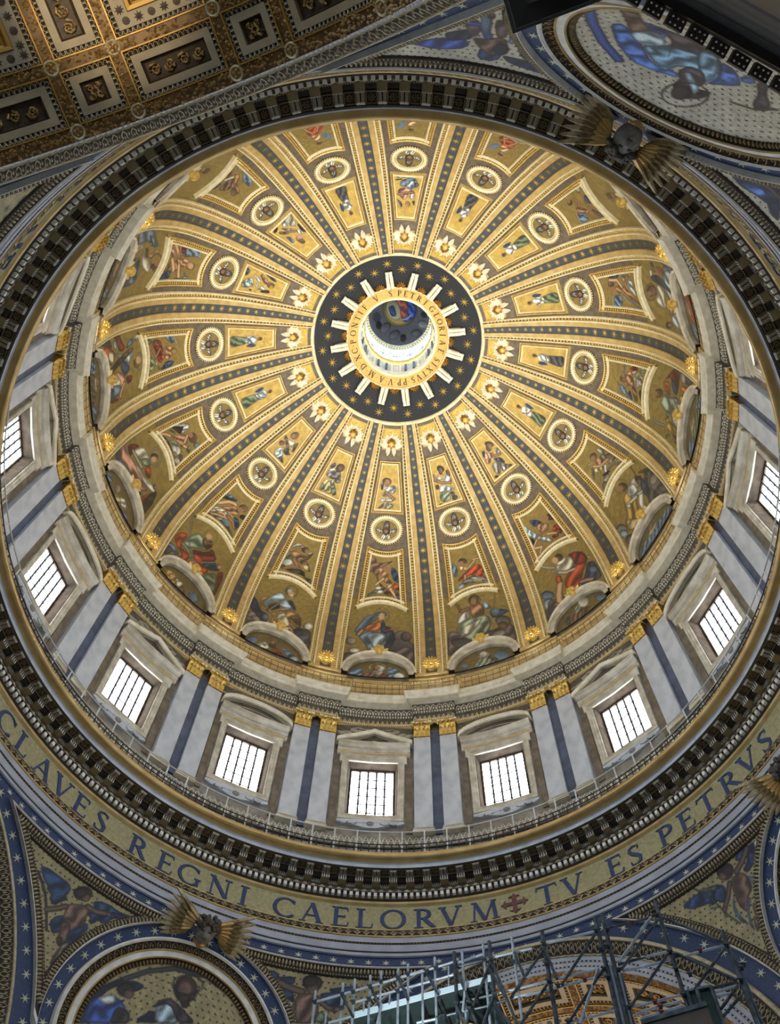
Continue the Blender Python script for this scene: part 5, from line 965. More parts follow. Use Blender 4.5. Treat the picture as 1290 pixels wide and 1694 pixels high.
for nm, R, z, hg, half, step, kd, mt_ in (('palmette_band', 22.74, 72.58, .6, 4.2, .42, 'leaf', 'cream'), ('tongue_band', 22.95, 71.66, .5, 4.1, .34, 'zig', 'egg_cream'),
        ('dentil_band', 22.84, 72.14, .14, 4.15, .2, 'box', 'cream'), ('bead_band', 22.93, 71.12, .12, 4.1, .16, 'box', 'cream_gold'), ('gilded_tooth_band', 22.42, 76.42, .3, 4.4, .22, 'zig', 'gold_bright')):
    m = MB(); lace(R, z, hg, PJ if R > 22.5 else PJ*.45, half, step, m, kd); me = m.mesh(nm, mt_)
    for k in range(NB): link(nm, me, T6, k*22.5, kind='stuff')

# pilasters
def pilaster_parts():
    out = []; w = rad(1.55)*22.6
    m = MB(); m.grid([[P(math.degrees(x/22.6), 23.05, z), P(math.degrees(x/22.6), 22.6, z)] if False else P(math.degrees(x/22.6), R, z) for x, R in ((-w, 23.05), (-w, 22.62), (-w+.03, 22.6), (w-.03, 22.6), (w, 22.62), (w, 23.05))] for z in (58.5, 62, 65.5, 69.0))
    out.append(('shaft', m.mesh('shaft', 'marble_pale')))
    m = MB()
    m.grid([[P(math.degrees(x/22.6), R, z) for x, R in ((-w-d, 23.05), (-w-d, 22.6-d), (w+d, 22.6-d), (w+d, 23.05))] for d, z in ((.0, 58.5), (.06, 58.45), (.06, 58.36), (.02, 58.32), (.02, 58.26), (.1, 58.2), (.1, 58.0), (.1, 57.9))]+[[P(math.degrees(x/22.6), 23.05, 57.9) for x in (-w-.1, -w-.1, w+.1, w+.1)]])
    out.append(('base', m.mesh('base', 'travertine')))
    m = MB(); m.grid([[P(math.degrees(x/22.6), R, z) for x, R in ((-w*q, 23.05), (-w*q, 22.6-d), (w*q, 22.6-d), (w*q, 23.05))] for q, d, z in ((1, .0, 69.0), (1.06, .05, 69.04), (1, 0, 69.1), (.98, .0, 70.0), (1.06, .06, 70.5), (1.12, .1, 70.62))])
    out.append(('bell', m.mesh('bell', 'gold_red')))
    m = MB()
    for row, (z0, hgt, n, dep) in enumerate(((69.08, .72, 4, .3), (69.5, .85, 3, .36), (69.9, .7, 4, .3))):
        for i in range(n):
            x = (-w + 2*w*(i+.5)/n)*1.02; c = lambda z, d, q: P(math.degrees((x+q)/22.6), 22.6-d, z)
            ww = w/n*.92
            m.grid([[c(z0, .02, -ww), c(z0, .08, 0), c(z0, .02, ww)], [c(z0+hgt*.45, .06, -ww*1.05), c(z0+hgt*.45, .13, 0), c(z0+hgt*.45, .06, ww*1.05)], [c(z0+hgt*.8, dep*.7, -ww*.9), c(z0+hgt*.85, dep, 0), c(z0+hgt*.8, dep*.7, ww*.9)], [c(z0+hgt*.72, dep*1.25, -ww*.5), c(z0+hgt*.74, dep*1.5, 0), c(z0+hgt*.72, dep*1.25, ww*.5)]])
            m.ball(c(z0+hgt*.78, dep*1.2, 0), Vector((ww*.45, 0, 0)), Vector((0, 0, .1)), Vector((0, -.1, 0)), 6, 4)
    out.append(('acanthus', m.mesh('acanthus', 'gold_bright')))
    m = MB()
    for g in (-1, 1):
        pts = [P(math.degrees((g*w*(.98)+g*.04+(.19-.017*t)*math.cos(t*.75)*g*.9)/22.6), 22.42, 70.42+(.19-.017*t)*math.sin(t*.75)) for t in range(0, 11)]; m.spline(pts, .055, 4)
    m.ball(P(0, 22.38, 70.55), Vector((.14, 0, 0)), Vector((0, 0, .16)), Vector((0, -.14, 0)), 7, 5)
    out.append(('volute', m.mesh('volute', 'gold_bright')))
    m = MB(); m.grid([[P(math.degrees(x/22.6), R, z) for x, R in ((-w-.14, 23.05), (-w-.14, 22.34), (0, 22.42), (w+.14, 22.34), (w+.14, 23.05))] for z in (70.64, 70.72, 70.86)])
    out.append(('abacus', m.mesh('abacus', 'cream_gold')))
    return out
PIL = pilaster_parts(); SMOOTH = 0
m = MB(); rb(-1.1, 1.1, 22.86, 23.04, 58.1, 70.0, m); gapm = m.mesh('blue_strip', 'marble_blue')
for k in range(NB):
    a, b = pair(k)
    for g, wd in ((-1, 'left'), (1, 'right')):
        t = thing('pilaster', '%s pale pilaster of the pair between %s and %s' % (wd, a.replace('the ', ''), b.replace('the ', '')), 'pilaster', 'paired pilasters of the drum', k*22.5+11.25+g*2.42)
        for n, me in PIL: link(n, me, t)
    link('marble_strip', gapm, wall, k*22.5+11.25)
# recessed strips of darker marble beside the window frames, and the carved panels over the pediments
m = MB(); me1 = [rb(g*6.35-.55, g*6.35+.55, 22.98, 23.04, 58.4, 68.6).mesh('dark_strip', 'marble_brown') for g in (-1, 1)]
m = MB()
for g in (-1, 1):
    for i in range(5):
        t = i/4; c = P(g*(1.2+t*5.2), 22.95, 70.3-.55*t-.12*math.sin(t*9)); m.ball(c, Vector((.42, 0, .1*g)), Vector((0, 0, .24)), Vector((0, -.16, 0)), 7, 4, True)
    for i in range(3): m.ball(P(g*(5.4+.5*i), 22.95, 69.4-.25*i), Vector((.22, 0, 0)), Vector((0, 0, .22)), Vector((0, -.2, 0)), 6, 4, True)
    m.spline([P(g*.9, 22.92, 70.5), P(g*2, 22.9, 70.35), P(g*3.2, 22.9, 70.55), P(g*4.6, 22.9, 70.25)], .1, 5)
m.ball(P(0, 22.92, 70.35), Vector((.32, 0, 0)), Vector((0, 0, .3)), Vector((0, -.22, 0)), 8, 5, True)
gar = m.mesh('carved_garland', 'stucco_grey', True)
m = rb(-7.2, 7.2, 22.99, 23.04, 69.0, 70.85); garb = m.mesh('carved_ground', 'stucco_dark')
for k in range(NB):
    for q in me1: link('dark_strip', q, wall, k*22.5)
    o = link('carved_ground', garb, wall, k*22.5); link('carved_garland', gar, o)

# windows
def zl(z0, z1, prof): return prof
def wframe():
    pts = [(-5.45, 59.55), (5.45, 59.55), (5.6, 66.0), (6.0, 66.0), (6.0, 67.05), (-6.0, 67.05), (-6.0, 66.0), (-5.6, 66.0)]
    inn = [(-4.35, 60.3), (4.35, 60.3), (4.45, 65.9), (4.45, 65.9), (4.45, 66.35), (-4.45, 66.35), (-4.45, 65.9), (-4.45, 65.9)]
    m = MB(); rows = []
    n = len(pts)
    for i in range(n):
        for t in (0, .5):
            j = (i+1) % n; a = (lerp(pts[i][0], pts[j][0], t), lerp(pts[i][1], pts[j][1], t)); b = (lerp(inn[i][0], inn[j][0], t), lerp(inn[i][1], inn[j][1], t))
            L = lambda q: (lerp(a[0], b[0], q), lerp(a[1], b[1], q))
            rows.append([P(L(q)[0], 23.05-h, L(q)[1]) for q, h in ((0, 0), (0, .22), (.12, .25), (.25, .2), (.55, .18), (.6, .12), (.95, .1), (.98, .02), (1, .0))])
    return m.grid(rows, cv=True).mesh('frame', 'travertine')
WF = wframe()
m = MB(); m.grid([[P(u, R, z) for R, z in ((23.05, 66.95), (22.84, 67.0), (22.8, 67.3), (22.72, 67.36), (22.72, 67.62), (22.5, 67.7), (22.46, 67.9), (22.4, 68.0), (22.4, 68.16), (23.05, 68.2))] for u in np.linspace(-6.6, 6.6, 9)])
for u in (-6.6, 6.6): m.face([P(u, R, z) for R, z in ((23.05, 66.95), (22.84, 67.0), (22.8, 67.3), (22.72, 67.36), (22.72, 67.62), (22.5, 67.7), (22.46, 67.9), (22.4, 68.0), (22.4, 68.16), (23.05, 68.2))])
WE = m.mesh('cornice', 'travertine')
m = MB(); m.grid([[P(u, R, z) for R, z in ((22.86, 67.06), (22.79, 67.1), (22.79, 67.24), (22.84, 67.28))] for u in np.linspace(-6.2, 6.2, 7)]); WG = m.mesh('gilded_fillet', 'gold_band')
def ped(kind):
    if kind == 'tri': pts = [(-7.0, 68.1), (-3.5, 68.82), (0, 69.54), (3.5, 68.82), (7.0, 68.1)]
    else: pts = [(7.0*math.sin(t), 68.1+1.5*(math.cos(t*.98)-math.cos(.98*PI/2))/(1-math.cos(.98*PI/2))) for t in np.linspace(-PI/2, PI/2, 17)]
    m = MB(); m.grid([[P(u, R, z+dz) for R, dz in ((22.95, -.02), (22.62, .0), (22.5, -.16), (22.38, -.12), (22.32, .12), (22.32, .24), (22.42, .3), (23.05, .34))] for u, z in pts])
    for e in (pts[0], pts[-1]): m.face([P(e[0], R, e[1]+dz) for R, dz in ((23.05, -.05), (22.62, .0), (22.5, -.16), (22.38, -.12), (22.32, .12), (22.32, .24), (22.42, .3), (23.05, .34))])
    t = MB(); t.f.append(tuple(range(len(pts)))); t.v = [tuple(P(u*.93, 22.88, z if z > 68.2 else 68.16)) for u, z in pts]
    r = MB()
    if kind == 'tri':
        q = [(-2.4, 68.3), (2.4, 68.3), (0, 68.95)]; r.prism([P(u, 22.8, z) for u, z in q], [P(u, 22.9, z) for u, z in q])
    else: r.grid([[P(5.6*math.sin(a)*q, 22.86-h, 68.25+.95*q*math.cos(a)) for q, h in ((.85, 0), (.92, .08), (1, 0))] for a in np.linspace(-PI/2, PI/2, 15)])
    return m.mesh('pediment', 'cream'), t.mesh('tympanum', 'stucco_dark'), r.mesh('tympanum_relief', 'egg_cream')
PT = ped('tri'); PSG = ped('seg')
m = MB(); q = [(-5.4, 59.5), (5.4, 59.5), (5.6, 59.3), (4.4, 59.1), (3.2, 59.15), (2.0, 58.95), (.9, 58.8), (-.9, 58.8), (-2.0, 58.95), (-3.2, 59.15), (-4.4, 59.1), (-5.6, 59.3)]
m.prism([P(u, 22.86, z) for u, z in q], [P(u, 23.05, z) for u, z in q]); WA = m.mesh('apron', 'marble_pale')
m = MB()
for g in (-1, 1):
    m.spline([P(g*(1.3+.25*t)+.35*math.cos(t*1.1), 22.84, 59.2+.13*math.sin(t*1.1)) for t in range(12)], .045, 4)
m.ball(P(0, 22.84, 59.18), Vector((.26, 0, 0)), Vector((0, 0, .22)), Vector((0, -.14, 0)), 9, 5, True)
WS = m.mesh('apron_scroll', 'marble_grey', True)
def pane_grid():
    RP = 23.75; u0, u1, z0, z1 = -3.6, 3.6, 60.55, 66.2; nu, nz = 5, 6; out = []
    for i in range(nu):
        for j in range(nz):
            a, b = lerp(u0, u1, i/nu), lerp(u0, u1, (i+1)/nu); c, d = lerp(z0, z1, j/nz), lerp(z0, z1, (j+1)/nz)
            out.append(rb(a+.06, b-.06, RP, RP+.05, c+.03, d-.03).mesh('pane', 'window_glass'))
    bars = []
    for i in range(1, nu):
        u = lerp(u0, u1, i/nu); m = MB(); m.box(P(u, RP-.03, 63.4), Vector((.068, 0, 0)), Vector((0, .05, 0)), Vector((0, 0, 2.9)))
        for j in range(1, nz): m.ball(P(u, RP-.06, lerp(z0, z1, j/nz)), Vector((.1, 0, 0)), Vector((0, 0, .1)), Vector((0, -.06, 0)), 6, 4)
        bars.append(('upright_bar', m.mesh('upright_bar', 'window_bar')))
    for j in range(1, nz):
        z = lerp(z0, z1, j/nz); m = MB(); m.box(P(0, RP-.02, z), Vector((1.48, 0, 0)), Vector((0, .03, 0)), Vector((0, 0, .04))); bars.append(('cross_bar', m.mesh('cross_bar', 'window_bar')))
    m = MB()
    for a, b, c, d in ((u0-.35, u0, z0-.2, z1+.2), (u1, u1+.35, z0-.2, z1+.2), (u0, u1, z0-.2, z0), (u0, u1, z1, z1+.2)): rb(a, b, RP-.06, RP+.08, c, d, m)
    bars.append(('sash', m.mesh('sash', 'reveal_brown')))
    return out, bars
PANES, BARS = pane_grid()
for k in range(NB):
    o = thing('window_%d' % ((k % 16)+1), 'bright drum window under a %s pediment, below %s' % ('curved' if k % 2 == 0 else 'pointed', WHO[norm(k)]), None, 'windows of the drum', k*22.5, kind='structure')
    link('frame', WF, o); c = link('cornice', WE, o); link('gilded_fillet', WG, c)
    pm, tm, rm = PSG if k % 2 == 0 else PT
    p_ = link('pediment', pm, o); q_ = link('tympanum', tm, p_); link('tympanum_relief', rm, p_)
    a_ = link('apron', WA, o); link('apron_scroll', WS, a_)
    g_ = link('glazing', None, o)
    for q in PANES: link('pane', q, g_)
    for n, q in BARS: link(n, q, g_)

# gallery base band, railings
m = MB(); part('base_band', ring([(22.95, 56.9), (22.85, 56.95), (22.85, 57.9), (22.95, 57.95)]), 'marble_grey', wall)
m = MB()
for i in range(360):
    a = i; c = P(a, 22.84, 57.42); X = Vector((math.cos(rad(a)), -math.sin(rad(a)), 0)); Z = Vector((0, 0, 1)); N = -P(a, 1, 0)
    m.spline([c-X*.2-Z*.36, c-X*.12+Z*.1+N*.04, c+Z*.34+N*.05, c+X*.12+Z*.1+N*.04, c+X*.2-Z*.36], .035, 3)
part('arcade_band', m, 'cream', wall, kind='stuff')
RL = thing('gallery_fence', 'thin pale fence of posts and bars along the gallery, above the gilded lip', 'fence')
part('top_rail', ring(arcprof(20.95, 55.9, .045, 0, 360, 6), 192), 'rail_white', RL)
part('lower_rail', ring(arcprof(20.95, 55.0, .03, 0, 360, 5), 192), 'rail_white', RL)
m = MB(); m.tube((0, 20.95, 53.25), (0, 20.95, 55.95), .05, 6); pst = m.mesh('post', 'rail_white')
for i in range(96): link('post', pst, RL, i*3.75+1.88-.2)
IR = thing('gallery_railing', 'low dark iron railing on the lip of the great cornice', 'railing')
for z in (53.85, 54.2): part('rail', ring(arcprof(20.55, z, .035, 0, 360, 5), 192), 'iron', IR)
m = MB(); m.tube((0, 20.55, 53.25), (0, 20.55, 54.2), .04, 5); pst = m.mesh('post', 'iron')
for i in range(288): link('post', pst, IR, i*1.25)
UR = thing('upper_railing', 'black iron railing on the ledge above the drum entablature', 'railing')
for z in (75.1, 75.75): part('rail', broken([(22.0, z-.02), (21.98, z), (22.0, z+.02), (22.02, z), (22.0, z-.02)], .3, 4.9), 'iron', UR)
m = MB(); m.tube((0, 22.0, 74.0), (0, 22.0, 75.75), .02, 5); pst = m.mesh('post', 'iron')
m = MB(); m.tube((0, 21.7, 73.95), (0, 21.7, 75.75), .02, 5); pst2 = m.mesh('post', 'iron')
for i in range(240):
    a = i*1.5; d = abs(((a-11.25+11.25) % 22.5)-11.25)
    link('post', pst2 if abs(((a) % 22.5)-11.25) < 5.0 else pst, UR, a)

# ------------------------------------------------------------------ pendentives: a sphere cut by the four great arches
SR, SZ = 24.7, 35.2; TILT = 2.9
def sp(az, el, h=0.): r = SR-h; return Vector((r*math.cos(rad(el))*math.sin(rad(az)), r*math.cos(rad(el))*math.cos(rad(az)), SZ+r*math.sin(rad(el))))
def spn(p): return -(Vector(p)-Vector((0, 0, SZ))).normalized()
def around(axis, ang, phi, h=0., X=None, Y=None):
    # the point at the angle ang from the axis, turned by phi
    d = axis*math.cos(rad(ang)) + (X*math.cos(phi)+Y*math.sin(phi))*math.sin(rad(ang)); return Vector((0, 0, SZ))+d*(SR-h)
TC = 11.3; R_T = 13.2
def axis_of(az, el): return Vector((math.cos(rad(el))*math.sin(rad(az)), math.cos(rad(el))*math.cos(rad(az)), math.sin(rad(el))))
# pendentive built at azimuth 0 (the diagonal), arches on either side at +-45
DX = axis_of(0, TC); DXX = Vector((1, 0, 0)); DYY = DXX.cross(DX)*-1
if DYY.z < 0: DYY = -DYY
def ta(d): return math.degrees(math.acos(max(-1, min(1, d.dot(DX)))))
AXL = axis_of(-45, -TILT); AXR = axis_of(45, -TILT)
def ang(d, ax): return math.degrees(math.acos(max(-1, min(1, d.dot(ax)))))
def unit(p): return (Vector(p)-Vector((0, 0, SZ))).normalized()
EL1 = math.degrees(math.asin((46.22-SZ)/SR))
# sheet: rows of constant height between the two arches
def solve_az(el, lim, sgn):
    # azimuth on the row where the angle to the arch axis equals lim
    ax = AXR if sgn > 0 else AXL; lo, hi = 0., 45.
    for _ in range(40):
        mid = (lo+hi)/2
        if ang(axis_of(sgn*mid, el), ax) > lim: lo = mid
        else: hi = mid
    return lo
m = MB(); rows = []
for j in range(45):
    el = lerp(-7.0, EL1+.05, j/44); b = solve_az(el, 28.5, 1); rows.append([sp(lerp(-b, b, i/40), el) for i in range(41)])
m.grid(rows); PEN = m.mesh('pendentive', 'star_blue', True)
def arch_sweep(lim, prof, e0, e1, sgn, n=60, mb=None, mname=None, name=None):
    ax = AXR if sgn > 0 else AXL; path = []; pts = []
    up_ = Vector((0, 0, 1)); Xa = up_.cross(ax).normalized(); Ya = ax.cross(Xa)
    for i in range(n+1):
        phi = lerp(e0, e1, i/n); path.append(around(ax, lim, phi, 0, Xa, Ya))
    return sweep(path, [spn(p) for p in path], prof, mb=mb)
# tondo
def tond_ring(prof, n=96):
    m = MB(); m.grid([[around(DX, a, 2*PI*i/n, h, DXX, DYY) for a, h in prof] for i in range(n)], cv=True); return m
TON = [('outer_rim', tond_ring([(13.3, 0), (13.2, .25), (12.95, .32), (12.75, .25)]), 'white_stucco', False), ('leaf_bed', tond_ring([(12.75, .25), (12.6, .15), (11.9, .1), (11.75, .2)]), 'ornament_dark', False),
       ('gilded_fillet', tond_ring([(11.85, .2), (11.75, .26), (11.65, .2)]), 'gold_band', False), ('white_band', tond_ring([(11.65, .18), (10.95, .2)]), 'white_stucco', False), ('inner_fillet', tond_ring([(11.0, .2), (10.9, .26), (10.8, .2)]), 'gold_band', False),
       ('egg_bed', tond_ring([(10.8, .2), (10.7, .06), (10.2, .02), (10.0, -.02)]), 'ornament_dark', False)]
A = MB(); B = MB(); n = 84
for i in range(n):
    p = 2*PI*i/n; c = around(DX, 12.3, p, .13, DXX, DYY); N = spn(c); T = (around(DX, 12.3, p+.01, .13, DXX, DYY)-c).normalized(); Y = T.cross(N)
    if Y.dot(c-around(DX, 0, 0, 0, DXX, DYY)) < 0: Y = -Y
    B.spline([c-T*.16-Y*.17, c-T*.13+Y*.05+N*.06, c+Y*.2+N*.08, c+T*.13+Y*.05+N*.06, c+T*.16-Y*.17], .032, 3); A.ball(c-Y*.04, T*.06, Y*.11, N*.07, 5, 2, True)
TON += [('leaf_moulding', A, 'ornament_gold', True), ('leaf_edge_moulding', B, 'ornament_gold', True)]
A = MB(); n = 150
for i in range(n):
    p = 2*PI*i/n; c = around(DX, 10.42, p, .06, DXX, DYY); N = spn(c); T = (around(DX, 10.42, p+.01, .06, DXX, DYY)-c).normalized(); Y = T.cross(N); A.ball(c, T*.07, Y*.15, N*.11, 6, 3, True)
TON += [('egg_moulding', A, 'ornament_gold', True)]
TON = [(n_, mb.mesh(n_, mm), st) for n_, mb, mm, st in TON]
# angel triangles: outline on the sphere, left one; the right one is its mirror image
def tri_outline(ring_el, arch_lim, ton_lim, n=22):
    # corners by intersection, walked along the ring, the tondo and the arch; sgn = -1 (towards the left arch)
    up_ = Vector((0, 0, 1)); Xa = up_.cross(AXL).normalized(); Ya = AXL.cross(Xa)
    def on_ring(az): return axis_of(az, ring_el)
    def bis(f, lo, hi):
        s0 = f(lo) > 0
        for _ in range(50):
            mid = (lo+hi)/2
            if (f(mid) > 0) == s0: lo = mid
            else: hi = mid
        return lo
    az_t = bis(lambda a: ta(on_ring(a))-ton_lim, -24, -1.0) if ta(on_ring(-.5)) < ton_lim else -1.5
    az_a = bis(lambda a: ang(on_ring(a), AXL)-arch_lim, -22, -45)
    pa = lambda phi: (AXL*math.cos(rad(arch_lim))+(Xa*math.cos(phi)+Ya*math.sin(phi))*math.sin(rad(arch_lim)))
    # phi on the arch: the end at the ring and the end at the tondo
    best0 = min(np.linspace(0, 2*PI, 2000), key=lambda p: (pa(p)-on_ring(az_a)).length)
    cand = [p for p in np.linspace(0, 2*PI, 4000) if abs(ta(pa(p))-ton_lim) < .12 and math.degrees(math.asin(pa(p).z)) < ring_el-3]
    best1 = max(cand, key=lambda p: pa(p).z) if cand else min(np.linspace(0, 2*PI, 2000), key=lambda p: abs(ta(pa(p))-ton_lim)+(9 if pa(p).z > .3 else 0))
    if best1-best0 > PI: best1 -= 2*PI
    if best0-best1 > PI: best1 += 2*PI
    pt = lambda phi: (DX*math.cos(rad(ton_lim))+(DXX*math.cos(phi)+DYY*math.sin(phi))*math.sin(rad(ton_lim)))
    f0 = min(np.linspace(0, 2*PI, 2000), key=lambda p: (pt(p)-pa(best1)).length); f1 = min(np.linspace(0, 2*PI, 2000), key=lambda p: (pt(p)-on_ring(az_t)).length)
    out = [on_ring(lerp(az_t, az_a, i/n)) for i in range(n)]
    out += [pa(lerp(best0, best1, i/n)) for i in range(n)]
    out += [pt(lerp(f0, f1, i/n)) for i in range(n)]
    return out
EL_ = lambda z: math.degrees(math.asin((z-SZ)/SR))
TO = tri_outline(EL_(46.12), 31.5, 14.9); TI = tri_outline(EL_(45.50), 32.9, 16.1)
def to3(d, h): return Vector((0, 0, SZ))+d*(SR-h)
def tri_ring(t0, t1, h0, h1, hm):
    m = MB(); rows = []
    for a, b in zip(TO, TI):
        f = lambda t: (a*(1-t)+b*t).normalized()
        rows.append([to3(f(t0), h0), to3(f(lerp(t0, t1, .35)), hm), to3(f(lerp(t0, t1, .65)), hm), to3(f(t1), h1)])
    return m.grid(rows, cv=True)
def mirror(mb):
    q = MB(); q.v = [(-x, y, z) for x, y, z in mb.v]; q.f = [tuple(reversed(f)) for f in mb.f]; return q
TRI = [('white_rim', tri_ring(0, .2, 0, .2, .26), 'white_stucco', False), ('ornament_bed', tri_ring(.2, .72, .2, .1, .12), 'ornament_dark', False), ('inner_rim', tri_ring(.72, 1, .1, .0, .1), 'cornice_dark', False)]
A = MB()
def along(path, step):
    out = []; acc = 0
    for i in range(len(path)):
        a, b = path[i], path[(i+1) % len(path)]; L = (b-a).length
        while acc < L: out.append((a.lerp(b, acc/L), (b-a).normalized())); acc += step
        acc -= L
    return out
midp = [to3((a*.54+b*.46).normalized(), .12) for a, b in zip(TO, TI)]
for c, T in along(midp, .19):
    N = spn(c); Y = N.cross(T); A.ball(c, T*.062, Y*.16, N*.11, 6, 3, True)
TRI.append(('egg_moulding', A, 'egg_cream', True))
A = MB()
midp = [to3((a*.2+b*.8).normalized(), .12) for a, b in zip(TO, TI)]
for c, T in along(midp, .16):
    N = spn(c); Y = N.cross(T); A.ball(c, T*.05, Y*.05, N*.05, 5, 2, True)
TRI.append(('bead_row', A, 'egg_cream', True))
TRIM = [(n_, mirror(mb).mesh(n_, mm), st) for n_, mb, mm, st in TRI]; TRI = [(n_, mb.mesh(n_, mm), st) for n_, mb, mm, st in TRI]
# star places on the blue bands of a pendentive
STP = []
for i in range(38): # round the tondo
    p = 2*PI*i/38; d = DX*math.cos(rad(14.05))+(DXX*math.cos(p)+DYY*math.sin(p))*math.sin(rad(14.05)); el = math.degrees(math.asin(d.z))
    if el < EL_(45.9) and ang(d, AXL) > 31.2 and ang(d, AXR) > 31.2 and el > -6: STP.append(d)
for ax in (AXL, AXR):
    up_ = Vector((0, 0, 1)); Xa = up_.cross(ax).normalized(); Ya = ax.cross(Xa)
    for i in range(160):
        p = 2*PI*i/72
        if i >= 72: break
        d = ax*math.cos(rad(30.7))+(Xa*math.cos(p)+Ya*math.sin(p))*math.sin(rad(30.7)); el = math.degrees(math.asin(d.z)); az = math.degrees(math.atan2(d.x, d.y))
        if -6 < el < EL_(46.0) and abs(az) < 45 and d.y > 0: STP.append(d)
def starmesh(d):
    c = to3(d, .01); N = spn(c); Z = Vector((0, 0, 1)); Yv = (Z-N*Z.dot(N)).normalized(); Xv = Yv.cross(N); m = MB(); star(m, c, Xv, Yv, N, 6, .27, .075, .03); return m.mesh('star', 'star_white')
STM = [starmesh(d) for d in STP]
PENART = {}; TONART = {}
PENART.update({(-45, -1): 'P B 171 143 236 103 331 99 438 98 472 143 459 217 486 251 455 310 423 390 363 359 364 311 308 292 307 265 241 225;P B 665 117 694 75 791 38 865 54 988 33 928 108 873 136 819 254 765 253 744 315 704 322 707 274 657 258 713 180;L N 20 183 209 265 276 330 360 395 477 467 645;P d 230 253 301 301 339 354 278 324;P B 451 556 475 458 538 398 589 467 553 591 511 645;P u 596 434 707 331 733 397 706 495 648 618 626 670;P h 507 276 625 182 671 186 683 324 693 404 717 441 695 519 623 555 589 467 528 452 511 363;L h 41 503 318 456 388 390 468;L h 45 650 189 726 184 807 138;L F 24 807 138 859 131;L B 29 843 115 979 69;P h 537 474 596 434 622 526 633 634 611 712 571 690 553 591;P N 549 638 600 605 618 706 575 701;L h 37 677 476 672 627 650 734;P h 602 719 626 699 620 819 613 912 598 925 597 838;P B 599 546 661 433 700 367 702 542 664 663;E N 567 98 75 76 147;E h 597 116 39 52 149;E N 546 104 58 52 148',
 (-45, 1): 'P B -26 47 90 31 129 100 64 161 28 113;P B 99 89 241 49 249 131 179 149;P B 120 145 245 212 274 347 182 290 134 244;P B 510 135 666 75 782 84 727 149 557 189;P B 443 189 641 138 663 297 541 354 479 283;L h 57 136 150 213 180 317 205;P h 260 228 415 194 454 308 456 508 350 544 294 542;L h 45 435 251 525 336 582 347;E F 595 336 37 28 175;P v 219 481 270 308 288 345 267 549 230 573;P v 429 513 458 368 548 452 592 499;E N 384 89 78 89 174;E h 389 149 48 68 -176;E N 361 73 57 60 171',
 (45, -1): 'P B 208 87 359 65 513 101 576 177 532 325 473 297 474 267 414 272 406 233 334 212 247 168;P C 369 43 510 106 553 170 445 145;P B 747 36 775 -19 868 5 941 22 1059 29 997 107 909 120 840 105 758 64;P B 862 64 931 129 872 140 884 189 838 203 774 228 752 171 809 135;P w 947 12 1047 50 983 89 927 90;L h 44 872 24 796 89 706 138;P h 634 159 731 163 763 249 743 386 671 436 630 578 596 497 588 411 605 271;L h 38 615 187 556 285 487 372;L F 25 484 368 468 447;L v 13 357 14 423 140 452 293 480 442 529 598;L v 8 371 122 451 212;L v 8 396 285 451 322;P b 756 239 816 340 814 465 774 546 755 463 759 306;P C 780 315 796 476 766 490;P b 597 311 562 416 557 536 582 637 545 614 529 493 546 399;P b 779 537 755 463 700 452 640 529 610 650 598 759 583 685 615 533 666 447;P h 676 503 734 533 715 623 714 701 701 808 706 874 709 892 672 898 667 832 655 730 651 634;P h 636 616 669 696 620 783 605 768 617 688;E N 632 59 68 92 -142;E h 599 75 36 51 -142;E N 659 54 51 61 -144',
 (135, 1): 'P u 840 201 731 288 635 349 527 358 498 267 547 177 692 128;P x 649 416 599 470 529 535 484 379 621 285;P x 321 191 254 201 162 201 65 177 -37 75 117 59 263 89;P B 443 260 337 322 315 126 377 54 449 85;P h 498 406 412 418 355 492 307 452 315 230 387 152 466 283;P z 558 669 492 743 459 574 477 417 522 431;P z 412 755 357 834 315 519 372 445;P U 317 445 278 663 256 567 279 400;P x 254 381 181 331 122 235 49 155 132 154 213 233;L u 51 535 643 463 646 416 451;E b 449 730 173 43 84;L k 13 420 847 420 825 421 808 424 792 429 786 434 786 440 795 444 810 446 828 448 849 445 868 443 883 438 890 433 890 427 881 422 865 420 847;E x 332 290 71 63 90',
 (135, -1): 'P x 1017 117 976 210 924 260 875 374 793 386 752 459 550 122 635 124 750 84 836 31 920 65;P U 856 64 815 171 747 228 703 196 715 115 790 68;L h 30 832 235 746 299 662 300;P x 669 124 638 260 513 64 585 45;P B 936 159 906 288 838 214 878 108'})
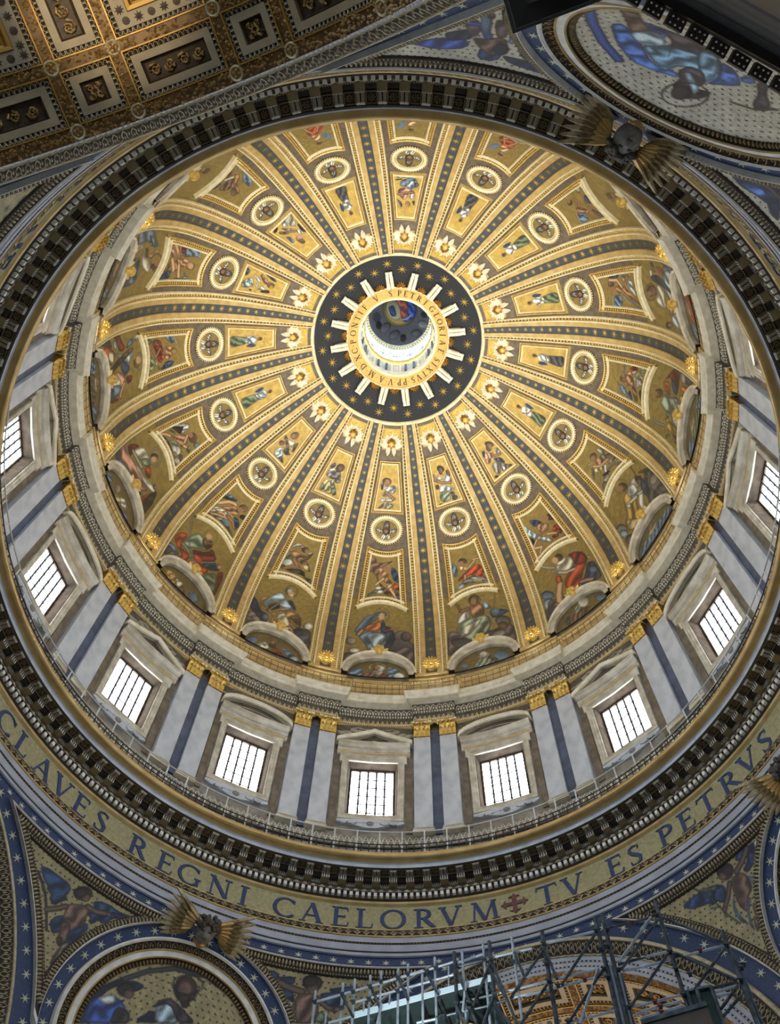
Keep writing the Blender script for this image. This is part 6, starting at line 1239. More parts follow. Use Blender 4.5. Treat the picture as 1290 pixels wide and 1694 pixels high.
TONART.update({-45: 'P x -5 534 -13 432 25 319 104 227 179 165 168 222 94 287 59 366 78 496;P x 134 221 217 177 287 185 242 238 179 250;P u 26 366 133 302 205 317 257 417 10 527;P W 40 359 131 294 162 335 111 374;P q 167 349 248 347 271 411 160 459;E N 186 246 53 41 153;E h 208 261 34 28 154;P x 281 395 371 280 426 350;P s 375 247 440 198 486 236 540 308 398 360;P q 357 286 385 228 437 191 510 213 627 278 526 313 448 220;E N 511 116 75 71 82;E h 504 120 53 47 79;P N 477 161 550 134 558 210 522 223;L N 8 599 57 598 79 585 103 561 123 530 139 496 146 465 146 441 136 428 120 428 97 440 74 465 52 496 37 530 28 562 29 586 40 599 57;L d 30 158 195 272 98 412 26 606 3 753 51',
 135: 'P U 885 524 843 581 739 463 641 320 544 355 517 313 603 267 709 256 811 366;P u 823 679 710 710 599 725 490 712 515 687 635 641 780 617;P h 949 792 885 873 801 683 752 631 736 559 794 502 845 611 894 702;P l 806 513 752 631 699 624 664 551 666 484 713 442 763 458;P m 732 444 663 522 643 661 573 748 466 651 402 464 425 386 490 450 554 427 579 302 655 355;P z 765 676 632 725 531 728 437 604 551 600 646 550 609 427 671 643;P m 574 660 531 728 470 640 420 460 438 393 506 486;P U 478 659 415 661 345 565 350 514 425 386 418 499;P U 382 627 343 702 321 634 353 583;P s 391 645 340 715 286 757 255 714 318 688;P q 326 664 296 720 256 616 204 555 186 482 220 430 249 468 271 568;L h 14 299 368 220 430 176 557;P N 512 235 511 322 442 294 402 336 378 348 381 251 427 177 463 147;P z 544 355 534 465 475 480 425 386 442 294 497 288;P l 527 383 506 421 466 371 418 307 419 245 467 308 500 341;E N 460 207 72 37 89;L N 8 380 315 367 271 366 218 377 163 399 117 428 86 459 73 488 81 509 109 519 152 518 203 506 256 484 303 458 336 429 350 402 343 380 315;L u 52 1005 642 935 464 850 322 754 227'})

GT = 'P B 200 420 380 60 480 260 520 420;P F 420 420 620 380 660 560 560 760 440 640;P u 360 560 600 520 640 760 480 860 340 700;L F 70 600 420 820 520;L F 60 440 420 260 560;E F 540 300 60 80;E N 540 270 70 70;L F 80 480 760 420 980'
def wings_and_head():
    c = to3(axis_of(0, EL_(46.15)), .55); N = (spn(c)*.75+Vector((0, 0, -.9))).normalized(); X = Vector((1, 0, 0)); Y = X.cross(N)*-1
    if Y.z < 0: Y = -Y
    out = []
    m = MB(); head(m, c+N*.25-Y*.05, X, Y, N, .66, 28, 22); out.append(('face', m, 'cherub_grey', True))
    m = MB(); curls(m, c+N*.25, X, Y, N, .68, 46, 4, .35, .2); out.append(('hair', m, 'hair_dark', True))
    m = MB()
    for g in (-1, 1): m.ball(c+N*.25+X*g*.2+Y*.05+N*.54, X*.11, Y*.055, N*.05, 8, 5)
    out.append(('eye', m, 'hair_dark', True))
    m = MB(); m.ball(c+N*.25-Y*.33+N*.56, X*.14, Y*.045, N*.05, 8, 5); out.append(('mouth', m, 'hair_dark', True))
    m = MB(); m.ball(c-Y*.75+N*.1, X*.4, Y*.35, N*.3, 8, 5); out.append(('collar', m, 'bronze_gold', True))
    for g in (-1, 1):
        for tier, (L0, nf, w_, up0, dn) in enumerate(((2.1, 9, .13, .3, .14), (1.4, 8, .13, .26, .15), (.85, 6, .12, .2, .16))):
            m = MB()
            for i in range(nf):
                t = i/(nf-1); d = (X*g*math.cos(lerp(.55, -.4, t))+Y*math.sin(lerp(.55, -.4, t))).normalized()
                feather(m, c+X*g*(.5+.05*i)+Y*(.35-.1*i)+N*(.08+.1*tier), d, N.cross(d), N, L0*(1-.32*t), w_, .12)
            out.append((('wing_tip', 'wing_middle', 'wing_shoulder')[tier], m, ('egg_cream', 'ornament_gold', 'bronze_gold')[tier], False))
    return [(n_, mb.mesh(n_, mm, sm_)) for n_, mb, mm, sm_ in out]
WH = wings_and_head()
NAMES = {-45: ('wall_front_left', 'lower left', 'scaffolding side, left'), 45: ('wall_front_right', 'lower right', ''), 135: ('wall_back_right', 'upper right', ''), -135: ('wall_back_left', 'upper left', '')}
def tri_keep(nx, ny, pm, outline2):
    return None
def make_pendentive(az):
    nm, wd, _ = NAMES[az]
    w = link(nm, PEN, None, az, 'curved blue pendentive with stars, %s of the photo' % wd, kind='structure')
    for me in STM: link('star', me, w)
    # tondo
    tl = {-45: 'round mosaic of an angel beside a bearded man with a book', 135: 'round mosaic of a white-bearded man in blue, seen upside down at upper right', 45: 'round mosaic at the right edge, mostly outside the photo', -135: 'round mosaic over the upper left, hidden behind the coffered vault'}[az]
    t = thing('round_mosaic', tl, 'mosaic', 'round mosaics of the pendentives', az)
    for n_, me, st in TON: link(n_, me, t, kind='stuff' if st else None)
    n1, n2 = (130, 260) if az in (-45, 135) else (24, 48)
    xs, ys = np.meshgrid(np.linspace(0, 1, n2), np.linspace(0.01, 1, n1))
    vx = .5+.5*ys*np.cos(2*PI*xs); vy = .5+.5*ys*np.sin(2*PI*xs)
    col = lin(paint(vx, vy, 8.8, 8.8, TONART.get(az, 'E h 500 400 60 80;P u 200 1000 350 600 500 500 700 650 850 1000'), 'e' if az == 135 else 'a', 7, dots=.34)); m = MB()
    m.grid([[around(DX, 10.25*ys[j, i], 2*PI*xs[j, i], -.0+.02, DXX, DYY) for i in range(n2)] for j in range(n1)])
    me = m.mesh('painted_field', 'mosaic', True); at = me.color_attributes.new('Col', 'FLOAT_COLOR', 'POINT'); buf = np.ones((n1*n2, 4), np.float32); buf[:, :3] = col.reshape(-1, 3); at.data.foreach_set('color', buf.ravel())
    link('painted_field', me, t)
    # angel triangles
    for sgn, parts_ in ((-1, TRI), (1, TRIM)):
        key = (az, sgn); lab = TL.get(key)
        t = thing('angel_mosaic', lab, 'mosaic', 'angel mosaics of the pendentives', az)
        for n_, me, st in parts_: link(n_, me, t, kind='stuff' if st else None)
        # sheet over the triangle's box in (azimuth, elevation)
        pa_ = [(math.degrees(math.atan2(d.x, d.y))*(-sgn), math.degrees(math.asin(d.z))) for d in TI]
        a0, a1 = min(p[0] for p in pa_), max(p[0] for p in pa_); e0, e1 = min(p[1] for p in pa_), max(p[1] for p in pa_)
        nx, ny = (170, 150) if key in PENART else (30, 30)
        X, Y = np.meshgrid(np.linspace(0, 1, nx), np.linspace(0, 1, ny)); A_ = a0+(a1-a0)*X; E_ = e0+(e1-e0)*Y
        keep = sd_poly(A_, E_, pa_) < .55
        picture('painted_field', lambda x, y: sp(lerp(a0, a1, x), lerp(e0, e1, y), .02), nx, ny, PENART.get(key, GT), t, (a1-a0)*.4, (e1-e0)*.43, az+sgn+300, 'e' if az == 135 else 'a', keep, dots=.3)
    t = thing('winged_head', {-45: 'grey cherub head with gilded wings above the round mosaic at lower left', 135: 'grey cherub head with gilded wings, upside down at upper right', 45: 'cherub head whose gilded wing tip shows at the right edge', -135: 'cherub head with gilded wings hidden by the vault at upper left'}[az], 'cherub', 'winged heads of the pendentives', az)
    for n_, me in WH: link(n_, me, t)
TL = {(-45, -1): 'triangular mosaic of a dark-winged angel with a palm branch, lower left corner', (-45, 1): 'triangular mosaic of a curly-haired angel behind the scaffolding rails', (45, -1): 'triangular mosaic of an angel with wreath and palm, lower right',
      (45, 1): 'triangular mosaic beyond the right edge of the photo', (135, -1): 'triangular mosaic of a blue-winged angel cut by the right edge, upper right', (135, 1): 'triangular mosaic of a pale-ground angel beside the coffered vault, top', (-135, -1): 'triangular mosaic left of the coffered vault, a blue corner of it showing', (-135, 1): 'triangular mosaic hidden above the coffered vault at upper left'}
for az in (-45, 45, 135, -135): make_pendentive(az)

# ------------------------------------------------------------------ the four arches and their coffered vaults
# built for the arch on the +y side, then turned
up_ = Vector((0, 0, 1)); AX0 = axis_of(0, -TILT); XA = Vector((1, 0, 0)); YA = XA.cross(AX0)
if YA.z < 0: YA = -YA
def ap(ang_, phi, h): # phi from the crown
    d = AX0*math.cos(rad(ang_))+(XA*math.sin(phi)+YA*math.cos(phi))*math.sin(rad(ang_)); return Vector((0, 0, SZ))+d*(SR-h)
PH = np.linspace(-1.62, 1.62, 97)
def arch_strip(prof): m = MB(); m.grid([[ap(a, p, h) for a, h in prof] for p in PH]); return m
VR, VZ, VY = 10.05, 34.1, 21.75
def vp(th, y, d=0.): return Vector(((VR+d)*math.sin(rad(th)), y, VZ+(VR+d)*math.cos(rad(th))))
def face_pt(r, th, y): return Vector((r*math.sin(rad(th)), y, VZ+r*math.cos(rad(th))))
TH = np.linspace(-92, 92, 97)
def band(*ry): m = MB(); m.grid([[face_pt(r, t, y) for r, y in ry] for t in TH]); return m
# from the white face outwards: an inclined leaf moulding, a smooth roll and the edge of the pendentive
ARCH = [('outer_fillet', band((11.60, 21.64), (11.62, 21.57), (11.76, 21.55), (11.88, 21.64)), 'egg_cream', 0),
        ('ornament_bed', band((11.02, 22.0), (11.62, 21.61)), 'ornament_dark', 0), ('inner_fillet', band((10.93, 22.03), (10.95, 21.97), (11.02, 21.96), (11.04, 22.0)), 'egg_cream', 0)]
A = MB(); B = MB()
NV = Vector((0, -1, 0))
for i in range(92):
    t = lerp(-91, 91, (i+.5)/92); ro_ = Vector((math.sin(rad(t)), 0, math.cos(rad(t)))); T = Vector((math.cos(rad(t)), 0, -math.sin(rad(t)))); c = face_pt(11.32, t, 21.8); Y = (ro_*.6-Vector((0, .39, 0))).normalized(); N = (-ro_*.39-Vector((0, .6, 0))).normalized()
    A.spline([c-T*.19-Y*.28+N*.02, c-T*.085-Y*.1+N*.06, c-T*.11+Y*.1+N*.07, c+Y*.27+N*.08, c+T*.11+Y*.1+N*.07, c+T*.085-Y*.1+N*.06, c+T*.19-Y*.28+N*.02], .028, 3); A.ball(c-Y*.02, T*.045, Y*.13, N*.07, 5, 2, True); A.ball(c+T*.2+Y*.14, T*.05, Y*.1, N*.06, 5, 2, True)
    B.box(face_pt(10.98, t, 21.96), T*.1, ro_*.03, NV*.03)
ARCH += [('leaf_moulding', A, 'egg_cream', 1), ('dash_moulding', B, 'egg_cream', 1)]
# white faces of the archivolt with lines of beads
ARCH += [('upper_band', band((10.95, 22.02), (10.68, 22.02)), 'white_band', 0), ('upper_groove', band((10.70, 22.04), (10.54, 22.04)), 'ornament_dark', 0), ('middle_band', band((10.56, 22.02), (10.34, 22.02)), 'white_band', 0), ('lower_groove', band((10.36, 22.04), (10.22, 22.04)), 'ornament_dark', 0), ('lower_band', band((10.24, 22.02), (10.03, 22.02)), 'white_band', 0), ('backing', band((11.85, 22.07), (10.06, 22.07)), 'ornament_dark', 0)]
A = MB()
for r, y in ((10.62, 22.03), (10.29, 22.03)):
    for i in range(150):
        t = lerp(-90, 90, i/149); c = face_pt(r, t, y); X = Vector((math.cos(rad(t)), 0, -math.sin(rad(t)))); Y = Vector((math.sin(rad(t)), 0, math.cos(rad(t)))); A.ball(c, X*.08, Y*.04, Vector((0, -.04, 0)), 6, 2, True)
ARCH += [('bead_moulding', A, 'white_stucco', 1)]
ARCH = [(n_, mb.mesh(n_, mm), s_) for n_, mb, mm, s_ in ARCH]
OFF = 2.1
TB = [-90, -63.9, -50.4, -24.9, -11.35, 11.35, 24.9, 50.4, 63.9, 90]; YB = [22.33, 24.62, 28.6, 30.9, 34.9, 37.2]
EW = 1.35 # border between coffer and rosette line, degrees; .235 m
def rect(t0, t1, y0, y1, it, d, sh=0):
    # outline of a coffer shrunk by it metres, at the depth d
    dt = math.degrees(it/VR); q = []
    n = max(2, int((t1-t0)/3))
    for i in range(n): q.append(vp(lerp(t0+dt, t1-dt, i/n), y0+it, d))
    for i in range(3): q.append(vp(t1-dt, lerp(y0+it, y1-it, i/3), d))
    for i in range(n): q.append(vp(lerp(t1-dt, t0+dt, i/n), y1-it, d))
    for i in range(3): q.append(vp(t0+dt, lerp(y1-it, y0+it, i/3), d))
    return q
def rr(t0, t1, y0, y1, steps, mname, name):
    m = MB(); R_ = [rect(t0, t1, y0, y1, it, d) for it, d in steps]; m.grid(list(map(list, zip(*R_))), cv=True); return m.mesh(name, mname)
def tongues(t0, t1, y0, y1, it, d, step, w):
    q = rect(t0, t1, y0, y1, it, d); m = MB(); n = len(q); c0 = sum(q, Vector())/n
    for c, T in along(q, step):
        N = Vector((-c.x, 0, VZ-c.z)).normalized(); Y = N.cross(T)
        if Y.dot(c0-c) > 0: Y = -Y
        m.spline([c-T*step*.4+Y*w*-.5, c-T*step*.36+Y*w*.3+N*.03, c+Y*w*.6+N*.04, c+T*step*.36+Y*w*.3+N*.03, c+T*step*.4-Y*w*.5], step*.085, 3)
    return m.mesh('tongue_moulding', 'egg_cream')
def scrollwork(t0, t1, y0, y1, it, d):
    m = MB(); tc, yc = (t0+t1)/2, (y0+y1)/2; L = [rad(t1-t0)*VR-2*it, (y1-y0)-2*it]; lng = 0 if L[0] >= L[1] else 1; sq = L[0]/L[1] if lng == 0 else L[1]/L[0]
    n = 2 if sq < 1.4 else 4; r = min(L)*.42 if n == 4 else min(L)*.24
    def pt(a, b, h): # a along, b across
        x, y = (a, b) if lng == 0 else (b, a)
        return vp(tc+math.degrees(x/VR), yc+y, d-h)
    if n == 4:
        for i in range(4):
            a0 = (i-1.5)*max(L)/4; g = 1 if i % 2 else -1
            m.spline([pt(a0+g*.0+(r*(1-t/16))*math.cos(t*.8)*.95, g*(r*(1-t/16))*math.sin(t*.8), .05) for t in range(15)], [.075*(1-t/20) for t in range(15)], 4)
            for j in range(5): a = j*1.26; m.ball(pt(a0+.11*math.cos(a), .11*math.sin(a), .04), Vector((.06, 0, 0)), Vector((0, .06, 0)), Vector((0, 0, .05)), 5, 3)
    else:
        for sx in (-1, 1):
            for sy in (-1, 1):
                m.spline([pt(sx*r*1.05+(r*(1-t/16))*math.cos(t*.8)*sx, sy*r*1.05+sy*(r*(1-t/16))*math.sin(t*.8), .05) for t in range(14)], [.065*(1-t/20) for t in range(14)], 4)
        for j in range(6): a = j*1.05; m.ball(pt(.12*math.cos(a), .12*math.sin(a), .04), Vector((.07, 0, 0)), Vector((0, .07, 0)), Vector((0, 0, .06)), 5, 3)
    return m.mesh('scroll_relief', 'vault_flower', True)
def coffer_parts(ci, row):
    t0, t1 = TB[ci], TB[ci+1]; y0, y1 = YB[row], YB[row+1]; e = .2; dt = math.degrees(e/VR); t0 += dt; t1 -= dt; y0 += e; y1 -= e; out = []
    big = (t1-t0 > 15) and (y1-y0 > 3)
    out.append(('gilded_line', rr(t0, t1, y0, y1, [(0, 0), (.0, -.05), (.05, -.05), (.06, .04)], 'vault_line', 'gilded_line')))
    out.append(('border', rr(t0, t1, y0, y1, [(.06, .04), (.25, .16)], 'vault_dark', 'border')))
    out.append(('tongue_moulding', tongues(t0, t1, y0, y1, .16, .07, .2, .14)))
    if not big:
        out.append(('frame', rr(t0, t1, y0, y1, [(.25, .18), (.25, .06), (.53, .06), (.53, .24)], 'vault_frame', 'frame')))
        out.append(('panel_edge', rr(t0, t1, y0, y1, [(.53, .24), (.6, .2), (.63, .25)], 'vault_dark', 'panel_edge')))
        m = MB(); q = rect(t0, t1, y0, y1, .6, .25); n = len(q); nn = max(2, int((t1-t0)/3))
        m.grid([[vp(lerp(t0+math.degrees(.6/VR), t1-math.degrees(.6/VR), i/nn), lerp(y0+.6, y1-.6, j/2), .25) for i in range(nn+1)] for j in range(3)]); out.append(('panel', m.mesh('panel', 'vault_dark')))
        out.append(('scroll_relief', scrollwork(t0, t1, y0, y1, .66, .25)))
    else:
        out.append(('frame', rr(t0, t1, y0, y1, [(.25, .18), (.25, .06), (.75, .08), (.75, .14)], 'vault_frame', 'frame')))
        m = MB(); q = rect(t0, t1, y0, y1, .5, .06); i = 0
        for c, T in along(q, .5):
            N = Vector((-c.x, 0, VZ-c.z)).normalized(); Y = N.cross(T)
            star(m, c, T, Y, N, 8 if i % 2 == 0 else 10, .19 if i % 2 == 0 else .15, .09 if i % 2 == 0 else .135, .03); i += 1
        out.append(('star_inlay', m.mesh('star_inlay', 'vault_dark')))
        out.append(('gilded_moulding', rr(t0, t1, y0, y1, [(.75, .14), (.78, .02), (.92, .04), (.96, .3), (1.05, .34)], 'vault_line', 'gilded_moulding')))
        m = MB(); m.grid([[vp(lerp(t0+math.degrees(1.04/VR), t1-math.degrees(1.04/VR), i/8), lerp(y0+1.04, y1-1.04, j/3), .36) for i in range(9)] for j in range(4)]); out.append(('panel', m.mesh('panel', 'vault_dark')))
        m = MB()
        for i in range(16):
            a = 2*PI*i/16
            for r_, z_ in ((.75, .1), (.45, .16)): m.ball(vp((t0+t1)/2+math.degrees(r_*math.cos(a)/VR), (y0+y1)/2+r_*math.sin(a), .34), Vector((.2*math.cos(a), .2*math.sin(a), 0)), Vector((-.08*math.sin(a), .08*math.cos(a), 0)), Vector((0, 0, z_)), 6, 4)
        out.append(('rosette_relief', m.mesh('rosette_relief', 'vault_flower', True)))
    return out
CFP = {}
for row in (0, 1, 2, 3):
    for ci in range(9):
        CFP[(ci, row)] = coffer_parts(ci, row) if row < 2 else None
m = MB(); m.grid([[vp(t, y, .0) for y in (21.9, 22.0, 22.33)] for t in TH]); 
# ribs between the coffers: strips along and across
def vstrip(t0, t1, y0, y1, m, d=0.):
    n = max(1, int((t1-t0)/3)); m.grid([[vp(lerp(t0, t1, i/n), y0, d), vp(lerp(t0, t1, i/n), y1, d)] for i in range(n+1)])
VB = MB(); vstrip(-90, 90, 22.02, 22.53, VB)
e = .2; dt = math.degrees(e/VR)
for y in YB[1:]: vstrip(-90, 90, y-e, y+e, VB)
for t in TB[1:-1]: vstrip(t-dt, t+dt, 22.4, 37.2, VB)
VBm = VB.mesh('vault_ribs', 'vault_gold')
BL = MB(); rr_ = random.Random(9)
def blob(t, y, s):
    c = vp(t, y, 0); N = Vector((-c.x, 0, VZ-c.z)).normalized(); X = Vector((math.cos(rad(t)), 0, -math.sin(rad(t)))); i = BL.add([c+X*s, c+Vector((0, s, 0)), c-X*s, c-Vector((0, s, 0)), c+N*s*1.1]); BL.f += [(i, i+1, i+4), (i+1, i+2, i+4), (i+2, i+3, i+4), (i+3, i, i+4)]
for (ta_, tb_, ya, yb) in [(-80, 80, 22.05, 22.5)]+[(-80, 80, y-e+.03, y+e-.03) for y in YB[1:4]]+[(t-dt*.85, t+dt*.85, 22.5, 34.9) for t in TB[1:-1]]:
    area = rad(tb_-ta_)*VR*(yb-ya)
    for i in range(int(area*62)): blob(rr_.uniform(ta_, tb_), rr_.uniform(ya, yb), rr_.uniform(.045, .105))
BLm = BL.mesh('flower_relief', 'vault_flower')
m = MB()
c = Vector((0, 0, 0))
for i in range(16):
    a0, a1 = 2*PI*i/16, 2*PI*(i+1)/16
    f = lambda r, a, h: Vector((r*math.cos(a), r*math.sin(a), -h))
    m.f.append(tuple(range(len(m.v), len(m.v)+4))); m.v += [tuple(f(.2, a0, .03)), tuple(f(.25, a0, .09)), tuple(f(.25, a1, .09)), tuple(f(.2, a1, .03))]
    m.f.append(tuple(range(len(m.v), len(m.v)+4))); m.v += [tuple(f(.25, a0, .09)), tuple(f(.3, a0, .0)), tuple(f(.3, a1, .0)), tuple(f(.25, a1, .09))]
RSM = m.mesh('rosette_ring', 'egg_cream')
m = MB(); m.f = [tuple(range(16))]; m.v = [(.22*math.cos(2*PI*i/16), .22*math.sin(2*PI*i/16), -.02) for i in range(16)]
for i in range(4): a = PI/2*i+.4; m.ball((.1*math.cos(a), .1*math.sin(a), -.02), Vector((.08, 0, 0)), Vector((0, .08, 0)), Vector((0, 0, -.06)), 6, 3, True)
m.ball((0, 0, -.03), Vector((.04, 0, 0)), Vector((0, .04, 0)), Vector((0, 0, -.08)), 6, 3, True)
RSF = m.mesh('rosette_flower', 'vault_flower')
m = MB(); m.grid([[vp(t, 22.08, .02), vp(t, 22.08, 1.0), vp(t, 37.4, 1.0)] for t in TH]); VSH = m.mesh('vault_back', 'vault_dark')
ARN = {0: ('far', 'behind the scaffolding'), 180: ('near', 'at the upper left'), 90: ('right', 'beyond the right edge'), -90: ('left', 'beyond the left edge')}
for rz in (0, 180, 90, -90):
    nm, wd = ARN[rz]
    o = thing('trim_arch', 'great arch with white bands and looped ornament, '+wd, None, kind='structure', rz=rz)
    for n_, me, st in ARCH: link(n_, me, o, kind='stuff' if st else None)
    if rz in (0, 180):
        v = link('ceiling_vault', VBm, None, rz, 'gilded coffered barrel vault '+wd, kind='structure')
        link('vault_back', VSH, v); link('flower_relief', BLm, v, kind='stuff')
        g = -1 if rz == 180 else 1
        for row in range(4):
            for ci in range(1, 8):
                cp = link('coffer', None, v)
                ps = CFP[(ci, row % 2)]
                if row >= 2: cp.location = (0, YB[2]-YB[0], 0)
                for n_, me in ps: link(n_, me, cp)
        for t in TB[1:-1]:
            for y in YB[:4]:
                c = vp(t, y, -.0); q = link('rosette', RSF, v); q.location = c; q.rotation_euler = (0, rad(t), 0); z_ = link('rosette_ring', RSM, q)
    else:
        m = MB(); m.grid([[vp(t, 22.03, .0), vp(t, 37.4, .0)] for t in TH]); link('ceiling_vault', m.mesh('ceiling_vault', 'vault_gold'), None, rz, 'gilded barrel vault '+wd, kind='structure')

# ------------------------------------------------------------------ the piers with their entablature
def pier_poly(d, c): # plan of a pier on the +y diagonal side, chamfered; d grows the plan
    # corners in the frame of the diagonal (x to the right, y outwards)
    q = [(-8.6, 21.9), (-6.2, 22.9), (-2.6, 23.9), (2.6, 23.9), (6.2, 22.9), (8.6, 21.9)]
    return q
def world_plan(pts, z): return [Vector((x, y, z)) for x, y in pts]
# plan measured on the upper right pier, in world axes, then turned to the other three
PL = [(11.6, -45.0), (11.6, -20.75), (13.2, -20.75), (13.4, -20.5), (13.72, -20.63), (20.63, -13.72), (20.5, -13.4), (20.75, -13.2), (20.75, -11.6), (45.0, -11.6), (45, -45)]
def grow(pl, d):
    out = []
    sx = {0: (-d, 0), 1: (-d, d), 2: (0, d), 3: (-.1*d, .6*d), 4: (-.35*d, .35*d), 5: (-.35*d, .35*d), 6: (-.6*d, .1*d), 7: (-d, 0), 8: (-d, d), 9: (0, d), 10: (0, 0)}
    return [(x+sx[i][0], y+sx[i][1]) for i, (x, y) in enumerate(pl)]
for az in (135, 45, -45, -135):
    rz = az-135; wd = NAMES[az][1]
    m = MB(); q = PL; m.prism([(x, y, 29.0) for x, y in q], [(x, y, 0) for x, y in q]); o = link('wall_pier', m.mesh('wall_pier', 'pier_marble'), None, rz, 'great pier carrying the %s pendentive' % wd, kind='structure')
    steps = [(0, 29.0), (.1, 29.1), (.1, 29.6), (.18, 29.7), (.18, 30.1), (.3, 30.2), (.1, 30.3), (.1, 31.5), (.2, 31.6)]
    m = MB(); m.grid([[Vector((x, y, z)) for x, y in grow(PL, d)[:10]] for d, z in steps]); link('architrave', m.mesh('architrave', 'pier_dark'), o)
    # upper dark panel cornice
    steps = [(.2, 31.6), (.35, 31.75), (.35, 31.8), (.8, 31.82), (.8, 32.05), (.88, 32.1), (.88, 32.2), (.2, 32.6), (.0, 33.6)]
    m = MB(); m.grid([[Vector((x, y, z)) for x, y in grow(PL, d)[:10]] for d, z in steps]); link('cornice', m.mesh('cornice', 'pier_dark'), o)

    # mutule blocks with six drops each along the slanted edge, and sunk rosettes under the cornice
    for i in range(13):
        c = Vector((14.28+.449*(i-2), -19.23+.479*(i-2), 31.95)); T = Vector((.449, .479, 0)).normalized(); Nn = Vector((-1, 1, 0)).normalized()
        m = MB(); m.box(c, T*.25, Nn*.17, Vector((0, 0, .14))); b_ = link('mutule', m.mesh('mutule', 'cornice_dark'), o)
        m = MB()
        for u in (-1, 0, 1):
            for v_ in (-.5, .5): m.ball(c+T*.15*u+Nn*.16*v_-Vector((0, 0, .16)), T*.035, Nn*.035, Vector((0, 0, .05)), 6, 4)
        link('drop', m.mesh('drop', 'white_stucco'), b_)

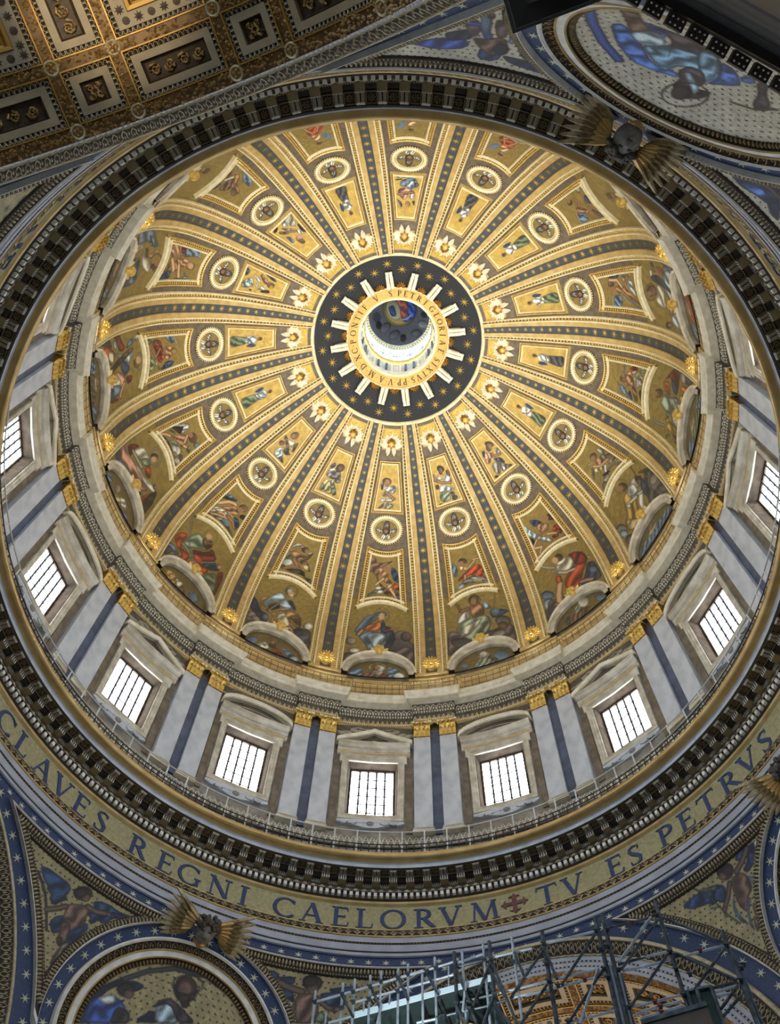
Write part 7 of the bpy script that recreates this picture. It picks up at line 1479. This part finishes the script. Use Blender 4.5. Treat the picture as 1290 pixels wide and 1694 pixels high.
# ------------------------------------------------------------------ scaffolding in the middle of the crossing
TUBES = [('upright',-1.88,1.0,23.71,-1.88,1.0,12.0,0.055,'steel'),('upright',-1.1,1.0,23.72,-1.1,1.0,12.0,0.055,'steel'),('upright',-0.77,1.0,23.77,-0.77,1.0,12.0,0.055,'steel'),('upright',-0.33,1.0,23.75,-0.33,1.0,12.0,0.055,'steel'),('upright',-0.03,1.0,23.81,-0.03,1.0,12.0,0.055,'steel'),('upright',0.45,1.0,23.74,0.45,1.0,12.0,0.055,'steel'),('upright',0.72,1.0,23.81,0.72,1.0,12.0,0.055,'steel'),('upright',1.11,1.0,23.31,1.11,1.0,12.0,0.055,'steel'),('upright',1.46,1.0,23.8,1.46,1.0,12.0,0.055,'steel'),('upright',2.21,1.0,23.81,2.21,1.0,12.0,0.055,'steel'),('upright',2.79,1.0,23.8,2.79,1.0,12.0,0.055,'steel'),('upright',3.57,1.0,23.82,3.57,1.0,12.0,0.055,'steel'),('short_post',1.12,1.0,23.34,1.11,1.0,22.71,0.04,'steel'),('short_post',1.83,1.0,23.35,1.81,1.0,22.72,0.04,'steel'),('short_post',-1.52,1.0,22.87,-1.51,1.0,22.53,0.04,'steel'),('short_post',-0.48,1.0,22.94,-0.48,1.0,22.6,0.04,'steel'),('short_post',0.23,1.0,22.95,0.22,1.0,22.61,0.04,'steel'),('upright',2.0,1.0,23.8,2.0,1.0,12.0,0.08,'steel_dark'),('upright',2.96,1.0,23.86,2.96,1.0,12.0,0.08,'steel_dark'),('upright',4.38,1.0,23.74,4.38,1.0,12.0,0.085,'steel_dark'),('upright',4.3,1.6,23.69,4.3,1.6,12.0,0.07,'steel_dark'),('upright',5.8,1.0,23.75,5.8,1.0,12.0,0.085,'steel_dark'),('upright',5.99,1.0,23.75,5.99,1.0,12.0,0.085,'steel_dark'),('upright',5.79,1.0,22.09,5.79,1.0,12.0,0.07,'steel_dark'),('upright',5.87,1.1,22.16,5.87,1.1,12.0,0.07,'steel'),('upright',5.95,1.2,22.23,5.95,1.2,12.0,0.07,'steel_dark'),('upright',6.02,1.3,22.25,6.02,1.3,12.0,0.07,'steel'),('upright',6.06,1.4,22.09,6.06,1.4,12.0,0.07,'steel_dark'),('upright',7.38,1.0,23.73,7.38,1.0,12.0,0.08,'steel_dark'),('upright',8.7,1.0,22.24,8.7,1.0,12.0,0.09,'steel_dark'),('upright',8.79,1.3,21.47,8.79,1.3,12.0,0.08,'steel_dark'),('ledger',-1.8,1.0,23.33,1.14,1.0,23.43,0.05,'steel'),('ledger',-0.58,1.5,23.92,0.98,1.5,24.01,0.045,'steel'),('ledger',-0.73,1.0,22.97,1.13,1.0,23.02,0.05,'steel'),('ledger',-1.42,1.0,22.51,-0.76,1.0,22.53,0.05,'steel'),('ledger',0.81,1.0,23.41,1.99,1.0,23.47,0.05,'steel'),('ledger',0.81,1.0,23.0,1.95,1.0,23.04,0.05,'steel'),('ledger',2.06,1.0,23.27,2.96,1.0,23.26,0.06,'steel_dark'),('ledger',3.02,1.0,23.28,4.06,1.0,23.25,0.05,'steel'),('ledger',1.95,1.5,23.95,2.63,1.5,24.03,0.05,'steel'),('ledger',2.03,1.0,22.1,2.95,1.0,22.08,0.05,'steel_dark'),('ledger',3.07,1.0,22.08,3.93,1.0,22.06,0.05,'steel'),('ledger',3.36,1.0,21.83,3.9,1.0,21.82,0.05,'steel'),('ledger',1.6,1.0,21.81,2.8,1.0,21.77,0.05,'steel_dark'),('ledger',0.95,1.0,21.8,1.51,1.0,21.77,0.05,'steel'),('ledger',2.92,1.0,21.79,3.24,1.0,21.81,0.05,'steel_dark'),('ledger',4.45,1.0,23.29,5.71,1.0,23.27,0.05,'steel'),('ledger',3.77,1.0,22.06,5.6,1.0,22.06,0.05,'steel'),('ledger',3.74,1.0,21.79,5.76,1.0,21.82,0.05,'steel'),('ledger',4.69,1.0,20.71,5.76,1.0,20.71,0.05,'steel'),('ledger',6.02,1.0,23.27,7.06,1.0,23.24,0.05,'steel_dark'),('ledger',6.08,1.0,22.02,6.81,1.0,22.05,0.05,'steel_dark'),('ledger',6.15,1.0,21.79,6.75,1.0,21.78,0.05,'steel'),('ledger',6.14,1.0,20.7,6.52,1.0,20.72,0.05,'steel'),('ledger',6.2,1.0,20.47,6.46,1.0,20.47,0.05,'steel'),('ledger',6.91,1.0,23.24,7.31,1.0,23.29,0.05,'steel_dark'),('ledger',6.66,1.0,22.05,7.29,1.0,22.04,0.05,'steel'),('ledger',6.6,1.0,21.77,8.67,1.0,21.8,0.05,'steel'),('ledger',7.43,1.0,20.69,8.59,1.0,20.66,0.06,'steel_dark'),('ledger',8.06,1.0,20.54,8.59,1.0,20.57,0.05,'steel'),('ledger',6.37,1.0,20.68,7.31,1.0,20.7,0.05,'steel'),('ledger',6.33,1.0,20.52,7.29,1.0,20.53,0.05,'steel'),('ledger',6.3,1.0,20.34,7.3,1.0,20.39,0.05,'steel'),('ledger',8.01,1.0,20.43,8.52,1.0,20.41,0.05,'steel'),('brace',-1.05,0.92,23.19,-0.72,0.92,22.42,0.055,'steel_dark'),('brace',-0.26,0.92,23.23,0.0,0.92,22.5,0.055,'steel_dark'),('brace',0.51,0.92,23.27,0.75,0.92,22.51,0.055,'steel_dark'),('brace',0.04,0.92,22.61,-0.06,0.92,22.0,0.055,'steel'),('brace',1.32,0.92,23.07,1.55,0.92,22.44,0.055,'steel_dark'),('brace',2.05,0.92,23.15,2.34,0.92,21.95,0.055,'steel_dark'),('brace',2.96,0.92,23.07,2.42,0.92,21.78,0.055,'steel_dark'),('brace',3.02,0.92,22.96,3.46,0.92,20.95,0.055,'steel_dark'),('brace',2.91,0.92,22.87,3.24,0.92,21.85,0.055,'steel_dark'),('brace',2.3,0.92,22.63,2.16,0.92,21.75,0.055,'steel'),('brace',3.61,0.92,23.18,3.77,0.92,22.37,0.055,'steel_dark'),('brace',4.01,0.92,22.6,3.37,0.92,21.75,0.055,'steel_dark'),('brace',2.93,0.92,21.89,2.64,0.92,21.19,0.055,'steel_dark'),('brace',2.0,0.92,21.94,2.16,0.92,21.34,0.055,'steel_dark'),('brace',2.98,0.92,21.64,3.3,0.92,21.0,0.055,'steel_dark'),('brace',2.32,0.92,21.7,2.23,0.92,21.32,0.055,'steel_dark'),('brace',2.37,0.92,21.68,2.48,0.92,21.24,0.055,'steel_dark'),('brace',3.86,0.92,21.28,3.55,0.92,20.93,0.055,'steel_dark'),('brace',4.34,0.92,23.0,3.83,0.92,22.34,0.055,'steel_dark'),('brace',5.68,0.92,23.05,4.66,0.92,21.77,0.055,'steel_dark'),('brace',5.71,0.92,21.91,4.71,0.92,20.68,0.055,'steel_dark'),('brace',5.6,0.92,21.98,4.92,0.92,20.51,0.055,'steel'),('brace',4.31,0.92,21.89,3.69,0.92,21.1,0.055,'steel_dark'),('brace',7.03,0.92,23.0,6.12,0.92,22.02,0.055,'steel'),('brace',6.96,0.92,22.68,6.14,0.92,21.77,0.055,'steel_dark'),('brace',6.64,0.92,21.17,6.12,0.92,20.63,0.055,'steel_dark'),('brace',4.41,0.92,22.96,4.57,0.92,21.98,0.055,'steel_dark'),('brace',7.44,0.92,23.08,8.66,0.92,21.78,0.055,'steel_dark'),('brace',7.5,0.92,21.82,8.61,0.92,20.66,0.055,'steel_dark'),('brace',7.33,0.92,23.04,6.76,0.92,22.46,0.055,'steel_dark'),('brace',7.18,0.92,23.17,6.84,0.92,22.84,0.055,'steel'),('brace',7.29,0.92,21.88,6.45,0.92,20.96,0.055,'steel_dark'),('brace',8.64,0.92,21.66,7.62,0.92,20.66,0.055,'steel_dark'),('brace',8.59,0.92,20.5,8.06,0.92,19.99,0.055,'steel_dark'),('brace',8.59,0.92,20.22,8.02,0.92,19.76,0.055,'steel_dark')]
CLAMPS = [(-1.82,0.9,23.23),(-1.06,0.9,23.25),(-0.75,0.9,23.24),(-0.29,0.9,23.27),(0.01,0.9,23.34),(0.48,0.9,23.31),(0.75,0.9,23.36),(0.47,0.9,22.87),(-0.3,0.9,22.85),(-0.73,0.9,22.89),(-1.06,0.9,22.8),(1.26,0.9,23.29),(1.51,0.9,23.32),(2.01,0.9,23.24),(2.99,0.9,23.17),(2.79,0.9,23.2),(2.01,0.9,21.98),(2.99,0.9,21.97),(2.33,0.9,21.73),(3.54,0.9,22.86),(1.56,0.9,21.68),(1.66,0.9,21.69),(4.39,0.9,23.21),(4.37,0.9,22.53),(4.36,0.9,21.97),(4.57,0.9,21.75),(5.75,0.9,23.18),(6.05,0.9,23.12),(5.76,0.9,22.55),(5.95,0.9,22.58),(5.74,0.9,21.91),(6.08,0.9,21.77),(5.78,0.9,21.63),(6.1,0.9,20.62),(4.66,0.9,20.63),(7.32,0.9,23.17),(7.37,0.9,21.92),(7.47,0.9,21.78),(7.38,0.9,21.36),(8.66,0.9,21.69),(8.69,0.9,20.61),(8.8,0.9,20.93),(7.65,0.9,21.11),(7.37,0.9,20.59),(8.86,0.9,21.01)]
REDS = [(8.05,0.9,21.72),(6.79,0.9,20.42),(6.78,0.9,20.27),(6.7,0.9,20.58),(6.7,0.9,23.12),(5.23,0.9,21.72)]
DECK = [[(-0.73,1.0,22.66),(2.92,1.0,22.72),(2.92,1.0,22.66),(-0.72,1.0,22.59)],[(-0.72,1.0,22.58),(2.92,1.0,22.64),(2.91,1.0,22.58),(-0.72,1.0,22.52)],[(-0.72,1.0,22.51),(2.91,1.0,22.57),(2.91,1.0,22.51),(-0.72,1.0,22.44)]]
STAT = [(1.58,1.0,23.32),(1.57,1.0,22.75),(1.05,1.0,22.83),(1.04,1.0,22.72),(2.06,1.0,22.72),(1.86,1.0,22.09)]
NET = [(7.46,1.0,20.7),(8.01,1.0,20.67),(8.01,1.0,19.66),(7.41,1.0,20.32)]
BRD = [(6.34,0.0,19.32),(7.78,0.0,19.39),(7.77,0.0,18.82),(6.2,0.0,18.67)]

SC = thing('scaffolding', 'steel tube scaffolding tower in front of the far arch, bottom right of centre', 'scaffolding')
for n_, x0, y0, z0, x1, y1, z1, r_, mt_ in TUBES:
    if n_ == 'upright': z1 = 0.
    m = MB(); m.tube((x0, y0, z0), (x1, y1, z1), r_*.66, 7); link(n_, m.mesh(n_, mt_), SC)
for pts, mt_, nm in ((CLAMPS, 'clamp', 'clamp'), (REDS, 'clamp_red', 'red_clamp')):
    q_ = .042 if nm == 'clamp' else .04; m = MB(); m.box((0, 0, 0), Vector((q_, 0, 0)), Vector((0, q_, 0)), Vector((0, 0, q_))); m.tube((-q_*1.5, -.05, .02), (q_*1.5, -.05, -.02), q_*.6, 6); me = m.mesh(nm, mt_)
    for p in pts: link(nm, me, SC, loc=p)
for a, b, c, d in DECK:
    m = MB(); o_ = Vector((0, .06, 0)); m.prism([Vector(a), Vector(b), Vector(c), Vector(d)], [Vector(a)+o_, Vector(b)+o_, Vector(c)+o_, Vector(d)+o_]); link('toe_board', m.mesh('toe_board', 'deck_board'), SC)
a, b, c, d = [Vector(q) for q in DECK[2]]
m = MB(); m.prism([d, c, c+Vector((0, 3.2, 0)), d+Vector((0, 3.2, 0))], [d-Vector((0, 0, .1)), c-Vector((0, 0, .1)), c+Vector((0, 3.2, -.1)), d+Vector((0, 3.2, -.1))]); link('platform', m.mesh('platform', 'net_green'), SC)
for i in range(9):
    t = i/8; p = d.lerp(c, t); m = MB(); m.tube(p-Vector((0, 0, .16)), p+Vector((0, 3.2, -.16)), .05, 6); link('transom', m.mesh('transom', 'steel_dark'), SC)
n0, n1, n2, n3 = [Vector(q) for q in NET]; bk = Vector((0, 1.0, 0)); dn_ = Vector((0, 0, -4))
NT = thing('debris_net', 'dark green netted box on the scaffolding, behind the brown board', 'netting')
m = MB(); m.prism([n0, n1, n1+dn_, n0+dn_], [n0+bk, n1+bk, n1+bk+dn_, n0+bk+dn_]); link('net_sheet', m.mesh('net_sheet', 'net_green'), NT)
for t in (0, .4, 1):
    m = MB(); p = n0.lerp(n1, t)-Vector((0, .06, 0)); m.tube(p, p+dn_, .05, 6); link('edge_tube', m.mesh('edge_tube', 'steel_dark'), NT)
m = MB(); m.tube(n0-Vector((0, .06, 0)), n1-Vector((0, .06, 0)), .05, 6); link('edge_tube', m.mesh('edge_tube', 'steel_dark'), NT)
b0, b1, b2, b3 = [Vector(q) for q in BRD]
BO = thing('brown_board', 'brown board leaning at the foot of the visible scaffolding', 'board')
th = Vector((0, .12, 0)); b3 = b0+dn_; b2 = b1+dn_
m = MB(); m.prism([b0, b1, b2, b3], [b0+th, b1+th, b2+th, b3+th]); link('board', m.mesh('board', 'board_brown'), BO)
m = MB(); m.prism([b0-th*.4, b1-th*.4, b1-th*.4-Vector((0, 0, .12)), b0-th*.4-Vector((0, 0, .12))], [b0, b1, b1-Vector((0, 0, .12)), b0-Vector((0, 0, .12))]); link('top_batten', m.mesh('top_batten', 'steel_dark'), BO)
# gilded cross and ornaments of the canopy, seen through the tubes
s0, s1 = Vector(STAT[0]), Vector(STAT[1]); back = Vector((0, 1.2, 0))
GS = thing('gilded_cross', 'bright gilded cross standing behind the scaffolding rails', 'cross')
X = Vector((1, 0, 0)); Z = Vector((0, 0, 1)); Yv = Vector((0, 1, 0)); h_ = (s0-s1).length
m = MB(); m.box(s1.lerp(s0, .4)+back, X*.16, Yv*.12, Z*h_*.6); link('shaft', m.mesh('shaft', 'gilt_statue'), GS)
m = MB(); m.box(s0+back-Z*.1*h_, X*.55, Yv*.12, Z*.15)
for d in (X*.55, -X*.55, Z*.35): m.ball(s0+back-Z*.1*h_+d, X*.22, Yv*.14, Z*.22, 8, 6)
link('arm', m.mesh('arm', 'gilt_statue'), GS)
m = MB(); m.ball(s1+back-Z*.15, X*.32, Yv*.32, Z*.32, 10, 8); link('globe', m.mesh('globe', 'gilt_statue', True), GS)
for q, lb in ((STAT[2], 'small gilded ornament left of the gilded cross, on the scaffold deck'), (STAT[4], 'small gilded ornament right of the gilded cross, behind tubes'), (STAT[5], 'gilded ornament under the scaffold deck, among dark tubes')):
    t = thing('gilded_ornament', lb, 'ornament'); p = Vector(q)+back*.7
    m = MB(); m.ball(p, X*.26, Yv*.2, Z*.2, 8, 6); m.ball(p+Z*.22, X*.12, Yv*.12, Z*.2, 7, 5); link('knob', m.mesh('knob', 'gilt_statue', True), t)
    m = MB()
    for g in (-1, 1): m.spline([p+X*g*(.2+.16*math.sin(k_*.7))+Z*(.05*k_-.15) for k_ in range(7)], .06, 5)
    link('scroll', m.mesh('scroll', 'gilt_statue'), t)
